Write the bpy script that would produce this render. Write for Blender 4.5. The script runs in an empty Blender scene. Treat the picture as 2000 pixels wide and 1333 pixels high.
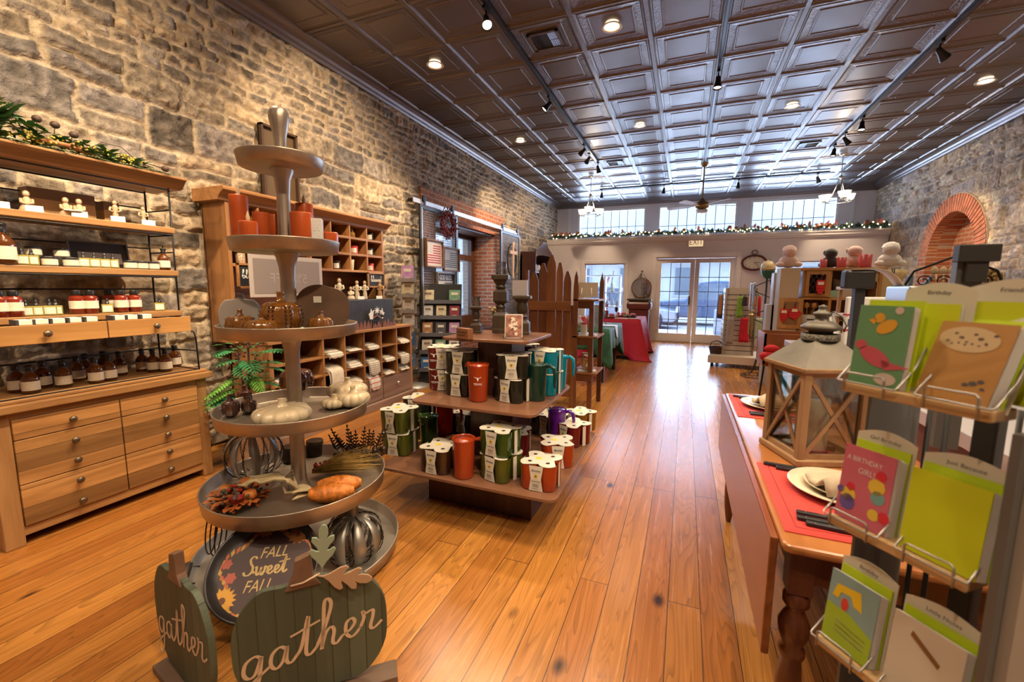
import bpy,math,random
import numpy as np
from mathutils import Matrix,Vector,Euler
S = bpy.context.scene
COL = S.collection
PI = math.pi
rnd = random.Random(7)

# ------------------------------------------------------------------ camera
CAM_H = 1.34
FPX = 835.0
def _rot(y,p,r):
    cr,sr = math.cos(r),math.sin(r)
    F = np.array([-math.sin(y)*math.cos(p),math.cos(y)*math.cos(p),-math.sin(p)])
    X = np.array([math.cos(y),math.sin(y),0.0])
    U = np.cross(X,F)
    return np.stack([X,U,F],1) @ np.array([[cr,-sr,0],[sr,cr,0],[0,0,1]])
RC = _rot(math.radians(21.95),math.radians(7.15),math.radians(.45))
cam_d = bpy.data.cameras.new('camera'); cam = bpy.data.objects.new('camera',cam_d); COL.objects.link(cam)
cam_d.sensor_width = 36; cam_d.lens = FPX/2000*36; cam_d.clip_start = .02; cam_d.clip_end = 200
m = Matrix([[RC[i][0],RC[i][1],-RC[i][2],0] for i in range(3)] + [[0,0,0,1]])
m.translation = (0,0,CAM_H); cam.matrix_world = m
cam_d.dof.use_dof = True; cam_d.dof.focus_distance = 2.9; cam_d.dof.aperture_fstop = 3.6
S.camera = cam
def at(px,py,ax,v):            # the point of a real plane (x, y or z = v) seen at a pixel of the photo
    d = RC @ np.array([(px-1000)/FPX,(666.5-py)/FPX,1.0]); c = np.array([0,0,CAM_H])
    i = 'xyz'.index(ax); p = c + (v-c[i])/d[i]*d
    return Vector([float(a) for a in p])

# ------------------------------------------------------------------ exposure, world
S.view_settings.view_transform = 'Standard'; S.view_settings.look = 'None'
S.view_settings.exposure = 0.0; S.view_settings.gamma = 1; S.view_settings.use_curve_mapping = False
S.cycles.max_bounces = 7; S.cycles.diffuse_bounces = 3; S.cycles.glossy_bounces = 3
S.cycles.transmission_bounces = 6; S.cycles.transparent_max_bounces = 10
S.cycles.caustics_reflective = False; S.cycles.caustics_refractive = False
S.cycles.sample_clamp_indirect = 4; S.cycles.use_denoising = True
W = bpy.data.worlds.new('world'); S.world = W; W.use_nodes = True
wn = W.node_tree.nodes; wl = W.node_tree.links
bg = wn['Background']
tc = wn.new('ShaderNodeTexCoord'); sx = wn.new('ShaderNodeSeparateXYZ'); cr = wn.new('ShaderNodeValToRGB')
wl.new(tc.outputs['Generated'],sx.inputs[0]); wl.new(sx.outputs['Z'],cr.inputs[0])
cr.color_ramp.elements[0].position = -.0; cr.color_ramp.elements[0].color = (.55,.66,.85,1)
cr.color_ramp.elements[1].position = .5; cr.color_ramp.elements[1].color = (.48,.66,1,1)
wl.new(cr.outputs[0],bg.inputs[0]); bg.inputs[1].default_value = 5.5
LIGHTS = []
def lamp(name,kind,loc,power,color,size=.08,aim=None,spot=None,blend=.6,sy=None,parent=None):
    d = bpy.data.lights.new(name,kind); o = bpy.data.objects.new(name,d); COL.objects.link(o)
    d.energy = power; d.color = color; o.location = loc
    if kind == 'AREA': d.shape = 'RECTANGLE'; d.size = size; d.size_y = sy or size
    else: d.shadow_soft_size = size
    if kind == 'SPOT': d.spot_size = math.radians(spot or 60); d.spot_blend = blend
    if aim is not None: o.rotation_euler = (Vector(aim)-Vector(loc)).to_track_quat('-Z','Y').to_euler()
    return o
# low sun on the street outside
sun = lamp('sun','SUN',(0,30,20),5.0,(1,.95,.88),.01,aim=(2,24,0))
# daylight entering by the shop front (area lights stand in the window openings, outside the glass)
for nm,x0,x1,z0,z1,yy,pw in (('daylight_upper',-3.0,3.3,2.75,3.5,12.75,420),('daylight_door',-.6,1.0,.3,2.0,12.9,160),
                                   ('daylight_side',-2.6,-1.4,.5,2.0,12.9,90),('daylight_side',1.9,3.2,.5,2.0,12.9,90)):
    a = lamp(nm,'AREA',((x0+x1)/2,yy,(z0+z1)/2),pw,(.62,.76,1),x1-x0,aim=((x0+x1)/2,0,(z0+z1)/2-1.5),sy=z1-z0)
lamp('daylight_window','AREA',(-4.5,7.0,1.7),35,(.6,.75,1),.9,aim=(0,6.6,1),sy=1.4)
WARM = (1,.74,.47); WARM2 = (1,.78,.54)

# ------------------------------------------------------------------ object helpers
def tag(o,label=None,cat=None,group=None,kind=None):
    if label: o['label'] = label
    if cat: o['category'] = cat
    if group: o['group'] = group
    if kind: o['kind'] = kind
    return o
def thing(name,label,cat,loc=(0,0,0),rz=0,group=None,kind=None,rot=None):
    o = bpy.data.objects.new(name,None); COL.objects.link(o); o.empty_display_size = .05
    o.location = loc; o.rotation_euler = rot if rot else (0,0,rz)
    return tag(o,label,cat,group,kind)
def basis(o): return Matrix.LocRotScale(o.location,o.rotation_euler,o.scale)
def wmat(o): return basis(o) if o.parent is None else wmat(o.parent) @ o.matrix_parent_inverse @ basis(o)
def children(o): return [c for c in bpy.data.objects if c.parent == o]
KIDS = {}
def reg(c,p): KIDS.setdefault(p.name,[]).append(c)
def dup(o,loc=None,rz=None,label=None,group=None,scale=None,parent=None,mats=None):
    c = o.copy(); COL.objects.link(c)
    if parent is not None: c.parent = parent; reg(c,parent)
    if loc is not None: c.location = loc
    if rz is not None: c.rotation_euler = (0,0,rz)
    if scale is not None: c.scale = (scale,)*3 if isinstance(scale,(int,float)) else scale
    if label: c['label'] = label
    if group: c['group'] = group
    if mats and c.type == 'MESH' and c.data.materials and c.data.materials[0].name in mats:
        c.data = c.data.copy(); c.data.materials[0] = mats[c.data.materials[0].name]
    for k in list(KIDS.get(o.name,[])): dup(k,parent=c,mats=mats)
    return c
SPLIT = set('shelf upright pigeonhole_shelf cubby_shelf rail flower_print flower_centre_print wrap_label ink_art yellow_art blue_art red_art berry apron shelf_board small_pumpkin step cross_rail fold_layer metal_leaf crate_sides pale_blossom wooden_spoon bolt pine_cone metal_leg cover_print berries fruit groove'.split())
class MB:
    def __init__(s): s.v = []; s.f = []; s.sm = []; s.mi = []; s.M = None; s.m = 0
    def add(s,vs,fs,smooth=False):
        b = len(s.v)
        if s.M is not None: vs = [tuple(s.M @ Vector(p)) for p in vs]
        s.v += [tuple(p) for p in vs]; s.f += [tuple(b+i for i in f) for f in fs]
        s.sm += [smooth]*len(fs); s.mi += [s.m]*len(fs); return s
    def box(s,x0,x1,y0,y1,z0,z1):
        v = [(x,y,z) for z in (z0,z1) for y in (y0,y1) for x in (x0,x1)]
        return s.add(v,[(0,2,3,1),(4,5,7,6),(0,1,5,4),(2,6,7,3),(0,4,6,2),(1,3,7,5)])
    def cbox(s,c,d): return s.box(c[0]-d[0]/2,c[0]+d[0]/2,c[1]-d[1]/2,c[1]+d[1]/2,c[2]-d[2]/2,c[2]+d[2]/2)
    def frustum(s,c,d0,d1,z0,z1):
        v = [(c[0]+sx*d[0]/2,c[1]+sy*d[1]/2,z) for d,z in ((d0,z0),(d1,z1)) for sy in (-1,1) for sx in (-1,1)]
        return s.add(v,[(0,2,3,1),(4,5,7,6),(0,1,5,4),(2,6,7,3),(0,4,6,2),(1,3,7,5)])
    def lathe(s,prof,c=(0,0,0),n=20,rib=0,ribn=8,sq=1.0,a0=0,cap=True):
        vs = []; fs = []
        for r,z in prof:
            for k in range(n):
                a = a0+2*PI*k/n; rr = r*(1-rib*(.5+.5*math.cos(ribn*a))**2) if rib else r
                vs.append((c[0]+rr*math.cos(a),c[1]+rr*math.sin(a)*sq,c[2]+z))
        for j in range(len(prof)-1):
            for k in range(n):
                k2 = (k+1) % n; fs.append((j*n+k,j*n+k2,(j+1)*n+k2,(j+1)*n+k))
        s.add(vs,fs,True)
        if cap:
            for j,rev in ((0,True),(len(prof)-1,False)):
                if prof[j][0] > 1e-4:
                    ring = [vs[j*n+k] for k in range(n)]
                    s.add(ring,[tuple(range(n))[::-1] if rev else tuple(range(n))])
        return s
    def cyl(s,c,r,z0,z1,n=16): return s.lathe([(r,z0),(r,z1)],(c[0],c[1],0),n)
    def tube(s,pts,r,n=6,closed=False,cap=True):
        P = [Vector(p) for p in pts]; N = len(P); vs = []; fs = []; up = None
        rr = r if isinstance(r,(list,tuple)) else [r]*N
        for i in range(N):
            a = P[(i-1) % N] if (closed or i > 0) else P[0]; b = P[(i+1) % N] if (closed or i < N-1) else P[-1]
            t = (b-a).normalized() if (b-a).length > 1e-9 else Vector((0,0,1))
            if up is None: up = t.orthogonal().normalized()
            else:
                up = (up - t*up.dot(t)); up = up.normalized() if up.length > 1e-6 else t.orthogonal().normalized()
            w = t.cross(up)
            for k in range(n):
                an = 2*PI*k/n; vs.append(P[i]+(up*math.cos(an)+w*math.sin(an))*rr[i])
        for i in range(N if closed else N-1):
            j = (i+1) % N
            for k in range(n):
                k2 = (k+1) % n; fs.append((i*n+k,i*n+k2,j*n+k2,j*n+k))
        if not closed and cap: fs += [tuple(range(n))[::-1],tuple((N-1)*n+k for k in range(n))]
        return s.add(vs,fs,n > 4)
    def prism(s,pts,h0,h1,ax='z'):
        # outline in a plane, extruded along ax; pts (a,b): z->(x,y), y->(x,z), x->(y,z)
        def q(a,b,h): return (a,b,h) if ax == 'z' else ((a,h,b) if ax == 'y' else (h,a,b))
        n = len(pts); A = sum(pts[i][0]*pts[(i+1) % n][1]-pts[(i+1) % n][0]*pts[i][1] for i in range(n))
        if A < 0: pts = pts[::-1]
        if h0 > h1: h0,h1 = h1,h0
        vs = [q(a,b,h0) for a,b in pts]+[q(a,b,h1) for a,b in pts]
        fs = [tuple(range(n))[::-1],tuple(range(n,2*n))]+[(i,(i+1) % n,n+(i+1) % n,n+i) for i in range(n)]
        if ax == 'y': fs = [f[::-1] for f in fs]
        return s.add(vs,fs)
    def sphere(s,c,r,n=10,sc=(1,1,1)):
        pr = [(max(1e-5,math.sin(PI*i/n))*1.0,-math.cos(PI*i/n)) for i in range(n+1)]
        vs = []; fs = []; m = n*2
        for a,z in pr:
            for k in range(m): vs.append((c[0]+r*sc[0]*a*math.cos(2*PI*k/m),c[1]+r*sc[1]*a*math.sin(2*PI*k/m),c[2]+r*sc[2]*z))
        for j in range(n):
            for k in range(m): fs.append((j*m+k,j*m+(k+1) % m,(j+1)*m+(k+1) % m,(j+1)*m+k))
        return s.add(vs,fs,True)
    def quad(s,a,b,c,d): return s.add([a,b,c,d],[(0,1,2,3)])
    def leaf(s,p,d,up,L,w,n=5,curl=.2):
        p = Vector(p); d = Vector(d).normalized(); up = Vector(up); sd = d.cross(up)
        sd = sd.normalized() if sd.length > 1e-4 else d.orthogonal().normalized(); nn = sd.cross(d)
        vs = []; fs = []
        for i in range(n):
            t = i/(n-1); ww = w*math.sin(PI*min(1,t*.9+.06))*.5; q = p+d*L*t - nn*curl*L*t*t
            vs += [q-sd*ww+nn*ww*.3,q,q+sd*ww+nn*ww*.3]
        for i in range(n-1): fs += [(3*i,3*i+1,3*i+4,3*i+3),(3*i+1,3*i+2,3*i+5,3*i+4)]
        return s.add(vs,fs,True)
    def pieces(s):
        par = {}; key = [tuple(round(c,5) for c in p) for p in s.v]; idx = {}
        def find(a):
            while par[a] != a: par[a] = par[par[a]]; a = par[a]
            return a
        for k in key: idx.setdefault(k,len(idx))
        ids = [idx[k] for k in key]; par = {i: i for i in range(len(idx))}
        for f in s.f:
            a = find(ids[f[0]])
            for q in f[1:]: par[find(ids[q])] = a
        out = {}
        for n_,f in enumerate(s.f): out.setdefault(find(ids[f[0]]),[]).append(n_)
        return list(out.values())
    def build(s,name,mat,parent=None,world=False,bevel=0,label=None,smooth=None,solid=0,sub=0):
        if name in SPLIT and parent is not None:
            ps = s.pieces()
            if 1 < len(ps) <= 60:
                o = None
                for ns in ps:
                    q = MB()
                    for n_ in ns:
                        b = len(q.v); q.v += [s.v[i] for i in s.f[n_]]; q.f.append(tuple(range(b,b+len(s.f[n_])))); q.sm.append(s.sm[n_]); q.mi.append(0)
                    o = q._build(name,mat,parent,world,bevel,label,smooth,solid,sub,True)
                return o
        return s._build(name,mat,parent,world,bevel,label,smooth,solid,sub)
    def _build(s,name,mat,parent=None,world=False,bevel=0,label=None,smooth=None,solid=0,sub=0,weld=False):
        me = bpy.data.meshes.new(name); me.from_pydata([tuple(p) for p in s.v],[],s.f)
        ms = mat if isinstance(mat,(list,tuple)) else [mat]
        for q in ms: me.materials.append(q)
        me.polygons.foreach_set('use_smooth',s.sm if smooth is None else [smooth]*len(s.f))
        if len(ms) > 1: me.polygons.foreach_set('material_index',s.mi)
        if weld:
            import bmesh
            bm = bmesh.new(); bm.from_mesh(me); bmesh.ops.remove_doubles(bm,verts=bm.verts,dist=1e-5); bm.to_mesh(me); bm.free()
        me.update()
        o = bpy.data.objects.new(name,me); COL.objects.link(o)
        if parent is not None:
            o.parent = parent; reg(o,parent)
            if world:
                M = wmat(parent)
                o.matrix_parent_inverse = M.inverted()
        if solid: b = o.modifiers.new('solid','SOLIDIFY'); b.thickness = solid; b.offset = 0
        if bevel:
            b = o.modifiers.new('bevel','BEVEL'); b.width = bevel; b.segments = 2; b.limit_method = 'ANGLE'; b.harden_normals = False
        if sub: b = o.modifiers.new('sub','SUBSURF'); b.levels = sub; b.render_levels = sub
        if label: o['label'] = label
        return o
def T(x=0,y=0,z=0,rz=0,rx=0,ry=0,s=1):
    return Matrix.Translation((x,y,z)) @ Euler((rx,ry,rz)).to_matrix().to_4x4() @ Matrix.Scale(s,4)
_txt = {}
def text(name,body,size,mat,parent,M,depth=.001,align='CENTER',shear=0,sx=1.0):
    key = (body,size,depth,align,shear)
    if key not in _txt:
        c = bpy.data.curves.new('t','FONT'); c.body = body; c.size = size; c.extrude = depth; c.align_x = align; c.align_y = 'CENTER'; c.shear = shear; c.resolution_u = 3
        o = bpy.data.objects.new('t',c); COL.objects.link(o); dg = bpy.context.evaluated_depsgraph_get()
        me = bpy.data.meshes.new_from_object(o.evaluated_get(dg)); bpy.data.objects.remove(o); bpy.data.curves.remove(c); _txt[key] = me
    me = _txt[key].copy(); me.transform(M @ Matrix.Diagonal((sx,1,1,1))); me.materials.clear(); me.materials.append(mat)
    o = bpy.data.objects.new(name,me); COL.objects.link(o)
    if parent is not None: o.parent = parent; reg(o,parent)
    return o

# ------------------------------------------------------------------ materials
MATS = {}
def _m(name):
    m = bpy.data.materials.new(name); m.use_nodes = True; nt = m.node_tree
    return m,nt,nt.nodes['Principled BSDF']
def N(nt,typ,**kw):
    n = nt.nodes.new('ShaderNode'+typ)
    for k,v in kw.items():
        if k in n.inputs: n.inputs[k].default_value = v
        else: setattr(n,k,v)
    return n
def plain(name,col,rough=.5,metal=0,noise=0,nscale=20,bump=0,trans=0,spec=None,coat=0,emit=0,alpha=1,sheen=0,ior=None):
    if name in MATS: return MATS[name]
    m,nt,b = _m(name); L = nt.links
    b.inputs['Base Color'].default_value = (*col,1); b.inputs['Roughness'].default_value = rough; b.inputs['Metallic'].default_value = metal
    if trans: b.inputs['Transmission Weight'].default_value = trans
    if ior: b.inputs['IOR'].default_value = ior
    if spec is not None: b.inputs['Specular IOR Level'].default_value = spec
    if coat: b.inputs['Coat Weight'].default_value = coat; b.inputs['Coat Roughness'].default_value = .08
    if sheen: b.inputs['Sheen Weight'].default_value = sheen
    if emit: b.inputs['Emission Color'].default_value = (*col,1); b.inputs['Emission Strength'].default_value = emit
    if noise or bump:
        t = N(nt,'TexCoord'); n = N(nt,'TexNoise',Scale=nscale,Detail=5.0); L.new(t.outputs['Object'],n.inputs['Vector'])
        if noise:
            r = N(nt,'ValToRGB'); e = r.color_ramp.elements
            e[0].position = .3; e[1].position = .7
            e[0].color = (*[c*(1-noise) for c in col],1); e[1].color = (*[min(1,c*(1+noise)) for c in col],1)
            L.new(n.outputs[0],r.inputs[0]); L.new(r.outputs[0],b.inputs['Base Color'])
        if bump:
            bp = N(nt,'Bump',Strength=.5,Distance=bump); L.new(n.outputs[0],bp.inputs['Height']); L.new(bp.outputs[0],b.inputs['Normal'])
    MATS[name] = m; return m
def wood(name,c1,c2,axis='y',scale=1.0,rough=.45,plank=0,dark=None,bump=.001,knots=0,coat=0,seedoff=0,pax=None):
    """c1/c2 grain colours; axis = grain direction; plank = board width across pax (0 none)"""
    if name in MATS: return MATS[name]
    m,nt,b = _m(name); L = nt.links
    t = N(nt,'TexCoord'); mp = N(nt,'Mapping'); L.new(t.outputs['Object'],mp.inputs[0])
    sc = {'x': (1.2,14,14),'y': (14,1.2,14),'z': (14,14,1.2)}[axis]
    mp.inputs['Scale'].default_value = [a*scale for a in sc]; mp.inputs['Location'].default_value = (seedoff,seedoff*2,seedoff*3)
    vec = mp.outputs[0]; sep = None
    if plank:
        sep = N(nt,'SeparateXYZ'); L.new(t.outputs['Object'],sep.inputs[0])
        d = N(nt,'Math',operation='DIVIDE'); L.new(sep.outputs[(pax or 'z').upper()],d.inputs[0]); d.inputs[1].default_value = plank
        fl = N(nt,'Math',operation='FLOOR'); L.new(d.outputs[0],fl.inputs[0])
        wn_ = N(nt,'TexWhiteNoise',noise_dimensions='1D'); L.new(fl.outputs[0],wn_.inputs['W'])
        ad = N(nt,'VectorMath',operation='MULTIPLY_ADD'); L.new(wn_.outputs['Color'],ad.inputs[0]); ad.inputs[1].default_value = (9,9,9); L.new(vec,ad.inputs[2]); vec = ad.outputs[0]
        fr = N(nt,'Math',operation='FRACT'); L.new(d.outputs[0],fr.inputs[0])
    n1 = N(nt,'TexNoise',Scale=1.0,Detail=6.0,Roughness=.6,Distortion=.8); L.new(vec,n1.inputs['Vector'])
    r = N(nt,'ValToRGB'); e = r.color_ramp.elements; e[0].position = .32; e[1].position = .68
    e[0].color = (*c1,1); e[1].color = (*c2,1); L.new(n1.outputs[0],r.inputs[0]); out = r.outputs[0]
    n2 = N(nt,'TexNoise',Scale=.25,Detail=2.0); L.new(vec,n2.inputs['Vector'])
    mx = N(nt,'Mix',data_type='RGBA',blend_type='MULTIPLY'); mx.inputs[0].default_value = .7
    r2 = N(nt,'ValToRGB'); r2.color_ramp.elements[0].position = .3; r2.color_ramp.elements[1].position = .65; r2.color_ramp.elements[0].color = (.55,.5,.45,1); r2.color_ramp.elements[1].color = (1,1,1,1)
    L.new(n2.outputs[0],r2.inputs[0]); L.new(out,mx.inputs[6]); L.new(r2.outputs[0],mx.inputs[7]); out = mx.outputs[2]
    if plank:
        hv = N(nt,'HueSaturation'); mr = N(nt,'MapRange'); mr.inputs[3].default_value = .62; mr.inputs[4].default_value = 1.25
        L.new(wn_.outputs['Value'],mr.inputs[0]); L.new(mr.outputs[0],hv.inputs['Value']); L.new(out,hv.inputs['Color']); out = hv.outputs[0]
        lt = N(nt,'Math',operation='LESS_THAN'); L.new(fr.outputs[0],lt.inputs[0]); lt.inputs[1].default_value = .003/plank
        m2 = N(nt,'Mix',data_type='RGBA'); L.new(lt.outputs[0],m2.inputs[0]); L.new(out,m2.inputs[6]); m2.inputs[7].default_value = (*(dark or [c*.25 for c in c1]),1); out = m2.outputs[2]
    L.new(out,b.inputs['Base Color']); b.inputs['Roughness'].default_value = rough
    if coat: b.inputs['Coat Weight'].default_value = coat; b.inputs['Coat Roughness'].default_value = .15
    bp = N(nt,'Bump',Strength=.4,Distance=bump); L.new(n1.outputs[0],bp.inputs['Height']); L.new(bp.outputs[0],b.inputs['Normal'])
    MATS[name] = m; return m
def emat(name,col,s):
    if name in MATS: return MATS[name]
    m,nt,b = _m(name); b.inputs['Base Color'].default_value = (*col,1); b.inputs['Emission Color'].default_value = (*col,1); b.inputs['Emission Strength'].default_value = s
    MATS[name] = m; return m
def thin_glass(name,tint=(1,1,1),gloss=.1,rough=.02):
    if name in MATS: return MATS[name]
    m,nt,b = _m(name); L = nt.links; nt.nodes.remove(b); out = nt.nodes['Material Output']
    tr = N(nt,'BsdfTransparent'); tr.inputs[0].default_value = (*tint,1); gl = N(nt,'BsdfGlossy'); gl.inputs['Roughness'].default_value = rough
    lw = N(nt,'LayerWeight',Blend=.25); ad = N(nt,'Math',operation='MULTIPLY_ADD'); L.new(lw.outputs['Fresnel'],ad.inputs[0]); ad.inputs[1].default_value = .7; ad.inputs[2].default_value = gloss
    mx = N(nt,'MixShader'); L.new(ad.outputs[0],mx.inputs[0]); L.new(tr.outputs[0],mx.inputs[1]); L.new(gl.outputs[0],mx.inputs[2]); L.new(mx.outputs[0],out.inputs[0])
    MATS[name] = m; return m
def brick(name,c1,c2,mortar,bw=.2,bh=.068,ms=.009,plane='yz',bump=.006,rough=.85,off=.5):
    if name in MATS: return MATS[name]
    m,nt,b = _m(name); L = nt.links; t = N(nt,'TexCoord'); s = N(nt,'SeparateXYZ'); L.new(t.outputs['Object'],s.inputs[0])
    c = N(nt,'CombineXYZ')
    if plane == 'auto':   # choose x or y by the sum, so every vertical face shows courses
        a = N(nt,'Math',operation='ADD'); L.new(s.outputs['X'],a.inputs[0]); L.new(s.outputs['Y'],a.inputs[1]); L.new(a.outputs[0],c.inputs[0]); L.new(s.outputs['Z'],c.inputs[1])
    else: L.new(s.outputs[plane[0].upper()],c.inputs[0]); L.new(s.outputs[plane[1].upper()],c.inputs[1])
    wb = N(nt,'TexNoise',Scale=6.0,Detail=2.0); L.new(t.outputs['Object'],wb.inputs['Vector'])
    va = N(nt,'VectorMath',operation='MULTIPLY_ADD'); L.new(wb.outputs['Color'],va.inputs[0]); va.inputs[1].default_value = (.012,.012,.012); L.new(c.outputs[0],va.inputs[2])
    br = N(nt,'TexBrick'); br.offset = off; L.new(va.outputs[0],br.inputs['Vector'])
    for k,v in (('Color1',(*c1,1)),('Color2',(*c2,1)),('Mortar',(*mortar,1)),('Scale',1.0),('Mortar Size',ms),('Mortar Smooth',.2),('Brick Width',bw),('Row Height',bh)): br.inputs[k].default_value = v
    n = N(nt,'TexNoise',Scale=60.0,Detail=5.0); L.new(t.outputs['Object'],n.inputs['Vector'])
    mx = N(nt,'Mix',data_type='RGBA',blend_type='MULTIPLY'); mx.inputs[0].default_value = .5; L.new(br.outputs['Color'],mx.inputs[6]); L.new(n.outputs[0],mx.inputs[7])
    hv = N(nt,'HueSaturation',Value=1.3); L.new(mx.outputs[2],hv.inputs['Color'])
    L.new(hv.outputs[0],b.inputs['Base Color']); b.inputs['Roughness'].default_value = rough
    iv = N(nt,'Math',operation='MULTIPLY_ADD'); L.new(br.outputs['Fac'],iv.inputs[0]); iv.inputs[1].default_value = -1; L.new(n.outputs[0],iv.inputs[2])
    bp = N(nt,'Bump',Strength=.7,Distance=bump); L.new(iv.outputs[0],bp.inputs['Height']); L.new(bp.outputs[0],b.inputs['Normal'])
    MATS[name] = m; return m
black = plain('black_metal',(.012,.012,.013),.45,.3)
white = plain('white_paint',(.82,.82,.8),.5)
paper = plain('paper',(.82,.78,.7),.7)
# ================================================================== the shell of the room
XL,XR,YF,YU,YB,ZC = -3.6,3.9,11.5,12.4,-3.2,3.73
def floor_mat():
    m,nt,b = _m('pine_floor'); L = nt.links
    t = N(nt,'TexCoord'); s = N(nt,'SeparateXYZ'); L.new(t.outputs['Object'],s.inputs[0])
    c = N(nt,'CombineXYZ'); L.new(s.outputs['Y'],c.inputs[0]); L.new(s.outputs['X'],c.inputs[1])
    br = N(nt,'TexBrick'); br.offset = .37; br.offset_frequency = 3; L.new(c.outputs[0],br.inputs['Vector'])
    for k,v in (('Color1',(0,0,0,1)),('Color2',(1,1,1,1)),('Mortar',(.5,.5,.5,1)),('Scale',1.0),('Mortar Size',.0016),('Mortar Smooth',0),('Brick Width',2.9),('Row Height',.128)): br.inputs[k].default_value = v
    # per plank id from white noise of the row + along block
    d = N(nt,'Math',operation='DIVIDE'); L.new(s.outputs['X'],d.inputs[0]); d.inputs[1].default_value = .128
    fl = N(nt,'Math',operation='FLOOR'); L.new(d.outputs[0],fl.inputs[0])
    wn1 = N(nt,'TexWhiteNoise',noise_dimensions='1D'); L.new(fl.outputs[0],wn1.inputs['W'])
    off = N(nt,'VectorMath',operation='MULTIPLY_ADD'); L.new(wn1.outputs['Color'],off.inputs[0]); off.inputs[1].default_value = (7,13,5); L.new(t.outputs['Object'],off.inputs[2])
    off2 = N(nt,'VectorMath',operation='MULTIPLY_ADD'); L.new(br.outputs['Color'],off2.inputs[0]); off2.inputs[1].default_value = (3,11,5); L.new(off.outputs[0],off2.inputs[2])
    # cathedral grain: rings stretched along the board
    mp = N(nt,'Mapping'); mp.inputs['Scale'].default_value = (1,.09,1); L.new(off2.outputs[0],mp.inputs[0])
    nz = N(nt,'TexNoise',Scale=7.0,Detail=2.0,Distortion=.4); L.new(mp.outputs[0],nz.inputs['Vector'])
    ml = N(nt,'Math',operation='MULTIPLY'); L.new(nz.outputs[0],ml.inputs[0]); ml.inputs[1].default_value = 26
    fr = N(nt,'Math',operation='FRACT'); L.new(ml.outputs[0],fr.inputs[0])
    rg = N(nt,'ValToRGB'); e = rg.color_ramp.elements; e[0].position = 0; e[0].color = (1,1,1,1); e[1].position = 1; e[1].color = (.30,.30,.30,1); e2 = rg.color_ramp.elements.new(.6); e2.color = (.9,.9,.9,1)
    L.new(fr.outputs[0],rg.inputs[0])
    mp2 = N(nt,'Mapping'); mp2.inputs['Scale'].default_value = (60,2.0,1); L.new(off2.outputs[0],mp2.inputs[0])
    nf = N(nt,'TexNoise',Scale=1.0,Detail=4.0); L.new(mp2.outputs[0],nf.inputs['Vector'])
    base = N(nt,'ValToRGB'); e = base.color_ramp.elements; e[0].position = 0; e[0].color = (.34,.115,.022,1); e[1].position = 1; e[1].color = (.60,.27,.058,1)
    pv = N(nt,'Math',operation='MULTIPLY_ADD'); L.new(wn1.outputs['Value'],pv.inputs[0]); pv.inputs[1].default_value = .55; 
    pv2 = N(nt,'Math',operation='MULTIPLY'); sc_ = N(nt,'SeparateColor'); L.new(br.outputs['Color'],sc_.inputs[0]); L.new(sc_.outputs[0],pv2.inputs[0]); pv2.inputs[1].default_value = .45; L.new(pv2.outputs[0],pv.inputs[2])
    L.new(pv.outputs[0],base.inputs[0])
    m1 = N(nt,'Mix',data_type='RGBA',blend_type='MULTIPLY'); m1.inputs[0].default_value = .5; L.new(base.outputs[0],m1.inputs[6]); L.new(rg.outputs[0],m1.inputs[7])
    m2 = N(nt,'Mix',data_type='RGBA',blend_type='MULTIPLY'); m2.inputs[0].default_value = .45; L.new(m1.outputs[2],m2.inputs[6])
    r3 = N(nt,'ValToRGB'); r3.color_ramp.elements[0].position = .3; r3.color_ramp.elements[1].position = .7; r3.color_ramp.elements[0].color = (.45,.4,.4,1); L.new(nf.outputs[0],r3.inputs[0]); L.new(r3.outputs[0],m2.inputs[7])
    # knots
    mk = N(nt,'Mapping'); mk.inputs['Scale'].default_value = (2.6,1.5,1); L.new(off2.outputs[0],mk.inputs[0])
    vo = N(nt,'TexVoronoi',Scale=1.0); L.new(mk.outputs[0],vo.inputs['Vector'])
    rk = N(nt,'ValToRGB'); e = rk.color_ramp.elements; e[0].position = .028; e[0].color = (.10,.07,.06,1); e[1].position = .085; e[1].color = (1,1,1,1); L.new(vo.outputs['Distance'],rk.inputs[0])
    m3 = N(nt,'Mix',data_type='RGBA',blend_type='MULTIPLY'); m3.inputs[0].default_value = 1; L.new(m2.outputs[2],m3.inputs[6]); L.new(rk.outputs[0],m3.inputs[7])
    m4 = N(nt,'Mix',data_type='RGBA'); L.new(br.outputs['Fac'],m4.inputs[0]); L.new(m3.outputs[2],m4.inputs[6]); m4.inputs[7].default_value = (.05,.02,.01,1)
    L.new(m4.outputs[2],b.inputs['Base Color'])
    rr = N(nt,'MapRange'); rr.inputs[3].default_value = .16; rr.inputs[4].default_value = .34; L.new(nf.outputs[0],rr.inputs[0]); L.new(rr.outputs[0],b.inputs['Roughness'])
    b.inputs['Specular IOR Level'].default_value = .6
    bp = N(nt,'Bump',Strength=.25,Distance=.0015); ih = N(nt,'Math',operation='MULTIPLY_ADD'); L.new(br.outputs['Fac'],ih.inputs[0]); ih.inputs[1].default_value = -2
    wv = N(nt,'TexNoise',Scale=5.0,Detail=1.0); L.new(t.outputs['Object'],wv.inputs['Vector']); L.new(wv.outputs[0],ih.inputs[2]); L.new(ih.outputs[0],bp.inputs['Height']); L.new(bp.outputs[0],b.inputs['Normal'])
    return m
tag(MB().box(XL-.7,XR+.6,YB,YU+.6,-.12,0).build('floor',floor_mat()),kind='structure')

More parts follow.
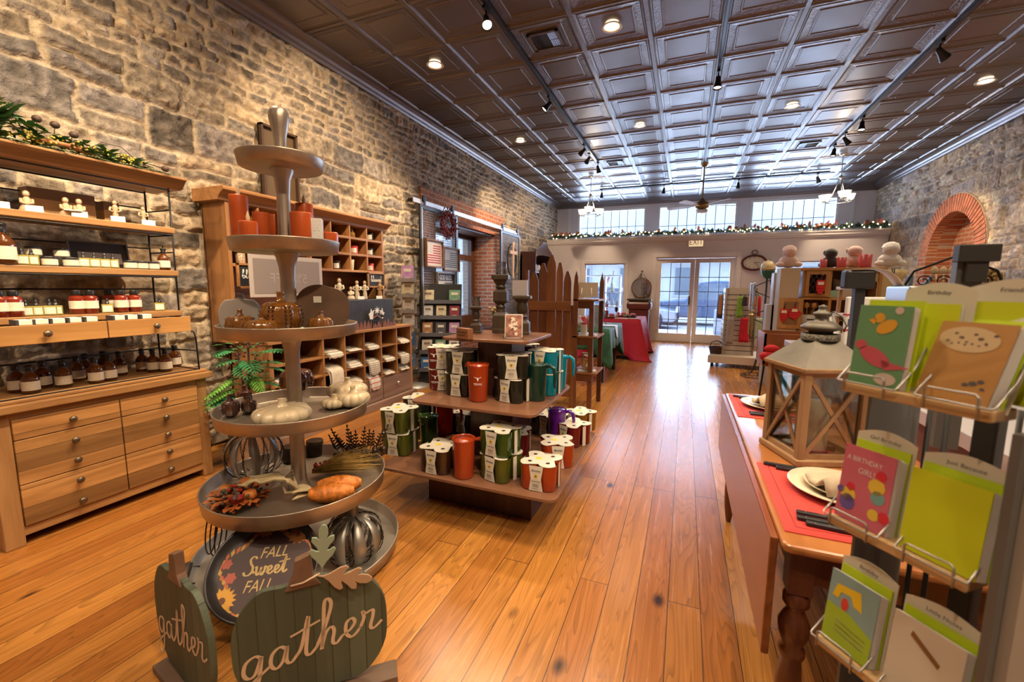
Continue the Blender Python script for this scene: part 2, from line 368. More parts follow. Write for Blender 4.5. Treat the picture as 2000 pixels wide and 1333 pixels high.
def stone_mat():
    m,nt,b = _m('stone'); L = nt.links; t = N(nt,'TexCoord'); a = N(nt,'Attribute',attribute_name='col')
    n = N(nt,'TexNoise',Scale=22.0,Detail=6.0,Roughness=.65); L.new(t.outputs['Object'],n.inputs['Vector'])
    n2 = N(nt,'TexNoise',Scale=90.0,Detail=4.0); L.new(t.outputs['Object'],n2.inputs['Vector'])
    r = N(nt,'ValToRGB'); e = r.color_ramp.elements; e[0].position = .32; e[1].position = .68; e[0].color = (.50,.47,.44,1); e[1].color = (1.0,.98,.95,1); L.new(n.outputs[0],r.inputs[0])
    mx = N(nt,'Mix',data_type='RGBA',blend_type='MULTIPLY'); mx.inputs[0].default_value = 1; L.new(a.outputs['Color'],mx.inputs[6]); L.new(r.outputs[0],mx.inputs[7])
    L.new(mx.outputs[2],b.inputs['Base Color']); b.inputs['Roughness'].default_value = .85
    ad = N(nt,'Math',operation='MULTIPLY_ADD'); L.new(n2.outputs[0],ad.inputs[0]); ad.inputs[1].default_value = .3; L.new(n.outputs[0],ad.inputs[2])
    bp = N(nt,'Bump',Strength=1.0,Distance=.02); L.new(ad.outputs[0],bp.inputs['Height']); L.new(bp.outputs[0],b.inputs['Normal'])
    return m
STONE = stone_mat()
def smooth_noise(shape,cell,rs):
    gy,gz = int(shape[0]/cell)+3,int(shape[1]/cell)+3
    g = rs.rand(gy,gz)
    yy = np.arange(shape[0])/cell; zz = np.arange(shape[1])/cell
    y0 = yy.astype(int); z0 = zz.astype(int); fy = yy-y0; fz = zz-z0; fy = fy*fy*(3-2*fy); fz = fz*fz*(3-2*fz)
    A = g[np.ix_(y0,z0)]; B = g[np.ix_(y0+1,z0)]; C_ = g[np.ix_(y0,z0+1)]; D = g[np.ix_(y0+1,z0+1)]
    return (A*(1-fy)[:,None]+B*fy[:,None])*(1-fz)[None]+(C_*(1-fy)[:,None]+D*fy[:,None])*fz[None]-.5
def stone_wall(name,x,y0,y1,z0,z1,sign,seed,hole,step=.0125,tint=(1,1,1)):
    rs = np.random.RandomState(seed)
    ny,nz = int((y1-y0)/step),int((z1-z0)/step)
    Y = np.linspace(y0,y1,ny); Z = np.linspace(z0,z1,nz)
    wy = smooth_noise((ny,nz),14,rs)*.05+smooth_noise((ny,nz),5,rs)*.016
    wz = smooth_noise((ny,nz),60,rs)*.05+smooth_noise((ny,nz),12,rs)*.035+smooth_noise((ny,nz),4,rs)*.012
    YY = Y[:,None]+wy; ZZ = Z[None]+wz
    # courses
    zc = [z0-.15]
    while zc[-1] < z1+.2: zc.append(zc[-1]+(rs.choice([.11,.15,.19,.24,.29],p=[.15,.25,.25,.2,.15]) if zc[-1] < 2.85 else rs.choice([.07,.09,.12,.16])))
    zc = np.array(zc); ci = np.clip(np.searchsorted(zc,ZZ)-1,0,len(zc)-2)
    sid = np.zeros((ny,nz),int); ed = np.zeros((ny,nz)); nid = 0; props = []
    for k in range(len(zc)-1):
        yc = [y0-.4]; h = zc[k+1]-zc[k]
        while yc[-1] < y1+.3: yc.append(yc[-1]+h*rs.uniform(.7,2.3)+.06)
        yc = np.array(yc); msk = ci == k
        if not msk.any(): continue
        yi = np.clip(np.searchsorted(yc,YY[msk])-1,0,len(yc)-2)
        a = np.minimum(YY[msk]-yc[yi],yc[yi+1]-YY[msk]); b_ = np.minimum(ZZ[msk]-zc[k],zc[k+1]-ZZ[msk])
        # rounded corners
        e = np.minimum(np.minimum(a,b_),(a+b_)*.62)
        # some stones split in two
        spl = rs.rand(len(yc)) < (.38 if h > .15 else 0); mid = (zc[k]+zc[k+1])/2+rs.uniform(-.02,.02)
        s2 = spl[yi]; e = np.where(s2,np.minimum(e,np.abs(ZZ[msk]-mid)),e)
        sid[msk] = nid+yi*2+(s2 & (ZZ[msk] > mid)); ed[msk] = e; nid += 2*len(yc)
    P = rs.rand(nid+5,8)
    n4 = smooth_noise((ny,nz),3.5,rs); n5 = smooth_noise((ny,nz),7,rs); n6 = smooth_noise((ny,nz),1.6,rs); n1 = smooth_noise((ny,nz),6,rs); n2 = smooth_noise((ny,nz),2.5,rs); n3 = smooth_noise((ny,nz),13,rs)
    stone = np.clip((ed-.011-n6*.008)/.009,0,1); stone = stone*stone*(3-2*stone)
    dep = .012+.03*P[sid,0]
    tilt = (P[sid,1]-.5)*.30*wy*2+(P[sid,2]-.5)*(ZZ % .2-.1)*.12
    # chiselled facets: quantised noise
    fac = np.abs(((n1*1.6+n3*2.4+P[sid,3]*3) % 1)-.5)*.030
    H = stone*np.clip(dep+tilt+fac*.8-np.abs(n5)*.03-np.abs(n4)*.020+n2*.008+n6*.006,.003,.055)+n3*.012+n2*.004+(1-stone)*n1*.006
    pal = np.array(tint)*1.38*np.array([(.30,.27,.25),(.22,.20,.185),(.30,.25,.19),(.36,.31,.25),(.22,.185,.15),(.42,.35,.26),(.33,.29,.25),(.20,.17,.14),(.52,.41,.28),(.33,.27,.20)])
    ci_ = (P[sid,4]*9.999).astype(int); col = pal[ci_]*(0.8+.45*P[sid,5])[...,None]*(1+n1*.45+n2*.3+n6*.35-np.clip(np.abs(n5)*1.2-.1,0,.4))[...,None]
    mort = np.array((.74,.62,.46)); col = col*stone[...,None]+mort*(1+n2*.2)[...,None]*(1-stone)[...,None]
    X = x+sign*(H-.02)
    verts = np.stack([X,np.repeat(Y[:,None],nz,1),np.repeat(Z[None],ny,0)],-1).reshape(-1,3)
    I = (np.arange(ny-1)[:,None]*nz+np.arange(nz-1)[None])
    cy = (Y[:-1]+Y[1:])[:,None]/2+0*Z[None,:-1]; cz = (Z[:-1]+Z[1:])[None]/2+0*Y[:-1,None]
    keep = ~hole(cy,cz) if hole else np.ones_like(cy,bool)
    I = I[keep]
    q = np.stack([I,I+nz,I+nz+1,I+1],-1) if sign > 0 else np.stack([I,I+1,I+nz+1,I+nz],-1)
    me = bpy.data.meshes.new(name); me.vertices.add(len(verts)); me.vertices.foreach_set('co',verts.ravel().astype(np.float32))
    me.loops.add(q.size); me.loops.foreach_set('vertex_index',q.ravel().astype(np.int32)); me.polygons.add(len(q))
    me.polygons.foreach_set('loop_start',(np.arange(len(q))*4).astype(np.int32)); me.polygons.foreach_set('loop_total',np.full(len(q),4,np.int32))
    me.update(); me.validate()
    at_ = me.color_attributes.new('col','FLOAT_COLOR','POINT'); at_.data.foreach_set('color',np.concatenate([np.clip(col,0,1),np.ones(col.shape[:2]+(1,))],-1).reshape(-1).astype(np.float32))
    me.polygons.foreach_set('use_smooth',np.ones(len(q),bool)); me.materials.append(STONE)
    o = bpy.data.objects.new(name,me); COL.objects.link(o); tag(o,kind='structure'); return o
# left wall, with the brick surround of the side window
BY0,BY1,BZ1 = 5.39,8.40,2.765; OY0,OY1,OZ1 = 5.75,8.02,2.375
stone_wall('wall_left',XL,YB,YU+.1,0,ZC-.02,1,3,lambda y,z: (y > BY0) & (y < BY1) & (z < BZ1))
RED = brick('red_brick',(.36,.105,.045),(.50,.175,.075),(.50,.38,.27),.21,.074,.010,'yz')
REDJ = brick('red_brick_jamb',(.36,.105,.045),(.50,.175,.075),(.50,.38,.27),.21,.074,.010,'xz')
b = MB().box(XL-.3,XL+.015,BY0-.02,OY0,0,BZ1).box(XL-.3,XL+.015,OY1,BY1+.02,0,BZ1).box(XL-.3,XL+.015,OY0,OY1,OZ1,BZ1).box(XL-.3,XL+.01,OY0,OY1,0,.55)
tag(b.build('wall_left',RED),kind='structure')
b = MB().box(XL-.56,XL+.012,OY1-.005,OY1+.05,0,OZ1).box(XL-.56,XL+.012,OY0-.05,OY0+.005,0,OZ1)
tag(b.build('wall_left',REDJ),kind='structure')
DW = wood('dark_window_wood',(.07,.028,.014),(.14,.055,.028),'z',rough=.35)
tag(MB().box(XL-.56,XL-.05,OY0,OY1,OZ1-.03,OZ1).build('trim_1',DW),kind='structure')
wd = tag(MB().build('window_1',DW),kind='structure') if False else thing('window_1',None,None,(XL-.5,(OY0+OY1)/2,.6)); tag(wd,kind='structure')
b = MB().box(XL-.56,XL-.46,OY0,OY1,.5,.78).box(XL-.56,XL-.48,OY1-.14,OY1,.78,OZ1).box(XL-.56,XL-.48,OY0,OY0+.12,.78,OZ1).box(XL-.56,XL-.48,OY0,OY1,OZ1-.1,OZ1).box(XL-.56,XL-.47,OY0,OY1,1.86,1.97)
for yy in (6.5,7.25): b.box(XL-.55,XL-.49,yy-.03,yy+.03,.78,OZ1)
b.build('window_frame',DW,wd,world=True,bevel=.004)
MB().box(XL-.525,XL-.52,OY0+.1,OY1-.1,.78,OZ1-.1).build('window_pane',thin_glass('window_glass',(.9,.95,1)),wd,world=True)
MB().box(XL-.56,XL+.05,OY0,OY1,.52,.565).build('window_sill',DW,wd,world=True,bevel=.004)

# right wall with the bricked arch
AY,AZ,AR = 9.12,1.93,.82; AIN,AOUT = .66,.93
def archhole(y,z): 
    r = np.hypot(y-AY,z-AZ); return ((z > AZ) & (r < AOUT-.02)) | ((z <= AZ) & (np.abs(y-AY) < AOUT+.02))
stone_wall('wall_right',XR,YB,YU+.1,0,ZC-.02,-1,11,archhole,step=.018,tint=(1.75,1.75,1.8))
b = MB(); n = 38
for k in range(n):
    a0,a1 = PI*k/n,PI*(k+.84)/n
    v = []
    for xx in (XR-.03,XR+.12):
        for (r,a) in ((AIN,a0+.006),(AIN,a1),(AOUT,a1),(AOUT,a0+.006)): v.append((xx,AY-r*math.cos(a),AZ+r*math.sin(a)))
    b.add(v,[(0,1,2,3),(7,6,5,4),(0,4,5,1),(1,5,6,2),(2,6,7,3),(3,7,4,0)])
tag(b.build('wall_right',plain('arch_brick',(.50,.175,.075),.85,noise=.35,nscale=9,bump=.004),bevel=.004),kind='structure')
b = MB(); mo = plain('mortar',(.62,.50,.38),.9,noise=.1,nscale=40,bump=.002)
for k in range(n):
    a0,a1 = PI*k/n,PI*(k+1)/n; v = []
    for xx in (XR-.018,XR+.12):
        for (r,a) in ((AIN+.002,a0),(AIN+.002,a1),(AOUT+.01,a1),(AOUT+.01,a0)): v.append((xx,AY-r*math.cos(a),AZ+r*math.sin(a)))
    b.add(v,[(0,1,2,3),(7,6,5,4),(0,4,5,1),(1,5,6,2),(2,6,7,3),(3,7,4,0)])
tag(b.build('wall_right',mo),kind='structure')
b = MB().box(XR-.03,XR+.3,AY-AOUT,AY-AIN,0,AZ).box(XR-.03,XR+.3,AY+AIN,AY+AOUT,0,AZ).box(XR+.30,XR+.36,AY-1,AY+1,0,2.9)
tag(b.build('wall_right',RED),kind='structure')
b = MB()                               # the vaulted soffit of the arch
for k in range(24):
    a0,a1 = PI*k/24,PI*(k+1)/24
    b.add([(xx,AY-AIN*math.cos(a),AZ+AIN*math.sin(a)) for xx in (XR+.1,XR+.32) for a in (a0,a1)],[(0,2,3,1)],True)
tag(b.build('wall_right',RED),kind='structure')
# back wall behind the photographer
tag(MB().box(XL-.2,XR+.2,YB-.1,YB,0,ZC).build('wall_back',plain('wall_paint',(.50,.44,.40),.8,noise=.04,nscale=3)),kind='structure')
for nm,xx in (('wall_left',XL-.75),('wall_right',XR+.45)):
    b = MB().box(xx,xx+.12,YB-.1,OY0 if nm == 'wall_left' else YU+.1,0,ZC+.05)
    if nm == 'wall_left': b.box(xx,xx+.12,OY1,YU+.1,0,ZC+.05).box(xx,xx+.12,OY0,OY1,OZ1,ZC+.05).box(xx,xx+.12,OY0,OY1,0,.5)
    tag(b.build(nm,mo),kind='structure')

# tin ceiling: one mesh of pressed panels
def tin_mat():
    m,nt,b = _m('tin'); L = nt.links; t = N(nt,'TexCoord')
    b.inputs['Base Color'].default_value = (.175,.145,.135,1); b.inputs['Metallic'].default_value = .55; b.inputs['Roughness'].default_value = .34
    n = N(nt,'TexNoise',Scale=34.0,Detail=2.0,Distortion=1.4); L.new(t.outputs['Object'],n.inputs['Vector'])
    n2 = N(nt,'TexNoise',Scale=3.0,Detail=2.0); L.new(t.outputs['Object'],n2.inputs['Vector'])
    rr = N(nt,'MapRange'); rr.inputs[3].default_value = .26; rr.inputs[4].default_value = .44; L.new(n2.outputs[0],rr.inputs[0]); L.new(rr.outputs[0],b.inputs['Roughness'])
    a = N(nt,'Attribute',attribute_name='orn'); ml = N(nt,'Math',operation='MULTIPLY'); L.new(n.outputs[0],ml.inputs[0]); L.new(a.outputs['Fac'],ml.inputs[1])
    a2 = N(nt,'Math',operation='MULTIPLY_ADD'); L.new(n2.outputs[0],a2.inputs[0]); a2.inputs[1].default_value = .5; L.new(ml.outputs[0],a2.inputs[2])
    bp = N(nt,'Bump',Strength=.7,Distance=.008); L.new(a2.outputs[0],bp.inputs['Height']); L.new(bp.outputs[0],b.inputs['Normal'])
    return m
TIN = tin_mat(); TP = .63; TX0 = .19; TY0 = 3.94
def tin_ceiling():
    prof = [(0,.000),(.026,-.004),(.034,.003),(.044,.005),(.050,.000),(.112,.008),(.118,.001),(.128,.001),(.134,.007)]   # inset, height up
    V = []; F = []; orn = []
    x = TX0-6*TP-.0
    while x < XR:
        yb = TY0-12*TP
        while yb < YU+.1:
            b0 = len(V)
            for k,(i,h) in enumerate(prof):
                for (a,c) in ((0,0),(1,0),(1,1),(0,1)):
                    V.append((x+i+(TP-2*i)*a,yb+i+(TP-2*i)*c,ZC-.012+h)); orn.append(1.0 if 4 <= k <= 5 else (.5 if k <= 1 else 0.0))
            for k in range(len(prof)-1):
                for j in range(4):
                    j2 = (j+1) % 4; F.append((b0+4*k+j2,b0+4*k+j,b0+4*k+4+j,b0+4*k+4+j2))
            e = b0+4*(len(prof)-1); F.append((e+3,e+2,e+1,e))
            yb += TP
        x += TP
    me = bpy.data.meshes.new('ceiling'); me.from_pydata(V,[],F)
    A = me.attributes.new('orn','FLOAT','POINT'); A.data.foreach_set('value',orn); me.materials.append(TIN)
    o = bpy.data.objects.new('ceiling',me); COL.objects.link(o); tag(o,kind='structure')
    # thin raised ribs along the joints
    b = MB(); k = -6
    while TX0+k*TP < XR:
        xx = TX0+k*TP; b.prism([(xx-.028,ZC-.012),(xx-.018,ZC-.028),(xx+.018,ZC-.028),(xx+.028,ZC-.012)],YB,YU,'y'); k += 1
    k = -11
    while TY0+k*TP < YU:
        yy = TY0+k*TP; b.prism([(yy-.016,ZC-.012),(yy-.009,ZC-.022),(yy+.009,ZC-.022),(yy+.016,ZC-.012)],XL,XR,'x'); k += 1
    o = b.build('ceiling',TIN); A = o.data.attributes.new('orn','FLOAT','POINT'); A.data.foreach_set('value',[.6]*len(o.data.vertices)); tag(o,kind='structure')
    tag(MB().box(XL-.8,XR+.6,YB-.1,YU+.2,ZC+.03,ZC+.12).build('ceiling',black),kind='structure')
tin_ceiling()
# crown moulding
def crown(nm,f):
    pr = [(0,3.60),(.012,3.60),(.02,3.625),(.035,3.64),(.045,3.665),(.075,3.69),(.115,3.705),(.125,3.72),(.125,3.735),(0,3.74)]
    tag(f(pr).build(nm,TIN),kind='structure')
crown('trim_2',lambda pr: MB().prism([(XL+a+.012,z) for a,z in pr],YB,YU,'y'))
crown('trim_3',lambda pr: MB().prism([(XR-a-.012,z) for a,z in pr],YB,YU,'y'))
crown('trim_4',lambda pr: MB().prism([(YU-a,z) for a,z in pr],XL,XR,'x'))

# far (street) wall
GW = plain('grey_wall',(.72,.67,.69),.7,noise=.03,nscale=3)
TR = plain('trim_paint',(.76,.71,.72),.45)
WBL = (-2.55,-1.50,.42,1.98); WBR = (1.86,3.05,.42,1.98); DX0,DX1,DZ = -.70,1.05,2.085
b = MB().box(XL,WBL[0],YF,YF+.15,0,2.6).box(WBL[1],DX0,YF,YF+.15,0,2.6).box(DX1,WBR[0],YF,YF+.15,0,2.6).box(WBR[1],XR,YF,YF+.15,0,2.6)
b.box(WBL[0],WBL[1],YF,YF+.15,0,.42).box(WBL[0],WBL[1],YF,YF+.15,1.98,2.6).box(DX0,DX1,YF,YF+.15,DZ,2.6).box(WBR[0],WBR[1],YF,YF+.15,0,.42).box(WBR[0],WBR[1],YF,YF+.15,1.98,2.6)
tag(b.build('wall_far',GW),kind='structure')
b = MB()
for (x0,x1,z0,z1) in (WBL,WBR): b.box(x0-.09,x0,YF-.02,YF,z0,z1).box(x1,x1+.09,YF-.02,YF,z0,z1).box(x0-.09,x1+.09,YF-.02,YF,z1,z1+.09).box(x0-.12,x1+.12,YF-.05,YF,z0-.07,z0)
b.box(DX0-.13,DX0-.03,YF-.025,YF,0,DZ+.03).box(DX1+.03,DX1+.13,YF-.025,YF,0,DZ+.03).box(DX0-.13,DX1+.13,YF-.025,YF,DZ+.03,DZ+.13)
b.box(XL,XR,YF-.045,YF+.02,2.50,2.535).box(XL,XR,YF-.07,YF+.02,2.535,2.60)
tag(b.build('trim_5',TR,bevel=.004),kind='structure')
tag(MB().box(XL,XR,YF-.09,YU,2.60,2.63).build('trim_6',TR),kind='structure')   # the ledge
tag(MB().box(XL,WBL[0]-.1,YF-.015,YF,0,.13).box(WBL[1]+.1,DX0-.13,YF-.015,YF,0,.13).box(DX1+.13,XR,YF-.015,YF,0,.13).build('baseboard_far',TR),kind='structure')
# upper wall with three transom windows
UW = ((-2.98,-1.11),(-.80,1.10),(1.39,3.21)); UZ0,UZ1 = 2.78,3.53
b = MB().box(XL,UW[0][0],YU,YU+.15,UZ0,UZ1).box(UW[0][1],UW[1][0],YU,YU+.15,UZ0,UZ1).box(UW[1][1],UW[2][0],YU,YU+.15,UZ0,UZ1).box(UW[2][1],XR,YU,YU+.15,UZ0,UZ1)
b.box(XL,XR,YU,YU+.15,2.55,UZ0).box(XL,XR,YU,YU+.15,UZ1,ZC)
tag(b.build('wall_far_upper',GW),kind='structure')
b = MB().box(-3.26,-3.20,YU-.02,YU,2.63,3.6).box(3.44,3.50,YU-.02,YU,2.63,3.6)
tag(b.build('trim_7',white),kind='structure')
LEAD = plain('leaded_bar',(.12,.14,.2),.4,.5)
WG = thin_glass('window_glass',(.9,.95,1))
def win(n,x0,x1,z0,z1,y,nx,nz,fm,fr=.05,zs=None):
    w = thing('window_%d' % n,None,None,((x0+x1)/2,y,z0)); tag(w,kind='structure')
    b = MB().box(x0,x0+fr,y,y+.08,z0,z1).box(x1-fr,x1,y,y+.08,z0,z1).box(x0+fr,x1-fr,y,y+.08,z0,z0+fr).box(x0+fr,x1-fr,y,y+.08,z1-fr,z1)
    b.build('window_frame',fm,w,world=True,bevel=.004)
    MB().box(x0+fr,x1-fr,y+.04,y+.046,z0+fr,z1-fr).build('window_pane',WG,w,world=True)
    if nx > 1:
        b = MB()
        for i in range(1,nx): xx = x0+fr+(x1-x0-2*fr)*i/nx; b.box(xx-.008,xx+.008,y+.03,y+.038,z0+fr,z1-fr)
        for zz in (zs or [z0+(z1-z0)*i/nz for i in range(1,nz)]): b.box(x0+fr,x1-fr,y+.03,y+.038,zz-.008,zz+.008)
        b.build('glazing_bars',LEAD,w,world=True)
win(2,*UW[0],UZ0,UZ1,YU+.02,8,2,white,zs=[3.04]); win(3,*UW[1],UZ0,UZ1,YU+.02,8,2,white,zs=[3.0]); win(4,*UW[2],UZ0,UZ1,YU+.02,8,2,white,zs=[3.05])
win(5,*WBL[:2],*WBL[2:],YF+.05,1,1,TR,.03); win(6,*WBR[:2],*WBR[2:],YF+.05,1,1,TR,.03)
# double glazed doors
for n,(x0,x1,hx) in enumerate(((DX0,.172,.10),(.178,DX1,.24))):
    d = thing('door_%d' % (n+1),None,None,(x0,YF+.03,0)); tag(d,kind='structure')
    g0,g1,h0,h1 = x0+.1,x1-.1,.22,1.97
    b = MB().box(x0,g0,YF+.03,YF+.075,.012,DZ-.005).box(g1,x1,YF+.03,YF+.075,.012,DZ-.005).box(g0,g1,YF+.03,YF+.075,.012,h0).box(g0,g1,YF+.03,YF+.075,h1,DZ-.005)
    b.build('door_leaf',TR,d,world=True,bevel=.004)
    MB().box(g0,g1,YF+.05,YF+.056,h0,h1).build('door_glass',WG,d,world=True)
    b = MB()
    for i in (1,2): xx = g0+(g1-g0)*i/3; b.box(xx-.009,xx+.009,YF+.04,YF+.066,h0,h1)
    for i in range(1,5): zz = h0+(h1-h0)*i/5; b.box(g0,g1,YF+.04,YF+.066,zz-.009,zz+.009)
    b.build('glazing_bars',LEAD,d,world=True)
    if n == 0: MB().box(.06,.10,YF-.01,YF+.03,.95,1.16).build('door_handle',plain('bronze',(.16,.12,.08),.4,.7),d,world=True,bevel=.005)
    b = MB()
    for zz in (.25,.8,1.4,1.9): b.box((x0-.012 if n == 0 else x1-.002),(x0+.002 if n == 0 else x1+.012),YF+.015,YF+.035,zz-.045,zz+.045)
    b.build('hinge',plain('bronze',(.16,.12,.08),.4,.7),d,world=True)
tag(MB().box(DX0-.05,DX1+.05,YF-.03,YF+.15,0,.012).build('door_sill',plain('brass',(.5,.38,.2),.35,.8)),kind='structure')
tag(MB().box(XL,XR,YU+.02,YU+.1,0,.35).build('wall_far_base',GW),kind='structure') if False else None

# ------------------------------------------------------------------ lamps of the room
CANX = (-2.63,-.755,1.15,3.03); CANY = (-.85,1.70,4.25,6.82)
cant = thing('recessed_light','recessed downlight','ceiling light',(CANX[0],CANY[2],ZC-.028),group='recessed downlights')
MB().lathe([(.062,.014),(.070,.012),(.090,.003),(.094,-.001),(.090,-.004),(.066,.000),(.060,.012)],n=28,cap=False).build('trim_ring',plain('can_trim',(.75,.66,.52),.4),cant)
MB().lathe([(.0001,-.001),(.03,-.004),(.05,.000),(.061,.010)],n=20,cap=False).build('bulb',emat('can_glow',(1,.82,.55),14),cant)
LBL = {(1,2): 'recessed downlight beside the square air vent, near ceiling',(0,2): 'recessed downlight nearest the long stone wall, in the near row',(0,3): 'recessed downlight nearest the long stone wall, in the far row',
       (1,3): 'recessed downlight of the far row between left and central tracks',(2,3): 'recessed downlight of the far row between central and right tracks',(3,3): 'recessed downlight beyond the right track, near the arched wall'}
used = False
for j,y in enumerate(CANY):
    for i,x in enumerate(CANX):
        if (i,j) in LBL:
            o = cant if not used else dup(cant,(x,y,ZC-.028)); used = True; o.location = (x,y,ZC-.028); tag(o,LBL[(i,j)],'ceiling light')
        lamp('can_lamp','SPOT',(x,y,ZC-.05),(120 if j < 3 else 80),WARM2,.07,aim=(x,y,0),spot=125,blend=.8)
# ================================================================== left drawer cabinet with shelves
PINE = wood('old_pine',(.27,.125,.038),(.50,.265,.095),'y',rough=.5,plank=.098,pax='z',dark=(.10,.05,.02))
PINEV = wood('old_pine_post',(.28,.14,.05),(.47,.26,.105),'z',rough=.5)
PINEH = wood('old_pine_board',(.30,.145,.048),(.50,.28,.11),'y',rough=.5)
PINEL = wood('tray_pine',(.42,.20,.055),(.60,.32,.105),'y',rough=.5)
PEWTER = plain('pewter_knob',(.16,.12,.08),.4,.8,noise=.3)
AX0,AX1,AY0,AY1 = -3.54,-3.08,.90,1.92
cab = thing('drawer_cabinet','tall pine drawer cabinet with open wire-framed shelves against the stone wall','cabinet',(-3.3,1.41,0))
MB().box(AX0,AX1,AY0,AY0+.075,0,.70).build('post',PINEV,cab,world=True,bevel=.005)
MB().box(AX0,AX1,AY1-.065,AY1,0,.70).build('post',PINEV,cab,world=True,bevel=.005)
MB().box(AX0,AX1-.012,AY0+.07,AY1-.06,.10,.69).box(AX0,AX1-.004,AY0+.07,AY1-.06,.05,.10).build('carcass',PINEH,cab,world=True,bevel=.003)
MB().box(AX0-.01,AX1-.004,AY0+.075,AY1-.065,.665,.70).build('rail',PINEH,cab,world=True)
MB().box(AX0-.02,-3.045,AY0-.03,AY1+.03,.70,.742).box(AX0,-3.07,AY0,AY1+.01,.742,.762).build('countertop',PINEH,cab,world=True,bevel=.006)
kp = [(.001,0),(.009,0),(.007,.008),(.010,.014),(.017,.018),(.018,.023),(.012,.030),(.001,.032)]
def knob(par,x,y,z,mat=PEWTER,s=1.0,rz=0):
    b = MB(); b.M = T(x,y,z,rz=rz,ry=PI/2,s=s); b.lathe(kp,n=14); return b.build('knob',mat,par,world=True)
for (y0,y1,ky) in ((AY0+.078,1.417,1.20),(1.423,AY1-.068,1.645)):
    for (z0,z1,kz) in ((.556,.662,(.610,)),(.322,.552,(.492,.378)),(.102,.318,(.262,.142))):
        d = MB().box(AX1-.03,AX1+.006,y0,y1,z0,z1).build('drawer',PINE,cab,world=True,bevel=.003)
        for q in kz: 
            b = MB(); b.M = T(AX1+.005,ky,q,ry=PI/2); b.lathe(kp,n=14); b.build('knob',PEWTER,d,world=True)
# shelves
SX0,SX1 = -3.40,-3.12
b = MB()
for z in (1.672,1.397,1.135): b.box(SX0,SX1,AY0-.02,1.83,z,z+.036)
b.build('shelf',PINEH,cab,world=True,bevel=.004)
MB().prism([(-3.42,1.955),(-3.115,1.955),(-3.095,1.965),(-3.065,2.0),(-3.05,2.012),(-3.05,2.024),(-3.42,2.024)],AY0-.08,1.886,'y').build('cornice',wood('cornice_pine',(.24,.11,.04),(.44,.24,.095),'y',rough=.4),cab,world=True,bevel=.003)
b = MB()
for y in (AY0-.01,1.815):
    for x in (SX0+.02,SX1-.008): b.tube([(x,y,.76 if y < 1 or x < -3.3 else 1.04),(x,y,1.96)],.0055,6)
    for z in (1.66,1.39,1.13,1.82,1.55): b.tube([(SX0+.02,y,z),(SX1-.008,y,z)],.0045,6)
    for z in (1.84,1.58,1.31): b.tube([(SX0+.02,AY0,z),(SX0+.02,1.815,z)],.0045,6)
for z in (1.66,1.39,1.945): b.tube([(SX1-.004,AY0,z),(SX1-.004,1.815,z)],.005,6)
b.tube([(SX0+.02,AY0,1.945),(SX0+.02,1.815,1.945)],.005)
b.tube([(-3.38,1.815,1.05),(-3.1,1.86,1.035),(-3.085,1.872,1.02),(-3.085,1.88,.97),(-3.085,1.885,.76)],.0055)
b.tube([(-3.40,1.815,.90),(-3.085,1.875,.895)],.005); b.tube([(-3.40,.92,.90),(-3.40,1.815,.90)],.005)
b.tube([(-3.085,.905,.765),(-3.085,.90,1.04)],.0055); b.tube([(-3.085,.92,.765),(-3.085,1.885,.765)],.004); b.tube([(-3.085,1.885,.765),(-3.45,1.885,.765)],.004)
b.build('wire_frame',black,cab,world=True)
for (y0,y1,ky) in ((.80,1.366,1.115),(1.372,1.805,1.60)):
    d = MB().box(-3.02,-3.0,y0,y1,1.040,1.135).box(-3.36,-3.02,y0+.01,y1-.01,1.045,1.055).box(-3.36,-3.02,y0+.01,y0+.02,1.045,1.12).box(-3.36,-3.02,y1-.02,y1-.01,1.045,1.12).build('tray_drawer',PINEL,cab,world=True,bevel=.002)
    b = MB(); b.M = T(-3.0,ky,1.09,ry=PI/2); b.lathe(kp,n=14); b.build('knob',PEWTER,d,world=True)

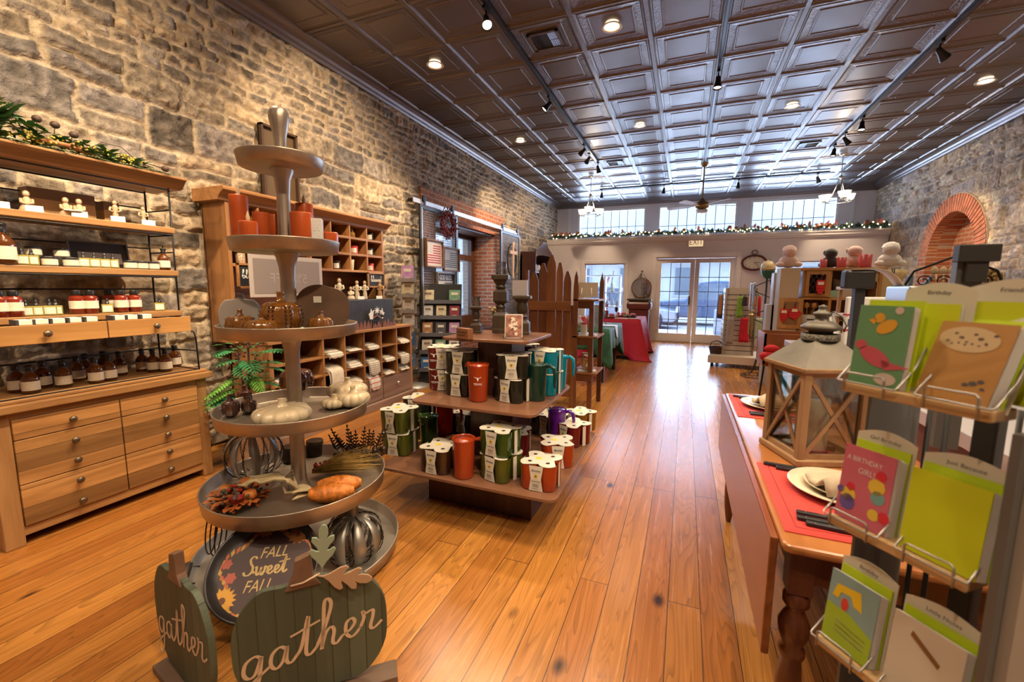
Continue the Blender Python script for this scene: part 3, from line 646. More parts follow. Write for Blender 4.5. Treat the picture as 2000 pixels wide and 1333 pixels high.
# ---- label print: small dark lines on cream paper
def print_mat(name,base,ink,row=.006,col=.03,plane='yz',amt=.55):
    m,nt,b = _m(name); L = nt.links; t = N(nt,'TexCoord'); s = N(nt,'SeparateXYZ'); L.new(t.outputs['Object'],s.inputs[0]); c = N(nt,'CombineXYZ')
    if plane == 'az':
        at2 = N(nt,'Math',operation='ARCTAN2'); L.new(s.outputs['Y'],at2.inputs[0]); L.new(s.outputs['X'],at2.inputs[1]); mm = N(nt,'Math',operation='MULTIPLY'); L.new(at2.outputs[0],mm.inputs[0]); mm.inputs[1].default_value = .035; L.new(mm.outputs[0],c.inputs[0]); L.new(s.outputs['Z'],c.inputs[1])
    else: L.new(s.outputs[plane[0].upper()],c.inputs[0]); L.new(s.outputs[plane[1].upper()],c.inputs[1])
    br = N(nt,'TexBrick'); br.offset = .4; L.new(c.outputs[0],br.inputs['Vector'])
    for k,v in (('Color1',(0,0,0,1)),('Color2',(1,1,1,1)),('Mortar',(1,1,1,1)),('Scale',1.0),('Mortar Size',row*.3),('Mortar Smooth',0),('Brick Width',col),('Row Height',row),('Bias',.1)): br.inputs[k].default_value = v
    nz = N(nt,'TexNoise',Scale=900.0,Detail=1.0); L.new(c.outputs[0],nz.inputs['Vector'])
    iv = N(nt,'Math',operation='SUBTRACT'); iv.inputs[0].default_value = 1; sc_ = N(nt,'SeparateColor'); L.new(br.outputs['Color'],sc_.inputs[0]); L.new(sc_.outputs[0],iv.inputs[1])
    gt = N(nt,'Math',operation='GREATER_THAN'); L.new(nz.outputs[0],gt.inputs[0]); gt.inputs[1].default_value = .47
    mu = N(nt,'Math',operation='MULTIPLY'); L.new(iv.outputs[0],mu.inputs[0]); L.new(gt.outputs[0],mu.inputs[1])
    m2 = N(nt,'Math',operation='MULTIPLY'); L.new(mu.outputs[0],m2.inputs[0]); m2.inputs[1].default_value = amt
    mx = N(nt,'Mix',data_type='RGBA'); L.new(m2.outputs[0],mx.inputs[0]); mx.inputs[6].default_value = (*base,1); mx.inputs[7].default_value = (*ink,1)
    L.new(mx.outputs[2],b.inputs['Base Color']); b.inputs['Roughness'].default_value = .7; MATS[name] = m; return m
LAB = print_mat('bottle_label',(.78,.70,.56),(.2,.18,.16),.0075,.021,'az')
LABF = print_mat('card_print',(.80,.74,.64),(.25,.22,.2),.008,.02,'yz',.35)
AMB = plain('amber_glass',(.19,.055,.010),.06,trans=.55,coat=.5)
RED_L = plain('red_amber',(.30,.035,.012),.07,trans=.4,coat=.5)
CAPB = plain('black_plastic',(.015,.014,.014),.3)
CLR = plain('clear_jar',(.75,.72,.62),.08,trans=.6)
OIL = plain('pale_oil',(.62,.52,.12),.08,trans=.5,coat=.4)
ORD = ['leftmost','second from the left','third from the left','fourth from the left','fifth from the left','sixth from the left','seventh from the left','eighth from the left','ninth from the left','tenth from the left','eleventh from the left','twelfth from the left','thirteenth from the left','fourteenth from the left','fifteenth from the left']
def orders(n):
    if n == 1: return ['only']
    o = [ORD[i] for i in range(n)]; o[-1] = 'rightmost'
    return o
def bottle_kind(name,prof,body,cap,lab=None,lr=0,pump=False,n=20):
    t = thing(name,None,None,(0,0,0)); MB().lathe(prof,n=n).build('glass_body',body,t); MB().lathe(cap,n=14).build('cap',CAPB,t)
    if lab: 
        b = MB(); z0,z1,a = lab; vs = []; m_ = 12
        for k in range(m_+1):
            an = -a+2*a*k/m_
            for z in (z0,z1): vs.append((lr*math.cos(an),lr*math.sin(an),z))
        b.add(vs,[(2*k,2*k+2,2*k+3,2*k+1) for k in range(m_)],True); b.build('paper_label',LAB,t)
    return t
def face(x,y): return math.atan2(-y,-x)        # turn a thing's +x side towards the photographer's side of the room
pump = bottle_kind('amber_bottle',[(.030,0),(.035,.004),(.036,.07),(.034,.085),(.022,.102),(.013,.110),(.013,.118)],AMB,
                   [(.015,.118),(.0155,.124),(.014,.134),(.013,.136),(.018,.142),(.018,.149),(.005,.153)],(.018,.066,1.3),.0366)
pill = bottle_kind('red_bottle',[(.028,0),(.033,.004),(.034,.088),(.029,.099),(.018,.103),(.018,.108)],RED_L,[(.020,.106),(.0205,.108),(.0205,.130),(.019,.133)],(.030,.074,1.35),.0346)
drop = thing('dropper_bottle',None,None); MB().cbox((0,0,.026),(.030,.052,.052)).build('glass_body',OIL,drop,bevel=.004)
MB().lathe([(.010,.052),(.010,.062),(.006,.064),(.007,.070),(.005,.084),(.001,.086)],n=12).build('cap',CAPB,drop); MB().box(.0155,.0163,-.021,.021,.008,.044).build('paper_label',LABF,drop)
jar = thing('cosmetic_jar',None,None); MB().lathe([(.030,0),(.034,.003),(.034,.042)],n=20).build('glass_body',CLR,jar); MB().lathe([(.035,.042),(.0355,.045),(.0355,.052),(.034,.053)],n=20).build('cap',CAPB,jar)
b = MB(); vs = [(.0346*math.cos(a),.0346*math.sin(a),z) for a in [(-1.4+2.8*k/12) for k in range(13)] for z in (.007,.037)]; b.add(vs,[(2*k,2*k+2,2*k+3,2*k+1) for k in range(12)],True); b.build('paper_label',LAB,jar)
PROT = {}
def place(proto,x,y,z,label,cat,group,rz=None,s=1.0):
    o = proto if proto.name not in PROT else dup(proto)
    PROT[proto.name] = 1
    o.location = (x,y,z); o.rotation_euler = (0,0,face(x,y) if rz is None else rz); o.scale = (s,s,s); tag(o,label,cat,group); return o
def row(proto,pts,z,ax,v,fmt,cat,group,s=1.0,rz=None):
    """pts: pixel (x, y) of each base; ax/v: the plane it stands on"""
    od = orders(len(pts))
    for i,p in enumerate(pts):
        q = at(p[0],p[1],ax,v); place(proto,q.x,q.y,z,fmt.replace('#',od[i]),cat,group,s=p[2] if len(p) > 2 else s,rz=rz)
CB = [(35,766),(62,768),(86,757),(126,756),(153,744),(170,738),(189,748),(205,731),(215,743),(236,733),(280,725),(301,726),(325,725),(343,716)]
ODS = orders(14); ODS[10:13] = ['fourth from the right','third from the right','second from the right']; ODS = [o for o in ODS]
for i,p in enumerate(CB):
    q = at(p[0],p[1],'z',.763); place(pump,max(q.x,-3.47),q.y,.763,'brown glass bottle with cream label on cabinet counter, '+ODS[i],'bottle','amber bottles on the cabinet counter')
SXF = -3.155
def shelfrow(proto,ys,z,fmt,cat,group,x=SXF,s=1.0):
    od = orders(len(ys))
    for i,y in enumerate(ys): place(proto,x if not isinstance(y,tuple) else y[1],y if not isinstance(y,tuple) else y[0],z,fmt.replace('#',od[i]),cat,group,s=s)
def ys(px,py=610,x=SXF): return at(px,py,'x',x).y
shelfrow(pill,[ys(0),ys(29),(ys(152,605,-3.18),-3.18),(ys(182),-3.17),(ys(215,600,-3.25),-3.25),(ys(242),-3.17),(ys(268),-3.17)],1.172,'red brown glass bottle with black lid above the tray drawers, #','bottle','red brown bottles on the lowest shelf')
shelfrow(drop,[ys(52),ys(72),ys(90,610,-3.2),ys(110),ys(211),ys(313)],1.172,'square pale oil dropper bottle on the lowest wire-framed shelf, #','dropper bottle','dropper bottles on the lowest shelf')
shelfrow(drop,[ys(45,520),ys(64,520),ys(165,524),ys(186,524),ys(206,524),ys(222,524)],1.434,'yellow oil dropper bottle on the middle shelf, #','dropper bottle','dropper bottles on the middle shelf')
shelfrow(jar,[ys(98,522),ys(140,524),ys(256,528),ys(278,528),ys(300,528)],1.434,'low round jar with cream label at the middle shelf front, #','jar','jars at the front of the middle shelf',s=.95)
shelfrow(jar,[(ys(66,500,-3.25),-3.25),(ys(121,503,-3.25),-3.25)],1.487,'low round jar raised behind others on the middle shelf, #','jar','raised jars on the middle shelf',s=.95)
b = MB().box(-3.30,-3.21,ys(66,500,-3.25)-.05,ys(121,503,-3.25)+.05,1.4335,1.4865); tag(b.build('display_riser',plain('dark_card',(.03,.025,.02),.6),bevel=.002),'dark riser block under the two raised jars','riser')
big = dup(pump,(-3.16,ys(10,520),1.434),face(-3.16,1.0),'large brown glass bottle at the left end of the middle shelf',scale=1.35); big['category'] = 'bottle'; del big['group']
pb = dup(pump,(SXF,ys(322,530),1.434),face(-3.16,1.7),'amber pump bottle at the right end of the middle shelf',scale=.92); del pb['group']
b = MB().tube([(0,0,.15),(0,0,.172),(.022,0,.170)],.0035); k = b.build('pump_nozzle',CAPB,pb)
# framed notice on the middle shelf
fr = thing('picture_frame','dark framed printed notice leaning behind dropper bottles on the middle shelf','picture frame',(-3.30,ys(197,500,-3.30),1.434)); fr.rotation_euler = (0,-.16,0)
b = MB().box(0,.012,-.145,-.137,0,.16).box(0,.012,.137,.145,0,.16).box(0,.012,-.137,.137,0,.008).box(0,.012,-.137,.137,.152,.16); b.build('frame_border',plain('thin_silver',(.25,.24,.22),.35,.8),fr)
MB().box(0,.006,-.137,.137,.008,.152).build('mat_board',plain('dark_mat_board',(.035,.03,.03),.6),fr)
MB().box(.006,.0075,-.105,.105,.03,.095).build('printed_sheet',print_mat('notice_print',(.5,.48,.46),(.1,.1,.1),.008,.018,'yz',.6),fr)
# soap boxes lying across the trays
def soap(y,x,i,lab):
    t = thing('soap_box',lab,'box',(x,y,1.136),group='banded soap boxes over the tray drawers')
    MB().box(-.035,.035,-.024,.024,0,.026).build('box_body',paper,t,bevel=.002); MB().box(-.0355,.0355,-.0335,-.024,0,.0265).build('dark_band',plain('charcoal_band',(.05,.045,.05),.6),t)
for i,(px,py) in enumerate([(48,631),(80,629),(113,627),(146,626),(178,625),(232,620),(257,619),(285,617)]):
    q = at(px,py-3,'x',-3.02); soap(q.y,-3.045,i,'white box with dark band across the tray drawers, '+orders(8)[i])
# top kraft boxes, figurines and cards
KR = plain('kraft_box',(.40,.26,.12),.7,noise=.06,nscale=6); FIG = plain('carved_figure',(.50,.36,.23),.6,noise=.15,nscale=40); FIGD = plain('carved_hair',(.22,.11,.05),.6)
def kraft(name,lab,pa,pb_,h,x=-3.30,d=.10,z=1.708):
    y0,y1 = at(*pa,'x',x).y,at(*pb_,'x',x).y
    t = thing(name,lab,'box',(x,(y0+y1)/2,z)); MB().box(-d,0,-(y1-y0)/2,(y1-y0)/2,0,h).build('box_body',KR,t,bevel=.002); MB().box(-d-.001,.001,-(y1-y0)/2-.001,(y1-y0)/2+.001,h*.62,h+.002).build('box_lid',wood('lid_brown',(.18,.10,.05),(.24,.14,.07),'y'),t,bevel=.002)
kraft('gift_box','long brown gift box standing behind the pair figurine on the top shelf',(62,440),(190,440),.15)
kraft('gift_box','narrow brown gift box behind the angel figurine on the top shelf',(206,440),(236,440),.13)
kraft('gift_box','brown gift box cut by the left edge on the top shelf',(-20,430),(6,430),.18)
def figurine(name,label,x,y,z,poses,s=1.0,rz=None,robe=None):
    t = thing(name,label,'figurine',(x,y,z),rz=face(x,y) if rz is None else rz); t.scale = (s,)*3
    R_ = robe or FIG
    for (dx,dy,kind) in poses:
        b = MB()
        if kind == 'stand':
            b.lathe([(.020,0),(.021,.004),(.016,.05),(.014,.066),(.019,.082),(.012,.094),(.006,.099)],(dx,dy,0),14,sq=.8)
            b.tube([(dx,dy-.018,.084),(dx+.006,dy-.024,.066),(dx+.018,dy-.008,.058)],[.006,.0055,.004],7); b.tube([(dx,dy+.018,.084),(dx+.006,dy+.024,.066),(dx+.018,dy+.008,.058)],[.006,.0055,.004],7); hz = .109
        else:
            b.lathe([(.030,0),(.032,.006),(.024,.022),(.015,.032),(.017,.05),(.010,.060),(.005,.064)],(dx,dy,0),14,sq=.85)
            b.tube([(dx,dy-.016,.052),(dx+.014,dy-.016,.038),(dx+.022,dy,.030)],[.006,.0055,.004],7); b.tube([(dx,dy+.016,.052),(dx+.014,dy+.016,.038),(dx+.022,dy,.030)],[.006,.0055,.004],7); hz = .074
        b.build('robe',R_,t); b2 = MB().sphere((dx+.001,dy,hz),.0115,6,(1,.9,1.15)); b2.build('figure_head',plain('figure_face',(.58,.42,.28),.6),t)
        MB().sphere((dx-.003,dy,hz+.003),.0122,6,(.95,1,1.05)).build('hair',FIGD,t)
    return t
def card(x,y,z,lab,rz=None):
    t = thing('price_card',lab,'card',(x,y,z),rz=face(x,y) if rz is None else rz); MB().quad((.008,-.032,0),(.008,.032,0),(-.004,.032,.032),(-.004,-.032,.032)).add([(.008,-.032,0),(-.004,-.032,.032),(-.018,-.032,0),(.008,.032,0),(-.004,.032,.032),(-.018,.032,0)],[(0,1,2),(3,5,4),(1,4,5,2)]).build('folded_card',white,t)
fy = lambda px,x=-3.2: at(px,430,'x',x).y
figurine('figurine','small seated figurine reading on the top shelf, left of the long box',-3.2,fy(57),1.709,[(0,0,'sit')],1.25)
figurine('figurine','pair of small seated figurines sharing a book on the top shelf',-3.2,fy(145),1.709,[(0,-.022,'sit'),(0,.022,'sit')],1.2)
MB().box(.02,.05,-.03,.03,.026,.031).build('open_book',paper,bpy.data.objects['figurine.001'])
figurine('figurine','small standing winged figurine in front of the narrow gift box',-3.2,fy(227),1.709,[(0,0,'stand')],1.05)
figurine('figurine','small standing figurine holding a bowl at the right end of top shelf',-3.2,fy(281,-3.2),1.709,[(0,0,'stand')],.95)
for px,nm in ((4,'at the left edge'),(70,'below the seated reader'),(157,'below the pair figurine'),(231,'below the winged figurine'),(290,'below the bowl bearer')): card(-3.145,fy(px,-3.145),1.709,'small white card '+nm+' on the top shelf')
# dried arrangement on top of the cabinet
GRN = plain('leaf_green',(.05,.14,.045),.5,noise=.35,nscale=15); GRN2 = plain('leaf_dusty',(.13,.22,.10),.55,noise=.3,nscale=12); YEL = plain('yellow_sprig',(.45,.36,.05),.6,noise=.3,nscale=60)
POD = plain('dark_pod',(.05,.025,.018),.6,bump=.002,nscale=120); TWIG = plain('dark_twig',(.06,.03,.02),.7); CIN = plain('cinnamon',(.35,.14,.06),.6,noise=.2); MOSS = plain('moss',(.16,.13,.04),.9,noise=.5,nscale=80,bump=.004)
r = random.Random(3)
ga = thing('floral_arrangement','dried arrangement of fern fronds, seed pods and cinnamon on top of the left cabinet','arrangement',(-3.23,1.25,2.025))
def frond(b,p,d,up,L,w,n=14,curl=.25):
    p = Vector(p); d = Vector(d).normalized(); up = Vector(up); sd = d.cross(up).normalized(); pts = []
    for i in range(n+1):
        t = i/n; pts.append(p+d*L*t+Vector((0,0,-curl*L*t*t)))
    b.tube(pts,.0016,4)
    for i in range(1,n+1):
        t = i/n; l = w*math.sin(PI*min(.97,.15+t*.85))
        dd = (pts[i]-pts[i-1]).normalized()
        for s_ in (-1,1): b.leaf(pts[i],dd*.75+sd*s_,up,l,l*.22+.004,4,.15)
b = MB()
b = MB()
for i in range(26):
    y = -.46+.36*r.random(); frond(b,(.03,y,.04),(.35*r.uniform(-.5,1),r.uniform(-1,.9),r.uniform(.35,1.1)),(0,0,1),r.uniform(.20,.32),r.uniform(.06,.10)); b.build('fern_frond',GRN2,ga); b = MB()
for i in range(5): b = MB(); frond(b,(.10,-.2+.16*i,.015),(.8,.8,.15),(0,0,1),.15,.04,10); b.build('fern_frond',GRN2,ga)
b = MB()
for i in range(380):
    y = r.uniform(-.50,.46); a = r.uniform(0,6.28); h = .13*(1-abs(y-(-.15))/.8)
    b.leaf((r.uniform(-.02,.13),y,.015+h*r.random()),(math.cos(a),math.sin(a),r.uniform(-.1,.8)),(0,0,1),r.uniform(.045,.085),r.uniform(.025,.035),4)
b.build('foliage',GRN,ga)
b = MB()
for i in range(160):
    y = r.choice((-.02,.13,.34))+r.gauss(0,.05); b.sphere((.09+r.gauss(0,.03),y,.03+r.random()*.05),.006,3)
b.build('yellow_blossoms',YEL,ga)
b = MB().sphere((.03,0,.0),.055,6,(1,2.6,.9)).sphere((.02,.3,.0),.04,6,(1,3,.8)).sphere((.02,-.3,.0),.05,6,(1,3,.8)); b.build('moss_base',MOSS,ga)
b = MB().tube([(.09,-.03,.055),(.13,.09,.05)],.011,8).tube([(.11,.10,.06),(.10,.2,.03)],.014,8); b.build('cinnamon_stick',CIN,ga)
for (p,q) in (((.06,-.05,.06),(.02,-.13,.27)),((.05,.06,.06),(.05,.07,.16)),((.06,.12,.06),(.06,.14,.13)),((.08,.25,.04),(.10,.56,.05)),((.03,0,.04),(.0,.02,.18))):
    m_ = [(p[k]+q[k])/2+(.02 if k == 2 else 0) for k in range(3)]
    s_ = MB().tube([p,m_,q],[.003,.0025,.0035],6).build('twig',TWIG,ga); MB().sphere(q,.021,6,(1,1,.9)).build('seed_pod',POD,ga)
b = MB().tube([(.08,.16,.05),(.09,.25,.12),(.09,.34,.12),(.1,.42,.05)],.0025,5); b.build('twig',TWIG,ga)
# ================================================================== pigeonhole hutch
CED = wood('cedar',(.30,.13,.045),(.50,.25,.095),'z',rough=.45); CEDH = wood('cedar_h',(.30,.13,.045),(.52,.27,.10),'y',rough=.45)
CEDD = wood('cedar_back',(.16,.075,.03),(.26,.13,.055),'z',rough=.55); CEDB = wood('cedar_planks',(.24,.10,.04),(.40,.19,.08),'y',rough=.5,plank=.09,pax='z')
GRYW = wood('greyed_cedar',(.22,.13,.10),(.36,.24,.18),'y',rough=.55)
hu = thing('pigeonhole_hutch','cedar hutch of pigeonholes over open cubbies and drawers against stone wall','hutch',(-3.35,3.3,0))
U0,U1,LX = 2.30,4.15,-3.30
b = MB().box(-3.57,-3.30,U0,U0+.03,.88,2.0).box(-3.57,-3.30,U1-.03,U1,.88,2.0)
cols = [U0+.015+(U1-U0-.03)*i/7 for i in range(8)]
for y in cols[1:-1]: b.box(-3.56,LX,y-.009,y+.009,1.50,1.985)
b.build('upright',CED,hu,world=True,bevel=.002)
b = MB()
for z in (1.50,1.675,1.845,1.985): b.box(-3.56,LX-.001,U0+.028,U1-.028,z-.012,z+.012)
b.build('pigeonhole_shelf',CEDH,hu,world=True,bevel=.002)
MB().box(-3.58,-3.56,U0,U1,.88,2.0).build('back_panel',CEDB,hu,world=True)
MB().prism([(-3.58,1.98),(-3.29,1.98),(-3.285,2.0),(-3.26,2.025),(-3.235,2.04),(-3.22,2.05),(-3.22,2.068),(-3.235,2.078),(-3.58,2.078)],U0-.06,U1+.06,'y').build('crown',CEDH,hu,world=True,bevel=.003)
B0,B1,FX = 2.43,4.385,-3.10
lc = [B0+.02+(B1-B0-.04)*i/7 for i in range(8)]
b = MB().box(-3.57,FX,B0,B0+.04,.05,.865).box(-3.57,FX,B1-.03,B1,.05,.865)
for y in lc[1:-1]: b.box(-3.56,FX,y-.009,y+.009,.33,.86)
b.build('upright',CED,hu,world=True,bevel=.002)
b = MB()
for z in (.503,.674): b.box(-3.56,FX-.001,B0+.035,B1-.025,z-.009,z+.009)
b.box(-3.56,FX-.001,B0+.035,B1-.025,.325,.345)
b.build('cubby_shelf',CEDH,hu,world=True,bevel=.002)
MB().box(-3.58,-3.085,B0-.01,B1+.01,.86,.885).build('counter',CEDH,hu,world=True,bevel=.003)
MB().box(-3.56,-3.54,B0,B1,.33,.86).build('back_panel',CEDD,hu,world=True)
MB().box(-3.56,FX-.02,B0+.04,B1-.03,.06,.325).box(-3.57,-3.045,B0-.02,B1+.015,0,.075).build('plinth',GRYW,hu,world=True,bevel=.003)
for (y0,y1) in ((B0+.045,2.98),(2.99,3.26),(3.27,3.82),(3.83,B1-.035)):
    d = MB().box(FX-.02,FX+.004,y0,y1,.082,.32).build('drawer',GRYW,hu,world=True,bevel=.003)
    b = MB(); b.M = T(FX+.003,(y0+y1)/2,.21,ry=PI/2); b.lathe([(.026,0),(.024,.010),(.014,.018),(.002,.021)],n=16,sq=.75); b.build('knob',plain('chrome',(.6,.6,.6),.2,1),d,world=True)
# candles and jars in the pigeonholes
rowz = (1.512,1.687,1.857); uc = [(cols[i]+cols[i+1])/2 for i in range(7)]
BLKG = plain('black_jar',(.02,.018,.017),.12,coat=.4); REDG = plain('red_jar',(.42,.025,.03),.15,coat=.4); SPK = plain('speckled_jar',(.45,.33,.22),.3,noise=.6,nscale=90)
def jarc(col,row_,mat,nm,lab,r=.036,h=.075,dy=0,cat='candle jar'):
    t = thing(nm,lab,cat,(-3.37,uc[col]+dy,rowz[row_])); MB().lathe([(r*.94,0),(r,.004),(r,h),(r*.9,h+.002)],n=20).build('jar_body',mat,t); MB().lathe([(r*1.02,h),(r*1.02,h+.008),(r*.9,h+.011)],n=20).build('lid',mat,t)
    if mat is not SPK:
        a_ = face(-3.37,uc[col])-.1; vs = [((r+.0008)*math.cos(a),(r+.0008)*math.sin(a),z) for a in [a_-.75+1.5*k/8 for k in range(9)] for z in (.012,h-.014)]
        MB().add(vs,[(2*k,2*k+2,2*k+3,2*k+1) for k in range(8)],True).build('paper_label',paper,t)
rn = ('bottom','middle','top')
for c,r_,m_,k_ in ((6,2,BLKG,'black'),(6,1,BLKG,'black'),(6,0,REDG,'red'),(5,1,REDG,'red'),(4,0,BLKG,'black'),(3,0,SPK,'speckled'),(0,0,SPK,'speckled'),(0,2,BLKG,'dark'),(1,1,BLKG,'black'),(2,2,BLKG,'black')):
    jarc(c,r_,m_,'candle_jar','%s candle jar in the %s row of pigeonholes, %s column' % (k_,rn[r_],['first','second','third','fourth','fifth','sixth','last'][c]),r=.042 if k_ == 'red' and c == 5 else .036)
t = thing('perfume_bottle','amber perfume bottle in the top row of pigeonholes, sixth column','bottle',(-3.36,uc[5]-.03,rowz[2])); MB().lathe([(.026,0),(.03,.004),(.03,.05),(.012,.064),(.012,.074)],n=16).build('glass_body',plain('honey_glass',(.5,.26,.06),.1,trans=.5),t); MB().sphere((0,0,.082),.011,5).build('stopper',CLR,t)
t = thing('paper_cone','cream patterned tapered tin in the bottom row of pigeonholes, sixth column','tin',(-3.36,uc[5]-.06,rowz[0])); MB().lathe([(.022,0),(.033,.11),(.03,.112)],n=16).build('tin_body',plain('cream_print',(.62,.56,.40),.5,noise=.4,nscale=70),t)
# written chalkboard signs
CHK = plain('chalkboard',(.02,.022,.03),.7); CHW = plain('chalk_white',(.8,.8,.78),.8)
SCR = {  # single-stroke script letters, advance
 'b': ([[(0,.25),(.12,.5),(.3,.95),(.27,1.12),(.18,1.1),(.14,.8),(.14,.1),(.22,0),(.36,.06),(.40,.25),(.32,.38),(.2,.34)],[(.32,.38),(.5,.32)]],.5),
 'l': ([[(0,.1),(.16,.5),(.28,.95),(.24,1.12),(.15,1.08),(.12,.7),(.13,.12),(.2,0),(.34,.12)]],.34),
 'e': ([[(0,.12),(.2,.2),(.3,.34),(.24,.46),(.12,.4),(.1,.16),(.2,0),(.32,.04),(.42,.16)]],.4),
 's': ([[(0,.08),(.14,.3),(.2,.48),(.24,.28),(.26,.1),(.18,0),(.06,.05)],[(.22,.04),(.4,.14)]],.38),
 'd': ([[(.34,.38),(.22,.46),(.08,.32),(.08,.1),(.18,0),(.3,.1),(.38,.5),(.42,1.1)],[(.38,.5),(.38,.12),(.46,0),(.56,.1)]],.55),
 'g': ([[(.40,.40),(.28,.5),(.10,.42),(.04,.2),(.12,.04),(.26,.08),(.40,.44)],[(.40,.44),(.34,0),(.22,-.45),(.04,-.62),(-.12,-.5),(-.05,-.3),(.2,-.1),(.55,.12)]],.55),
 'a': ([[(.34,.38),(.22,.48),(.06,.38),(.02,.14),(.12,.0),(.26,.12),(.36,.44)],[(.36,.44),(.33,.1),(.42,0),(.56,.14)]],.55),
 't': ([[(0,.12),(.1,.3),(.26,.95),(.22,.5),(.18,.1),(.26,0),(.42,.14)],[(-.12,.62),(.1,.66),(.5,.74)]],.40),
 'h': ([[(0,.12),(.2,.55),(.34,1.0),(.28,1.18),(.2,1.1),(.16,.5),(.10,0)],[(.11,.05),(.2,.36),(.32,.46),(.38,.34),(.34,.08),(.42,0),(.54,.12)]],.53),
 'r': ([[(0,.12),(.10,.34),(.08,.52),(.14,.44),(.30,.46),(.30,.30),(.24,.06),(.32,-.02),(.50,.1)]],.46),
 'w': ([[(0,.4),(.08,.48),(.1,.12),(.2,0),(.32,.2),(.34,.44)],[(.33,.3),(.36,.04),(.46,0),(.56,.3),(.54,.46),(.7,.38)]],.64),
 'S': ([[(.55,.95),(.5,1.08),(.34,1.1),(.22,.92),(.3,.68),(.42,.5),(.42,.22),(.26,.04),(.04,.06),(-.04,.24)],[(.42,.3),(.56,.12)]],.58)}
def smooth(pts,k=4):
    P = [Vector((*p,0)) for p in pts]; out = []
    for i in range(len(P)-1):
        a,b_,c,d = P[max(0,i-1)],P[i],P[i+1],P[min(len(P)-1,i+2)]
        for j in range(k):
            t = j/k; out.append(.5*((2*b_)+(-a+c)*t+(2*a-5*b_+4*c-d)*t*t+(-a+3*b_-3*c+d)*t**3))
    return [(p.x,p.y) for p in out+[P[-1]]]
def script(word,r=.04,slope=.0):
    """ribbon strokes in the xz plane, letter height 1; returns (MB, width)"""
    b = MB(); x = 0
    for ch in word:
        st,adv = SCR[ch]
        for s_ in st:
            p = smooth(s_); n_ = len(p); L_ = []; R_ = []
            for i in range(n_):
                a = Vector(p[max(0,i-1)]); c = Vector(p[min(n_-1,i+1)]); d = (c-a); d = d.normalized() if d.length > 1e-9 else Vector((1,0)); nrm = Vector((-d.y,d.x))
                wd = r*(.65+.7*abs(d.y)); q = Vector(p[i]); L_.append(q+nrm*wd); R_.append(q-nrm*wd)
            vs = [(x+q.x,0,q.y+slope*(x+q.x)) for q in L_]+[(x+q.x,0,q.y+slope*(x+q.x)) for q in R_]
            b.add(vs,[(i,i+1,n_+i+1,n_+i) for i in range(n_-1)])
        x += adv
    return b,x
def place_script(word,size,mat,parent,M,r=.04,slope=0,name='lettering'):
    b,w = script(word,r,slope); X = M @ Matrix.Scale(size,4) @ Matrix.Translation((-w/2,0,-.25))
    b.v = [tuple(X @ Vector(p)) for p in b.v]; return b.build(name,mat,parent,solid=.0008)
for nm,y0,y1,x,z0,z1,lab in (('a',2.335,2.60,-3.28,1.315,1.515,'square chalkboard sign in a cedar frame hung at the hutch left side, mostly hidden'),('b',3.83,4.12,-3.28,1.325,1.495,'small chalkboard sign with white script hung at the hutch right side')):
    s_ = thing('chalkboard_sign',lab,'sign',(x,(y0+y1)/2,z0)); w,h = y1-y0,z1-z0
    MB().box(0,.018,-w/2,-w/2+.018,0,h).box(0,.018,w/2-.018,w/2,0,h).box(0,.018,-w/2,w/2,0,.018).box(0,.018,-w/2,w/2,h-.018,h).build('frame_border',CEDH,s_,bevel=.002)
    MB().box(0,.008,-w/2+.018,w/2-.018,.018,h-.018).build('chalkboard',CHK,s_)
    place_script('blessed',.062,CHW,s_,T(.0095,0,h*.48,rz=PI/2),r=.035)
# grey poster in a stand on the lower counter
ps = thing('sale_poster','grey framed sale poster on a slim stand behind the tiered tray pole','poster',(-3.13,2.69,.886)); ps.rotation_euler = (0,0,-.0)
MB().box(-.004,.004,-.36,.36,.36,.70).build('poster_border',plain('poster_frame_grey',(.42,.37,.34),.35),ps,bevel=.002); MB().box(.004,.006,-.325,.325,.39,.665).build('poster_sheet',plain('poster_grey',(.22,.18,.165),.5),ps)
o = text('lettering','5% OFF',.115,plain('poster_letters',(.30,.26,.24),.5),ps,T(.0065,0,.51) @ Matrix(((0,0,1,0),(-1,0,0,0),(0,1,0,0),(0,0,0,1))),.0006)
MB().box(-.01,.01,-.02,.02,.006,.36).box(-.06,.06,-.10,.10,0,.006).build('poster_stand',plain('stand_grey',(.3,.28,.27),.4,.5),ps)
# nativity banner box and figures
nb = thing('display_plinth','black fabric-wrapped box on the hutch counter carrying figurines','display box',(-3.3,3.76,.886))
MB().box(-.235,.13,-.43,.37,0,.315).build('box_body',plain('black_fabric',(.03,.03,.035),.55,noise=.3,nscale=8,bump=.01),nb,bevel=.01)
cut = thing('nativity_cutout','white and rust nativity silhouette cut-out in front of the black box','ornament',(-3.135,3.80,.886))
b = MB(); 
for dy,s_ in ((-.09,1),(.09,-1)): b.prism([(dy-.02,.10),(dy+.02,.10),(dy+.03*s_,.15),(dy+.045*s_,.20),(dy+.015*s_,.175),(dy,.215),(dy-.015*s_,.17),(dy-.04*s_,.16)],-.003,.003,'x')
b.prism([(.052*math.cos(a)*(1 if i % 2 == 0 else .35),.19+.045*math.sin(a)*(1 if i % 2 == 0 else .35)) for i,a in enumerate([PI*k/8 for k in range(16)])],.003,.006,'x')
b.build('angels_and_star',white,cut)
b = MB()
rr = random.Random(5)
for i in range(13):
    y = -.36+.055*i; h = .05+.05*rr.random(); b.prism([(y-.03,0),(y+.03,0),(y+.02,h*.6),(y+.004,h),(y-.015,h*.7)],-.002,.002,'x')
b.prism([(-.09,0),(-.075,0),(-.07,.1),(0,.13),(.07,.1),(.075,0),(.09,0),(.085,.11),(0,.15),(-.085,.11)],-.002,.002,'x')
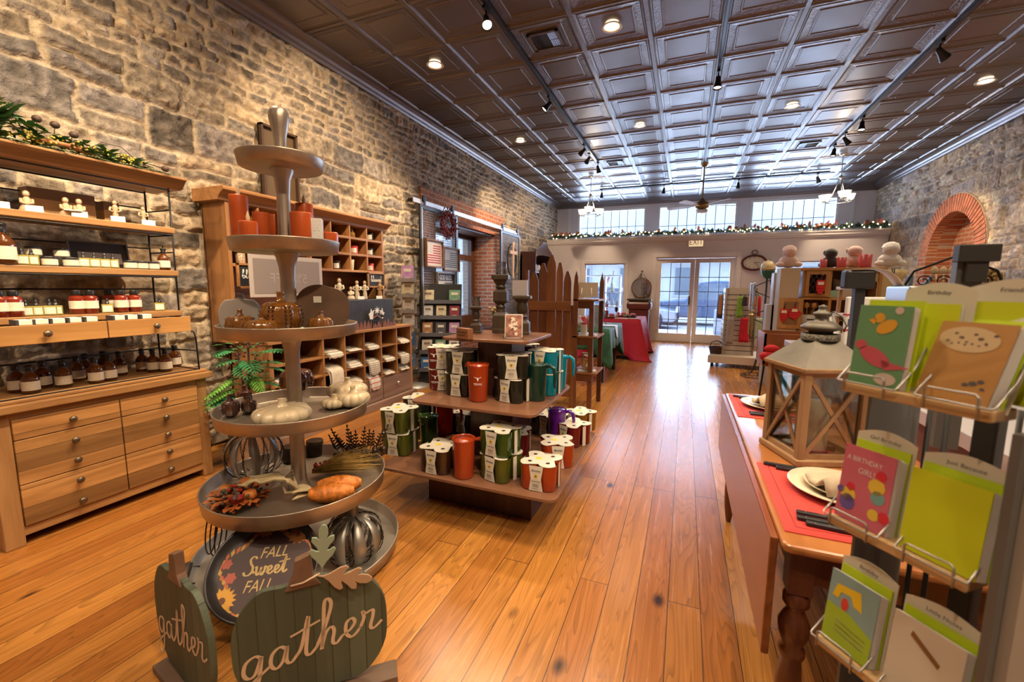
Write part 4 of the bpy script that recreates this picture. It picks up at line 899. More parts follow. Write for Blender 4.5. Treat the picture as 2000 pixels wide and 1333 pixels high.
b.build('stable',plain('rust_cutout',(.22,.09,.06),.6),cut)
CRM = plain('cream_robe',(.66,.56,.42),.6,noise=.1); TAN = plain('tan_robe',(.38,.22,.09),.6)
for px,py,kd,s_,m_,l_ in ((664,585,'stand',1.75,CRM,'cream robed shepherd figurine, tallest at the left of the nativity set'),(686,584,'sit',1.5,CRM,'cream kneeling figurine in the nativity set on the black box'),(698,583,'stand',1.6,CRM,'cream standing figurine beside the kneeling one on the black box'),
                      (713,582,'stand',1.6,CRM,'cream standing figurine holding a dark cup on the black box'),(742,583,'stand',1.75,TAN,'tan robed figurine at the right end of the black box')):
    q = at(px,py,'z',1.202); x_ = min(q.x,-3.2); x_ = -3.27; q = at(px,py,'x',x_); figurine('figurine',l_,x_,q.y,1.202,[(0,0,kd)],s_,robe=m_)
for px in (706,741): card(-3.19,at(px,584,'x',-3.19).y,1.202,'white card in front of the %s nativity figurine' % ('cup holding' if px < 720 else 'tan robed'))
# folded towels in the cubbies
TWL = plain('towel_cream',(.62,.56,.46),.85,noise=.12,nscale=30,bump=.003,sheen=.3)
def stripe_mat(name,base,s1,per=.05,wid=.25,ax='z'):
    m,nt,b = _m(name); L = nt.links; t = N(nt,'TexCoord'); s = N(nt,'SeparateXYZ'); L.new(t.outputs['Object'],s.inputs[0])
    d = N(nt,'Math',operation='DIVIDE'); L.new(s.outputs[ax.upper()],d.inputs[0]); d.inputs[1].default_value = per; fr_ = N(nt,'Math',operation='FRACT'); L.new(d.outputs[0],fr_.inputs[0])
    lt = N(nt,'Math',operation='LESS_THAN'); L.new(fr_.outputs[0],lt.inputs[0]); lt.inputs[1].default_value = wid
    mx = N(nt,'Mix',data_type='RGBA'); L.new(lt.outputs[0],mx.inputs[0]); mx.inputs[6].default_value = (*base,1); mx.inputs[7].default_value = (*s1,1); L.new(mx.outputs[2],b.inputs['Base Color']); b.inputs['Roughness'].default_value = .85
    MATS[name] = m; return m
TWS = stripe_mat('towel_striped',(.64,.58,.48),(.22,.22,.24),.022,.22); TWR = stripe_mat('towel_red_stripe',(.74,.70,.64),(.55,.05,.05),.052,.16)
def towel(col,rw,drop,mat,lab,w=.17,h=.05,dy=0):
    z = (.345,.513,.684)[rw]; y = (lc[col]+lc[col+1])/2+dy; rr = random.Random(col*7+rw)
    t = thing('folded_towel',lab,'towel',(FX-.1,y,z),group='folded towels in the hutch cubbies')
    b = MB(); n = 9; w2 = w/2
    # draped sheet: back of cubby -> front edge -> hanging drop
    path = [(-.16,.012),(-.16,h),(-.08,h*1.05),(.02,h*.92),(.085,h*.6),(.112,h*.25)]+([(.122,-.3*drop),(.124,-drop)] if drop > .01 else [(.122,.004)])+([(.116,-drop),(.108,-.2*drop)] if drop > .01 else [])+[(.09,.006)]
    sm = smooth(path,3); m_ = len(sm); vs = []
    for k in range(n):
        u = k/(n-1)*2-1
        for (x,z_) in sm: vs.append((x+.004*math.sin(5*u+rw),u*w2*(1-.06*max(0,x)/.12)+.008*math.sin(9*z_+col),max(z_*(1-.18*abs(u)**3),.002 if x < .1 else -9)+.004*math.sin(7*u+3*x*20)))
    fs = [(k*m_+i,k*m_+i+1,(k+1)*m_+i+1,(k+1)*m_+i) for k in range(n-1) for i in range(m_-1)]
    b.add(vs,fs,True); b.add([(x,-w2,max(z_,.002 if x < .1 else -9)) for (x,z_) in sm],[tuple(range(m_))]).add([(x,w2,max(z_,.002 if x < .1 else -9)) for (x,z_) in sm],[tuple(range(m_))[::-1]])
    b.build('towel_cloth',mat,t)
    if h > .06:
        for q in (0,1): MB().box(-.14,.100-.01*q,-w2*.95,w2*.93,.004+q*.02,.018+q*.02).build('fold_layer',mat,t,bevel=.006)
CN = ['first','second','third','fourth','fifth','sixth','last']; RN = ('bottom','middle','top')
for (c,r_,d,m_,k_,h) in ((0,1,.06,TWR,'red banded white towel with check pattern',.05),(2,2,.03,TWS,'grey striped cream towel',.045),(3,2,.0,TWS,'cream towel',.03),(4,2,.02,TWS,'striped cream towel',.045),(6,2,.015,TWL,'cream towel stack',.05),
      (2,1,.17,TWL,'cream towel printed with a round emblem, hanging low,',.07),(3,1,.0,TWS,'thick striped towel stack',.08),(4,1,.12,TWS,'grey striped towel hanging low',.05),(5,1,.02,TWS,'striped cream towel',.04),(6,1,.09,TWS,'striped towel hanging',.045),
      (3,0,.0,TWL,'printed cream towel',.06),(4,0,.12,TWR,'white towel with red and black band hanging',.04),(5,0,.0,TWL,'yellowish cream towel',.04),(6,0,.0,TWS,'thick towel stack',.07),(1,0,.0,TWL,'cream towel',.03)):
    towel(c,r_,d,m_,'%s in the %s cubby row, %s column' % (k_,RN[r_],CN[c]),h=h)
# things on the counter, left end
t = thing('box_sign','dark framed box sign hung on the stone wall above the hutch','sign',(XL+.03,3.02,2.08)); w,h = .38,.68
MB().box(0,.05,-w/2,-w/2+.02,0,h).box(0,.05,w/2-.02,w/2,0,h).box(0,.05,-w/2,w/2,0,.02).box(0,.05,-w/2,w/2,h-.02,h).build('frame_border',plain('dark_walnut',(.07,.035,.018),.5),t,bevel=.002)
MB().box(0,.012,-w/2,w/2,0,h).build('back_panel',plain('box_back',(.12,.075,.035),.6),t); MB().box(.012,.014,.06,.13,h*.52,h*.66).build('price_sticker',paper,t)
# ================================================================== tracks, heads, vents, fan, chandeliers
CZ = ZC-.04
TXS = (-1.67,.20,2.10)
for x,y0,y1,l in ((TXS[0],-2.4,8.45,'black lighting track nearest the long stone wall'),(TXS[1],-2.4,9.0,'black lighting track along the middle of the ceiling'),(TXS[2],-2.4,8.9,'black lighting track on the arched wall side')):
    t = thing('lighting_track',l,'lighting track',(x,(y0+y1)/2,CZ)); MB().box(-.018,.018,-(y1-y0)/2,(y1-y0)/2,-.012,.02).build('track_rail',black,t,bevel=.002); MB().box(-.006,.006,-(y1-y0)/2,(y1-y0)/2,-.0125,-.011).build('track_slot',plain('track_slot',(.1,.1,.12),.3,.8),t)
t = thing('lighting_track','black cross track near the street windows','lighting track',(.2,10.65,CZ)); MB().box(-2.25,2.35,-.018,.018,-.012,.02).build('track_rail',black,t,bevel=.002)
HEADM = plain('black_head',(.02,.02,.022),.35,.2)
def head(x,y,aim,label,power=300,col=WARM,spot=62,size=.035):
    t = thing('track_light',label,'track light',(x,y,CZ-.012))
    MB().box(-.015,.015,-.05,.05,-.025,0).cyl((0,0),.008,-.09,-.02,8).build('mount',HEADM,t,bevel=.002)
    d = Vector(aim)-Vector((x,y,CZ-.10)); q = d.to_track_quat('-Z','Y'); M = Matrix.Translation((0,0,-.088)) @ q.to_matrix().to_4x4()
    b = MB(); b.M = M; b.lathe([(.012,.035),(.022,.03),(.026,.01),(.030,-.03),(.044,-.085),(.047,-.095),(.043,-.095),(.028,-.04),(.002,-.03)],n=18,cap=False); b.build('lamp_housing',HEADM,t)
    b = MB(); b.M = M; b.lathe([(.0001,-.074),(.034,-.072),(.040,-.080)],n=16,cap=False); b.build('bulb',emat('spot_glow',(1,.85,.6),20),t)
    dn = d.normalized(); lamp('track_lamp','SPOT',Vector((x,y,CZ-.10))+dn*.105,power,col,size,aim=aim,spot=spot,blend=.7)
head(-1.69,3.55,(-.4,1.9,.3),'black track light at the very top of the view, first of the left track',260)
head(-1.69,5.36,(-3.4,4.6,1.6),'black track light by the middle of the left track, aimed at the pigeonhole hutch',320)
head(-1.68,7.27,(-3.6,8.0,2.2),'black track light on the left track, first of its far cluster',330)
head(-1.70,7.75,(-3.5,10.0,2.2),'black track light on the left track, middle of its far cluster',260)
head(-1.66,8.36,(-1.2,9.8,.9),'black track light on the left track, farthest of its cluster',160)
head(.20,5.41,(.1,5.0,0),'black track light alone on the middle track',220)
head(2.10,5.54,(3.9,6.6,1.9),'black track light on the arched side track, nearest, turned sideways',260)
head(2.10,7.47,(1.9,7.0,.6),'black track light on the arched side track, first beyond the gap',200)
head(2.09,8.12,(3.8,9.0,1.6),'black track light on the arched side track, turned toward the brick arch',260)
head(2.11,8.70,(1.7,8.6,.8),'black track light on the arched side track, next to the square vent',180)
head(-2.0,10.66,(-2.2,11.3,.9),'black track light at the left end of the cross track',110)
head(-.59,10.66,(-.9,11.0,.9),'black track light on the cross track left of the ceiling fan',110)
head(.92,10.66,(.9,10.8,.4),'black track light on the cross track right of the ceiling fan',110)
head(2.35,10.66,(3.2,11.4,1.5),'black track light at the right end of the cross track',110)
# heads of the same tracks over and behind the photographer
for x,y,aim,p in ((-1.67,2.3,(-3.3,1.9,1.0),300),(-1.67,1.2,(-3.3,1.1,.9),290),(-1.67,.0,(-3.5,1.6,2.4),300),(-1.67,-1.3,(-3.6,.3,2.0),260),(-1.67,2.75,(-3.6,3.6,2.5),300),
                     (.2,.3,(-1.6,1.6,.6),200),(.2,1.4,(-.3,2.6,0),180),(2.1,-.4,(.9,.9,.9),110),(2.1,1.2,(.9,2.2,.7),170),(2.1,3.2,(3.8,4.2,1.6),260)):
    lamp('track_lamp','SPOT',(x,y,CZ-.16),p,WARM,.04,aim=aim,spot=66,blend=.8)
def vent(x,y,lab,s=.30):
    t = thing('air_vent',lab,'vent',(x,y,ZC-.012)); MB().box(-s/2,s/2,-s/2,-s/2+.025,-.012,0).box(-s/2,s/2,s/2-.025,s/2,-.012,0).box(-s/2,-s/2+.025,-s/2,s/2,-.012,0).box(s/2-.025,s/2,-s/2,s/2,-.012,0).build('vent_frame',TIN,t)
    MB().box(-s/2+.02,s/2-.02,-s/2+.02,s/2-.02,-.002,.006).build('vent_duct',plain('duct_dark',(.015,.012,.01),.7),t)
    b = MB()
    for k in range(5):
        for sx_ in (-1,1):
            xx = sx_*(.045+k*.018)
            for (a,c) in ((-s/2+.03,-.005),(.005,s/2-.03)): b.add([(xx,a,-.010),(xx+sx_*.012,a,-.001),(xx+sx_*.012,c,-.001),(xx,c,-.010)],[(0,1,2,3)])
    b.build('louvre',plain('louvre_metal',(.3,.3,.33),.35,.8),t)
vent(-1.385,4.26,'square air vent beside a recessed light near the top of ceiling'); vent(1.75,8.7,'square air vent next to the arched side track'); vent(-1.385,8.66,'square air vent beyond the far cluster of the left track')
# ceiling fan
BRZ = plain('antique_brass',(.34,.22,.10),.35,.85); FG = plain('frosted_glass',(.9,.88,.82),.4,trans=.3)
f = thing('ceiling_fan','brass ceiling fan with pale blades on a long rod before the street windows','ceiling fan',(.20,9.2,0))
MB().lathe([(.001,ZC-.10),(.03,ZC-.10),(.065,ZC-.05),(.07,ZC-.02)],n=20).build('canopy',BRZ,f); MB().cyl((0,0),.013,3.0,ZC-.08,10).build('rod',BRZ,f)
MB().lathe([(.015,3.06),(.04,3.04),(.05,3.01),(.11,2.98),(.13,2.93),(.12,2.89),(.07,2.86),(.05,2.84)],n=24).build('motor_housing',BRZ,f)
MB().lathe([(.05,2.85),(.10,2.845),(.115,2.82),(.08,2.79),(.001,2.775)],n=24).build('light_bowl',FG,f)
for k in range(5):
    b = MB(); b.M = T(rz=.35+2*PI*k/5) @ T(0,0,2.93,rx=.2); b.prism([(.14,-.015),(.22,-.03),(.24,-.06),(.62,-.075),(.66,-.05),(.66,.05),(.62,.075),(.24,.06),(.22,.03),(.14,.015)],-.004,.004); b.build('blade',plain('blade_pale',(.55,.48,.42),.5),f)
# chandeliers
def chandelier(x,y,lab,zb=2.78):
    t = thing('chandelier',lab,'chandelier',(x,y,0)); SN = plain('satin_nickel',(.55,.52,.46),.3,.9)
    MB().lathe([(.001,ZC-.06),(.05,ZC-.05),(.06,ZC-.02)],n=16).build('canopy',SN,t); MB().cyl((0,0),.006,zb+.45,ZC-.05,6).build('chain',SN,t)
    MB().lathe([(.01,zb+.48),(.035,zb+.46),(.03,zb+.43),(.01,zb+.41)],n=12).build('hub',SN,t)
    for k in range(3):
        a = .6+2*PI*k/3; ca,sa = math.cos(a),math.sin(a)
        MB().tube([(.02*ca,.02*sa,zb+.44),(.06*ca,.06*sa,zb+.30),(.14*ca,.14*sa,zb+.06),(.17*ca,.17*sa,zb+.02),(.21*ca,.21*sa,zb+.05)],.007,6).build('arm',SN,t)
        MB().lathe([(.045,zb+.045),(.05,zb+.055),(.02,zb+.075)],(.21*ca,.21*sa,0),12).build('cup',SN,t)
        MB().lathe([(.05,zb+.07),(.075,zb+.09),(.085,zb+.13),(.10,zb+.17),(.095,zb+.17),(.078,zb+.13),(.04,zb+.08)],(.21*ca,.21*sa,0),18,cap=False).build('glass_shade',emat('shade_glow',(1,.93,.82),1.3),t)
    MB().tube([(.17*math.cos(a),.17*math.sin(a),zb+.03) for a in [2*PI*i/24 for i in range(24)]],.006,5,closed=True).build('ring',SN,t)
    lamp('chandelier_lamp','POINT',(x,y,zb+.2),22,WARM2,.1)
chandelier(-2.0,9.4,'three-shade white glass chandelier near the long stone wall',2.86); chandelier(2.42,9.4,'three-shade white glass chandelier on the arched wall side',2.86)
# ================================================================== tiered metal stand and what it carries
SX,SY = -1.72,1.4725
ALU = plain('cast_aluminium',(.50,.42,.34),.42,.85,noise=.18,nscale=9,bump=.0012); ALU2 = plain('galvanised_tray',(.46,.43,.38),.5,.7,noise=.3,nscale=5)
st = thing('tiered_stand','tall six-tier round metal display stand with a fluted pole and knob finial','display stand',(SX,SY,0))
def flute(b,segs,n=36):
    vs = []; fs = []
    for (r,z) in segs:
        for k in range(n):
            a = 2*PI*k/n; rr = r*(1-.05*(.5+.5*math.cos(12*a))); vs.append((rr*math.cos(a),rr*math.sin(a),z))
    for j in range(len(segs)-1):
        for k in range(n): fs.append((j*n+k,j*n+(k+1) % n,(j+1)*n+(k+1) % n,(j+1)*n+k))
    b.add(vs,fs,True)
TIERS = ((.065,.06,.465),(.355,.42,.405),(.725,.78,.335),(1.115,1.165,.295),(1.495,1.545,.23),(1.865,1.91,.178))
b = MB(); flute(b,[(.06,.01),(.06,.03),(.034,.06),(.032,.34)])
for i in range(1,5):
    z0,z1 = TIERS[i][0],TIERS[i+1][0]
    flute(b,[(.052,z0+.004),(.050,z0+.012),(.036,z0+.030),(.0335,z0+.06),(.033,z1-.12),(.036,z1-.07),(.046,z1-.025),(.056,z1-.012),(.056,z1-.004)] if i < 4 else [(.040,z0+.004),(.036,z0+.03),(.030,z0+.12),(.028,z1-.12),(.034,z1-.05),(.048,z1-.015),(.050,z1-.004)])
b.build('pole',ALU,st)
b = MB(); flute(b,[(.032,1.866),(.028,1.90),(.024,1.93),(.0235,1.96),(.027,2.0),(.036,2.04),(.043,2.075),(.042,2.10),(.033,2.118),(.015,2.125),(.0005,2.127)]); b.build('finial',ALU,st)
for i,(z,zr,R) in enumerate(TIERS):
    if i == 0: z,zr = .02,.075
    MB().lathe([(.0,z-.006),(R-.02,z-.006),(R-.008,z-.002),(R,zr-.004),(R+.001,zr),(R-.003,zr+.001),(R-.006,zr-.003),(R-.013,z+.004),(R-.02,z),(.0,z)],n=72,cap=False).build('tray',ALU if i else ALU2,st)
def onT(px,py,z): q = at(px,py,'z',z); return q.x,q.y
def ray_xy(px,py,toward=0.0):      # on the line of sight through a pixel, nearest the pole, moved toward the photographer
    q = at(px,py,'y',1.5); d = Vector((q.x,q.y)).normalized(); t = Vector((SX,SY)).dot(d)-toward; return d.x*t,d.y*t
# orange pillar candles on the second tray from the top
ORC = plain('orange_wax',(.50,.085,.015),.28,noise=.25,nscale=8); IVW = plain('ivory_wax',(.80,.62,.38),.5)
def candle(x,y,z,r,h,lab,flame=True,mat=ORC,name='pillar_candle',grp=None):
    t = thing(name,lab,'candle',(x,y,z),group=grp); MB().lathe([(r*.97,0),(r,.004),(r,h-.006),(r*.95,h),(r*.8,h-.004),(.001,h-.008)],n=28).build('wax_body',mat,t)
    if flame: MB().lathe([(.004,h-.008),(.008,h+.008),(.009,h+.018),(.004,h+.035),(.0005,h+.045)],n=10).build('flame_tip',IVW,t)
    return t
for (px,tw,r,h,fl,lab) in ((471,-.02,.037,.235,1,'tall orange pillar candle at the left edge of the candle tray'),(487,.10,.037,.112,1,'short orange pillar candle in front of the tall left one'),
        (512,.02,.033,.165,0,'medium orange pillar candle standing third along the candle tray'),(537,-.09,.036,.175,0,'orange pillar candle directly behind the pole'),
        (556,-.15,.034,.11,0,'low dark orange candle half hidden behind the pole'),(590,.085,.046,.168,0,'thick orange pillar candle just right of the pole'),(597,-.08,.040,.235,1,'tall orange pillar candle behind the thick one'),
        (645,.02,.036,.095,0,'short orange pillar candle at the right edge of the candle tray')):
    x_,y_ = ray_xy(px,470,tw); candle(x_,y_,1.4955,r,h,lab,fl)
x_,y_ = ray_xy(621,470,.08)
t = thing('candle_box','white printed candle box standing on the candle tray right of the pole','box',(x_,y_,1.4955),rz=-.9); MB().box(-.028,.028,-.022,.022,0,.145).build('box_body',white,t,bevel=.001)
MB().box(.0282,.0288,-.016,.016,.05,.12).box(-.02,.02,-.0228,-.0222,.05,.12).build('printed_panel',print_mat('box_print',(.85,.84,.82),(.1,.1,.12),.012,.018,'yz',.7),t)
# pumpkins
def pumpkin(name,x,y,z,r,h,mat,lab,ribn=9,rib=.10,stemmat=None,st_h=.03,st_r=.010,cut=0,rz=0,flat=0,cat='pumpkin',band=None):
    t = thing(name,lab,cat,(x,y,z),rz=rz); n = 12; pr = []
    for i in range(n+1):
        a = -PI/2+PI*i/n; q = max(.0,math.cos(a))**.62; zz = h*.5*(1+math.sin(a)); dip = .10*h*max(0,math.sin(a))**6; pr.append((max(r*q,r*.10 if i == n else r*.35 if i == 0 else 0),zz-dip))
    MB().lathe(pr,n=ribn*8,rib=rib,ribn=ribn).build('pumpkin_body',mat,t)
    MB().lathe([(st_r*1.9,h*.90),(st_r*1.1,h*.90+st_h*.35),(st_r,h*.90+st_h*.8),(st_r*1.25,h*.90+st_h),(.001,h*.90+st_h*1.02)],n=12,rib=.15,ribn=5).build('stem',stemmat or mat,t)
    if cut:
        b = MB()
        for k in range(ribn):
            a = 2*PI*(k+.5)/ribn
            for row_ in range(cut):
                v = .28+.50*row_/max(1,cut-1); q = (1-(2*v-1)**2)**.31*r; zz = h*v
                for s_ in (-1,1):
                    da = s_*.11; c = Vector((q*math.cos(a+da),q*math.sin(a+da),zz)); nr = Vector((math.cos(a),math.sin(a),(v-.5)*1.2)).normalized(); sd = Vector((-math.sin(a),math.cos(a),0)); up = nr.cross(sd)*-1 if nr.cross(sd).z < 0 else nr.cross(sd)
                    d = (up*.9+sd*s_*.55).normalized(); L = h*.085; Wd = L*.42; c = c*1.0+nr*.0022; w_ = nr.cross(d)
                    pts = [c+d*L*math.cos(q2)*.5*1.1+w_*Wd*math.sin(q2)*.5 for q2 in [2*PI*j/8 for j in range(8)]]
                    b.add([c+nr*.0012]+pts,[(0,1+j,1+(j+1) % 8) for j in range(8)])
        b.build('leaf_pattern',plain('opening_dark',(.02,.006,.003),.9),t)
    return t
CAR = plain('caramel_glaze',(.20,.075,.012),.08,coat=.8,noise=.35,nscale=14); DAM = plain('dark_amber_glaze',(.085,.022,.008),.08,coat=.8,noise=.3,nscale=14); CRG = plain('cream_glaze',(.70,.57,.38),.12,coat=.7,noise=.06,nscale=8)
x_,y_ = ray_xy(470,640,.08); pumpkin('carved_pumpkin',x_,y_,1.1155,.060,.105,CAR,'small caramel carved pumpkin at the left of the third tray',8,.1,cut=3,st_h=.028)
x_,y_ = ray_xy(512,640,.17); pumpkin('carved_pumpkin',x_,y_,1.1155,.070,.090,CAR,'low wide caramel carved pumpkin next to the large one',8,.1,cut=2,st_h=.02)
x_,y_ = ray_xy(551,640,.115); pumpkin('carved_pumpkin',x_,y_,1.1155,.088,.17,CAR,'large caramel carved pumpkin left of the pole on the third tray',8,.09,cut=6,st_h=.045,st_r=.014)
x_,y_ = ray_xy(627,640,.17); pumpkin('carved_pumpkin',x_,y_,1.1155,.056,.095,CAR,'small caramel carved pumpkin right of the pole on the third tray',8,.1,cut=3,st_h=.028)
# flat wooden pumpkin boards on the third tray
def pump_outline(w,h,lob=3,n=48):
    pts = []
    for i in range(n):
        a = 2*PI*i/n; c,s_ = math.cos(a),math.sin(a); rx = w/2*(abs(c)**.75)*(1 if c > 0 else -1); rz = h/2*(abs(s_)**.75)*(1 if s_ > 0 else -1)
        if s_ > .3: rz *= 1+.045*math.cos(lob*PI*rx/(w/2))
        if s_ < -.3: rz *= 1+.03*math.cos(lob*PI*rx/(w/2))
        pts.append((rx,rz+h/2))
    return pts
x_,y_ = ray_xy(630,640,-.02); t = thing('pumpkin_board','brown wooden pumpkin cut-out seen from behind with a price sticker, right of the pole','wooden pumpkin',(x_,y_,1.1155),rz=.85)
b = MB(); out = []
for i in range(60):
    a = 2*PI*i/60; c,s_ = math.cos(a),math.sin(a); lob = 1+.07*abs(math.sin(2.5*a)); out.append((.125*c*lob,.115+.11*s_*lob))
b.prism(out,-.012,.012,'y').build('board',plain('rustic_brown',(.13,.07,.04),.65,noise=.3,nscale=10),t,bevel=.003); MB().box(-.035,.0,-.0135,-.0122,.145,.175).build('price_sticker',paper,t)
x_,y_ = ray_xy(472,640,-.09); t = thing('pumpkin_board','pale grey wooden pumpkin block at the left of the third tray','wooden pumpkin',(x_,y_,1.1155),rz=.75)
MB().prism(pump_outline(.17,.165),-.018,.018,'y').build('board',plain('pale_grey_board',(.36,.32,.29),.6),t,bevel=.004); MB().prism([(-.02,.155),(.02,.155),(.015,.185),(-.012,.19)],-.012,.012,'y').build('stem',plain('grey_stem',(.16,.12,.11),.6),t)
# fourth tray: amber and cream pumpkins
for (px,py,dy,r,h,m_,cut,lab,sh) in ((452,822,0,.038,.085,DAM,4,'small dark amber carved pumpkin at the front left of the cream pumpkin tray',.03),(479,800,0,.036,.085,DAM,4,'small dark amber carved pumpkin behind two others on the cream pumpkin tray',.03),
                                             (487,815,0,.035,.07,DAM,3,'small dark amber carved pumpkin touching the long cream pumpkin',.02)):
    q = at(px,py-8,'z',.727); pumpkin('carved_pumpkin',q.x,q.y,.7265,r,h,m_,lab,8,.09,cut=cut,st_h=sh)
q = at(559,780,'z',.727); pumpkin('carved_pumpkin',q.x-.03,q.y+.10,.7265,.092,.16,DAM,'large dark amber carved pumpkin behind the pole on the cream pumpkin tray',8,.09,cut=5,st_h=.04,st_r=.013)
for (px,py,r,h,lab,sh) in ((551,800,.122,.092,'wide cream glazed pumpkin at the front of the fourth tray',.036),(679,778,.108,.092,'large cream glazed pumpkin at the right of the fourth tray',.034),(653,797,.063,.055,'small cream glazed pumpkin between the two large cream ones',.022)):
    q = at(px,py,'z',.727)
    if px == 551: q = Vector((*ray_xy(551,800,.15),0))
    pumpkin('cream_pumpkin',q.x,q.y,.7265,r,h,CRG,lab,12,.10,st_h=sh,st_r=.014)
pumpkin('cream_pumpkin',SX+.16,SY+.215,.7265,.085,.08,CRG,'cream glazed pumpkin behind the large right one, mostly hidden',12,.10,st_h=.03,st_r=.013)
# fifth tray
GAL = plain('galvanised_band',(.36,.34,.31),.4,.7,noise=.5,nscale=6); WIRE = plain('twisted_wire',(.035,.028,.022),.5,.6)
def wire_pumpkin(x,y,z,r,h,lab,stem=False,nb=8,bw=.30,rz=0):
    t = thing('metal_pumpkin',lab,'metal pumpkin',(x,y,z),rz=rz)
    for k in range(nb):
        a = 2*PI*k/nb; b = MB(); vs = []
        for i in range(15):
            u = PI*i/14; q = max(.12,math.sin(u)**.75)*r; zz = h*(1-math.cos(u))/2; w = bw*(.35+.65*math.sin(u))
            for s_ in (-1,0,1): vs.append((q*math.cos(a+s_*w*.5),q*math.sin(a+s_*w*.5),zz))
        b.add(vs,[(3*i+j,3*i+j+1,3*i+j+4,3*i+j+3) for i in range(14) for j in (0,1)],True); b.build('metal_band',GAL,t,solid=.0015)
    b = MB()
    for k in range(nb):
        a = 2*PI*(k+.5)/nb
        for ph in (0,PI):
            pts = []
            for i in range(41):
                u = PI*i/40; q = max(.12,math.sin(u)**.75)*(r+.006); zz = h*(1-math.cos(u))/2; da = .0035/max(q,.03)*math.cos(i*.9+ph); pts.append(((q+.0025*math.sin(i*.9+ph))*math.cos(a+da),(q+.0025*math.sin(i*.9+ph))*math.sin(a+da),zz))
            b.tube(pts,.0018,4)
    b.build('twisted_wire',WIRE,t)
    if stem:
        MB().lathe([(.030,h-.01),(.026,h+.03),(.034,h+.055),(.03,h+.058),(.001,h+.05)],n=10,rib=.15,ribn=5).build('stem',GAL,t)
        b = MB()
        for k in range(5): a = k*1.26; b.leaf((.02*math.cos(a),.02*math.sin(a),h+.004),(math.cos(a),math.sin(a),-.10),(0,0,1),.085,.06,5,.5)
        b.build('metal_leaf',GAL,t)
        MB().tube([(.02,0,h+.05),(.05,.02,h+.08),(.06,.05,h+.07),(.08,.06,h+.10)],.0025,5).sphere((.08,.06,h+.105),.009,4).build('tendril',WIRE,t)
    else: MB().lathe([(.04,0),(.045,.003),(.045,.012),(.03,.014)],n=16).build('base_ring',GAL,t)
    return t
q = at(488,935,'z',.357); wire_pumpkin(q.x-.01,q.y+.04,.357,.135,.235,'open metal pumpkin of curved bands and twisted wire on the fifth tray',rz=.2)
wire_pumpkin(-1.42,1.50,.03,.135,.225,'large galvanised band pumpkin with metal leaves on the lowest tray',True,9,.42,.1)
# autumn posy
r5 = random.Random(11); q = at(467,985,'z',.357); po = thing('autumn_posy','autumn posy of small pumpkins, leaves and a red rose on the fifth tray','floral pick',(q.x,q.y,.357),rz=.3); po.scale = (1.15,)*3
ORP = plain('orange_gourd',(.62,.20,.035),.45,noise=.2,nscale=12); RUST = plain('rust_leaf',(.38,.10,.02),.6,noise=.4,nscale=12); RRED = plain('red_rose',(.30,.012,.01),.6)
b = MB()
for (x,y,z,r) in ((-.075,.03,.045,.024),(-.02,.075,.055,.028),(.055,-.01,.05,.027)):
    b.lathe([(r*.4,-.8*r),(r*.95,-.45*r),(r,0),(r*.8,.5*r),(r*.2,.62*r)],(x,y,z),32,.14,8)
b.build('small_pumpkin',ORP,po)
b = MB()
for i in range(120): a = r5.uniform(0,6.28); rad = r5.uniform(.02,.10); b.leaf((rad*math.cos(a)*.8,rad*math.sin(a)*.8,.01+.03*r5.random()),(math.cos(a),math.sin(a),r5.uniform(-.1,.6)),(0,0,1),r5.uniform(.03,.05),.03,4)
b.build('autumn_leaves',RUST,po)
b = MB()
for i in range(60): a = r5.uniform(0,6.28); rad = r5.uniform(0,.085); b.sphere((rad*math.cos(a),rad*math.sin(a),.03+.03*r5.random()),r5.uniform(.005,.011),3)
b.build('dried_buds',plain('grey_buds',(.12,.095,.07),.8,noise=.5,nscale=60),po)
b = MB()
for i in range(14): a = i*2.4; b.leaf((.045+.010*math.cos(a),-.065+.010*math.sin(a),.035+.001*i),(math.cos(a),math.sin(a),1.2-.06*i),(0,0,1),.026,.026,4,-.3)
b.build('rose',RRED,po)
b = MB()
for i in range(10): b.sphere((r5.uniform(-.08,.09),r5.uniform(-.05,.07),.062+.01*r5.random()),.006,4)
b.build('berry',plain('red_berry',(.45,.02,.01),.25),po)
MB().add([(-.09,-.085,.012),(-.045,-.105,.012),(-.038,-.09,.013),(-.083,-.07,.013)],[(0,1,2,3)]).build('price_tag',white,po)
# printed tins / candles behind the pole
for (px,py,l_) in ((571,905,'dark patterned jar candle left behind the pole on the fifth tray'),(618,892,'dark patterned jar candle right behind the pole on the fifth tray')):
    q = at(px,py,'z',.357); t = thing('jar_candle',l_,'candle',(q.x-.03,q.y+.02,.357)); MB().lathe([(.045,0),(.047,.004),(.047,.085),(.043,.088)],n=24).build('jar_body',plain('dark_floral',(.05,.03,.02),.35,noise=.9,nscale=28),t); MB().lathe([(.042,.080),(.001,.081)],n=20,cap=False).build('wax',plain('brown_wax',(.22,.09,.04),.4),t)
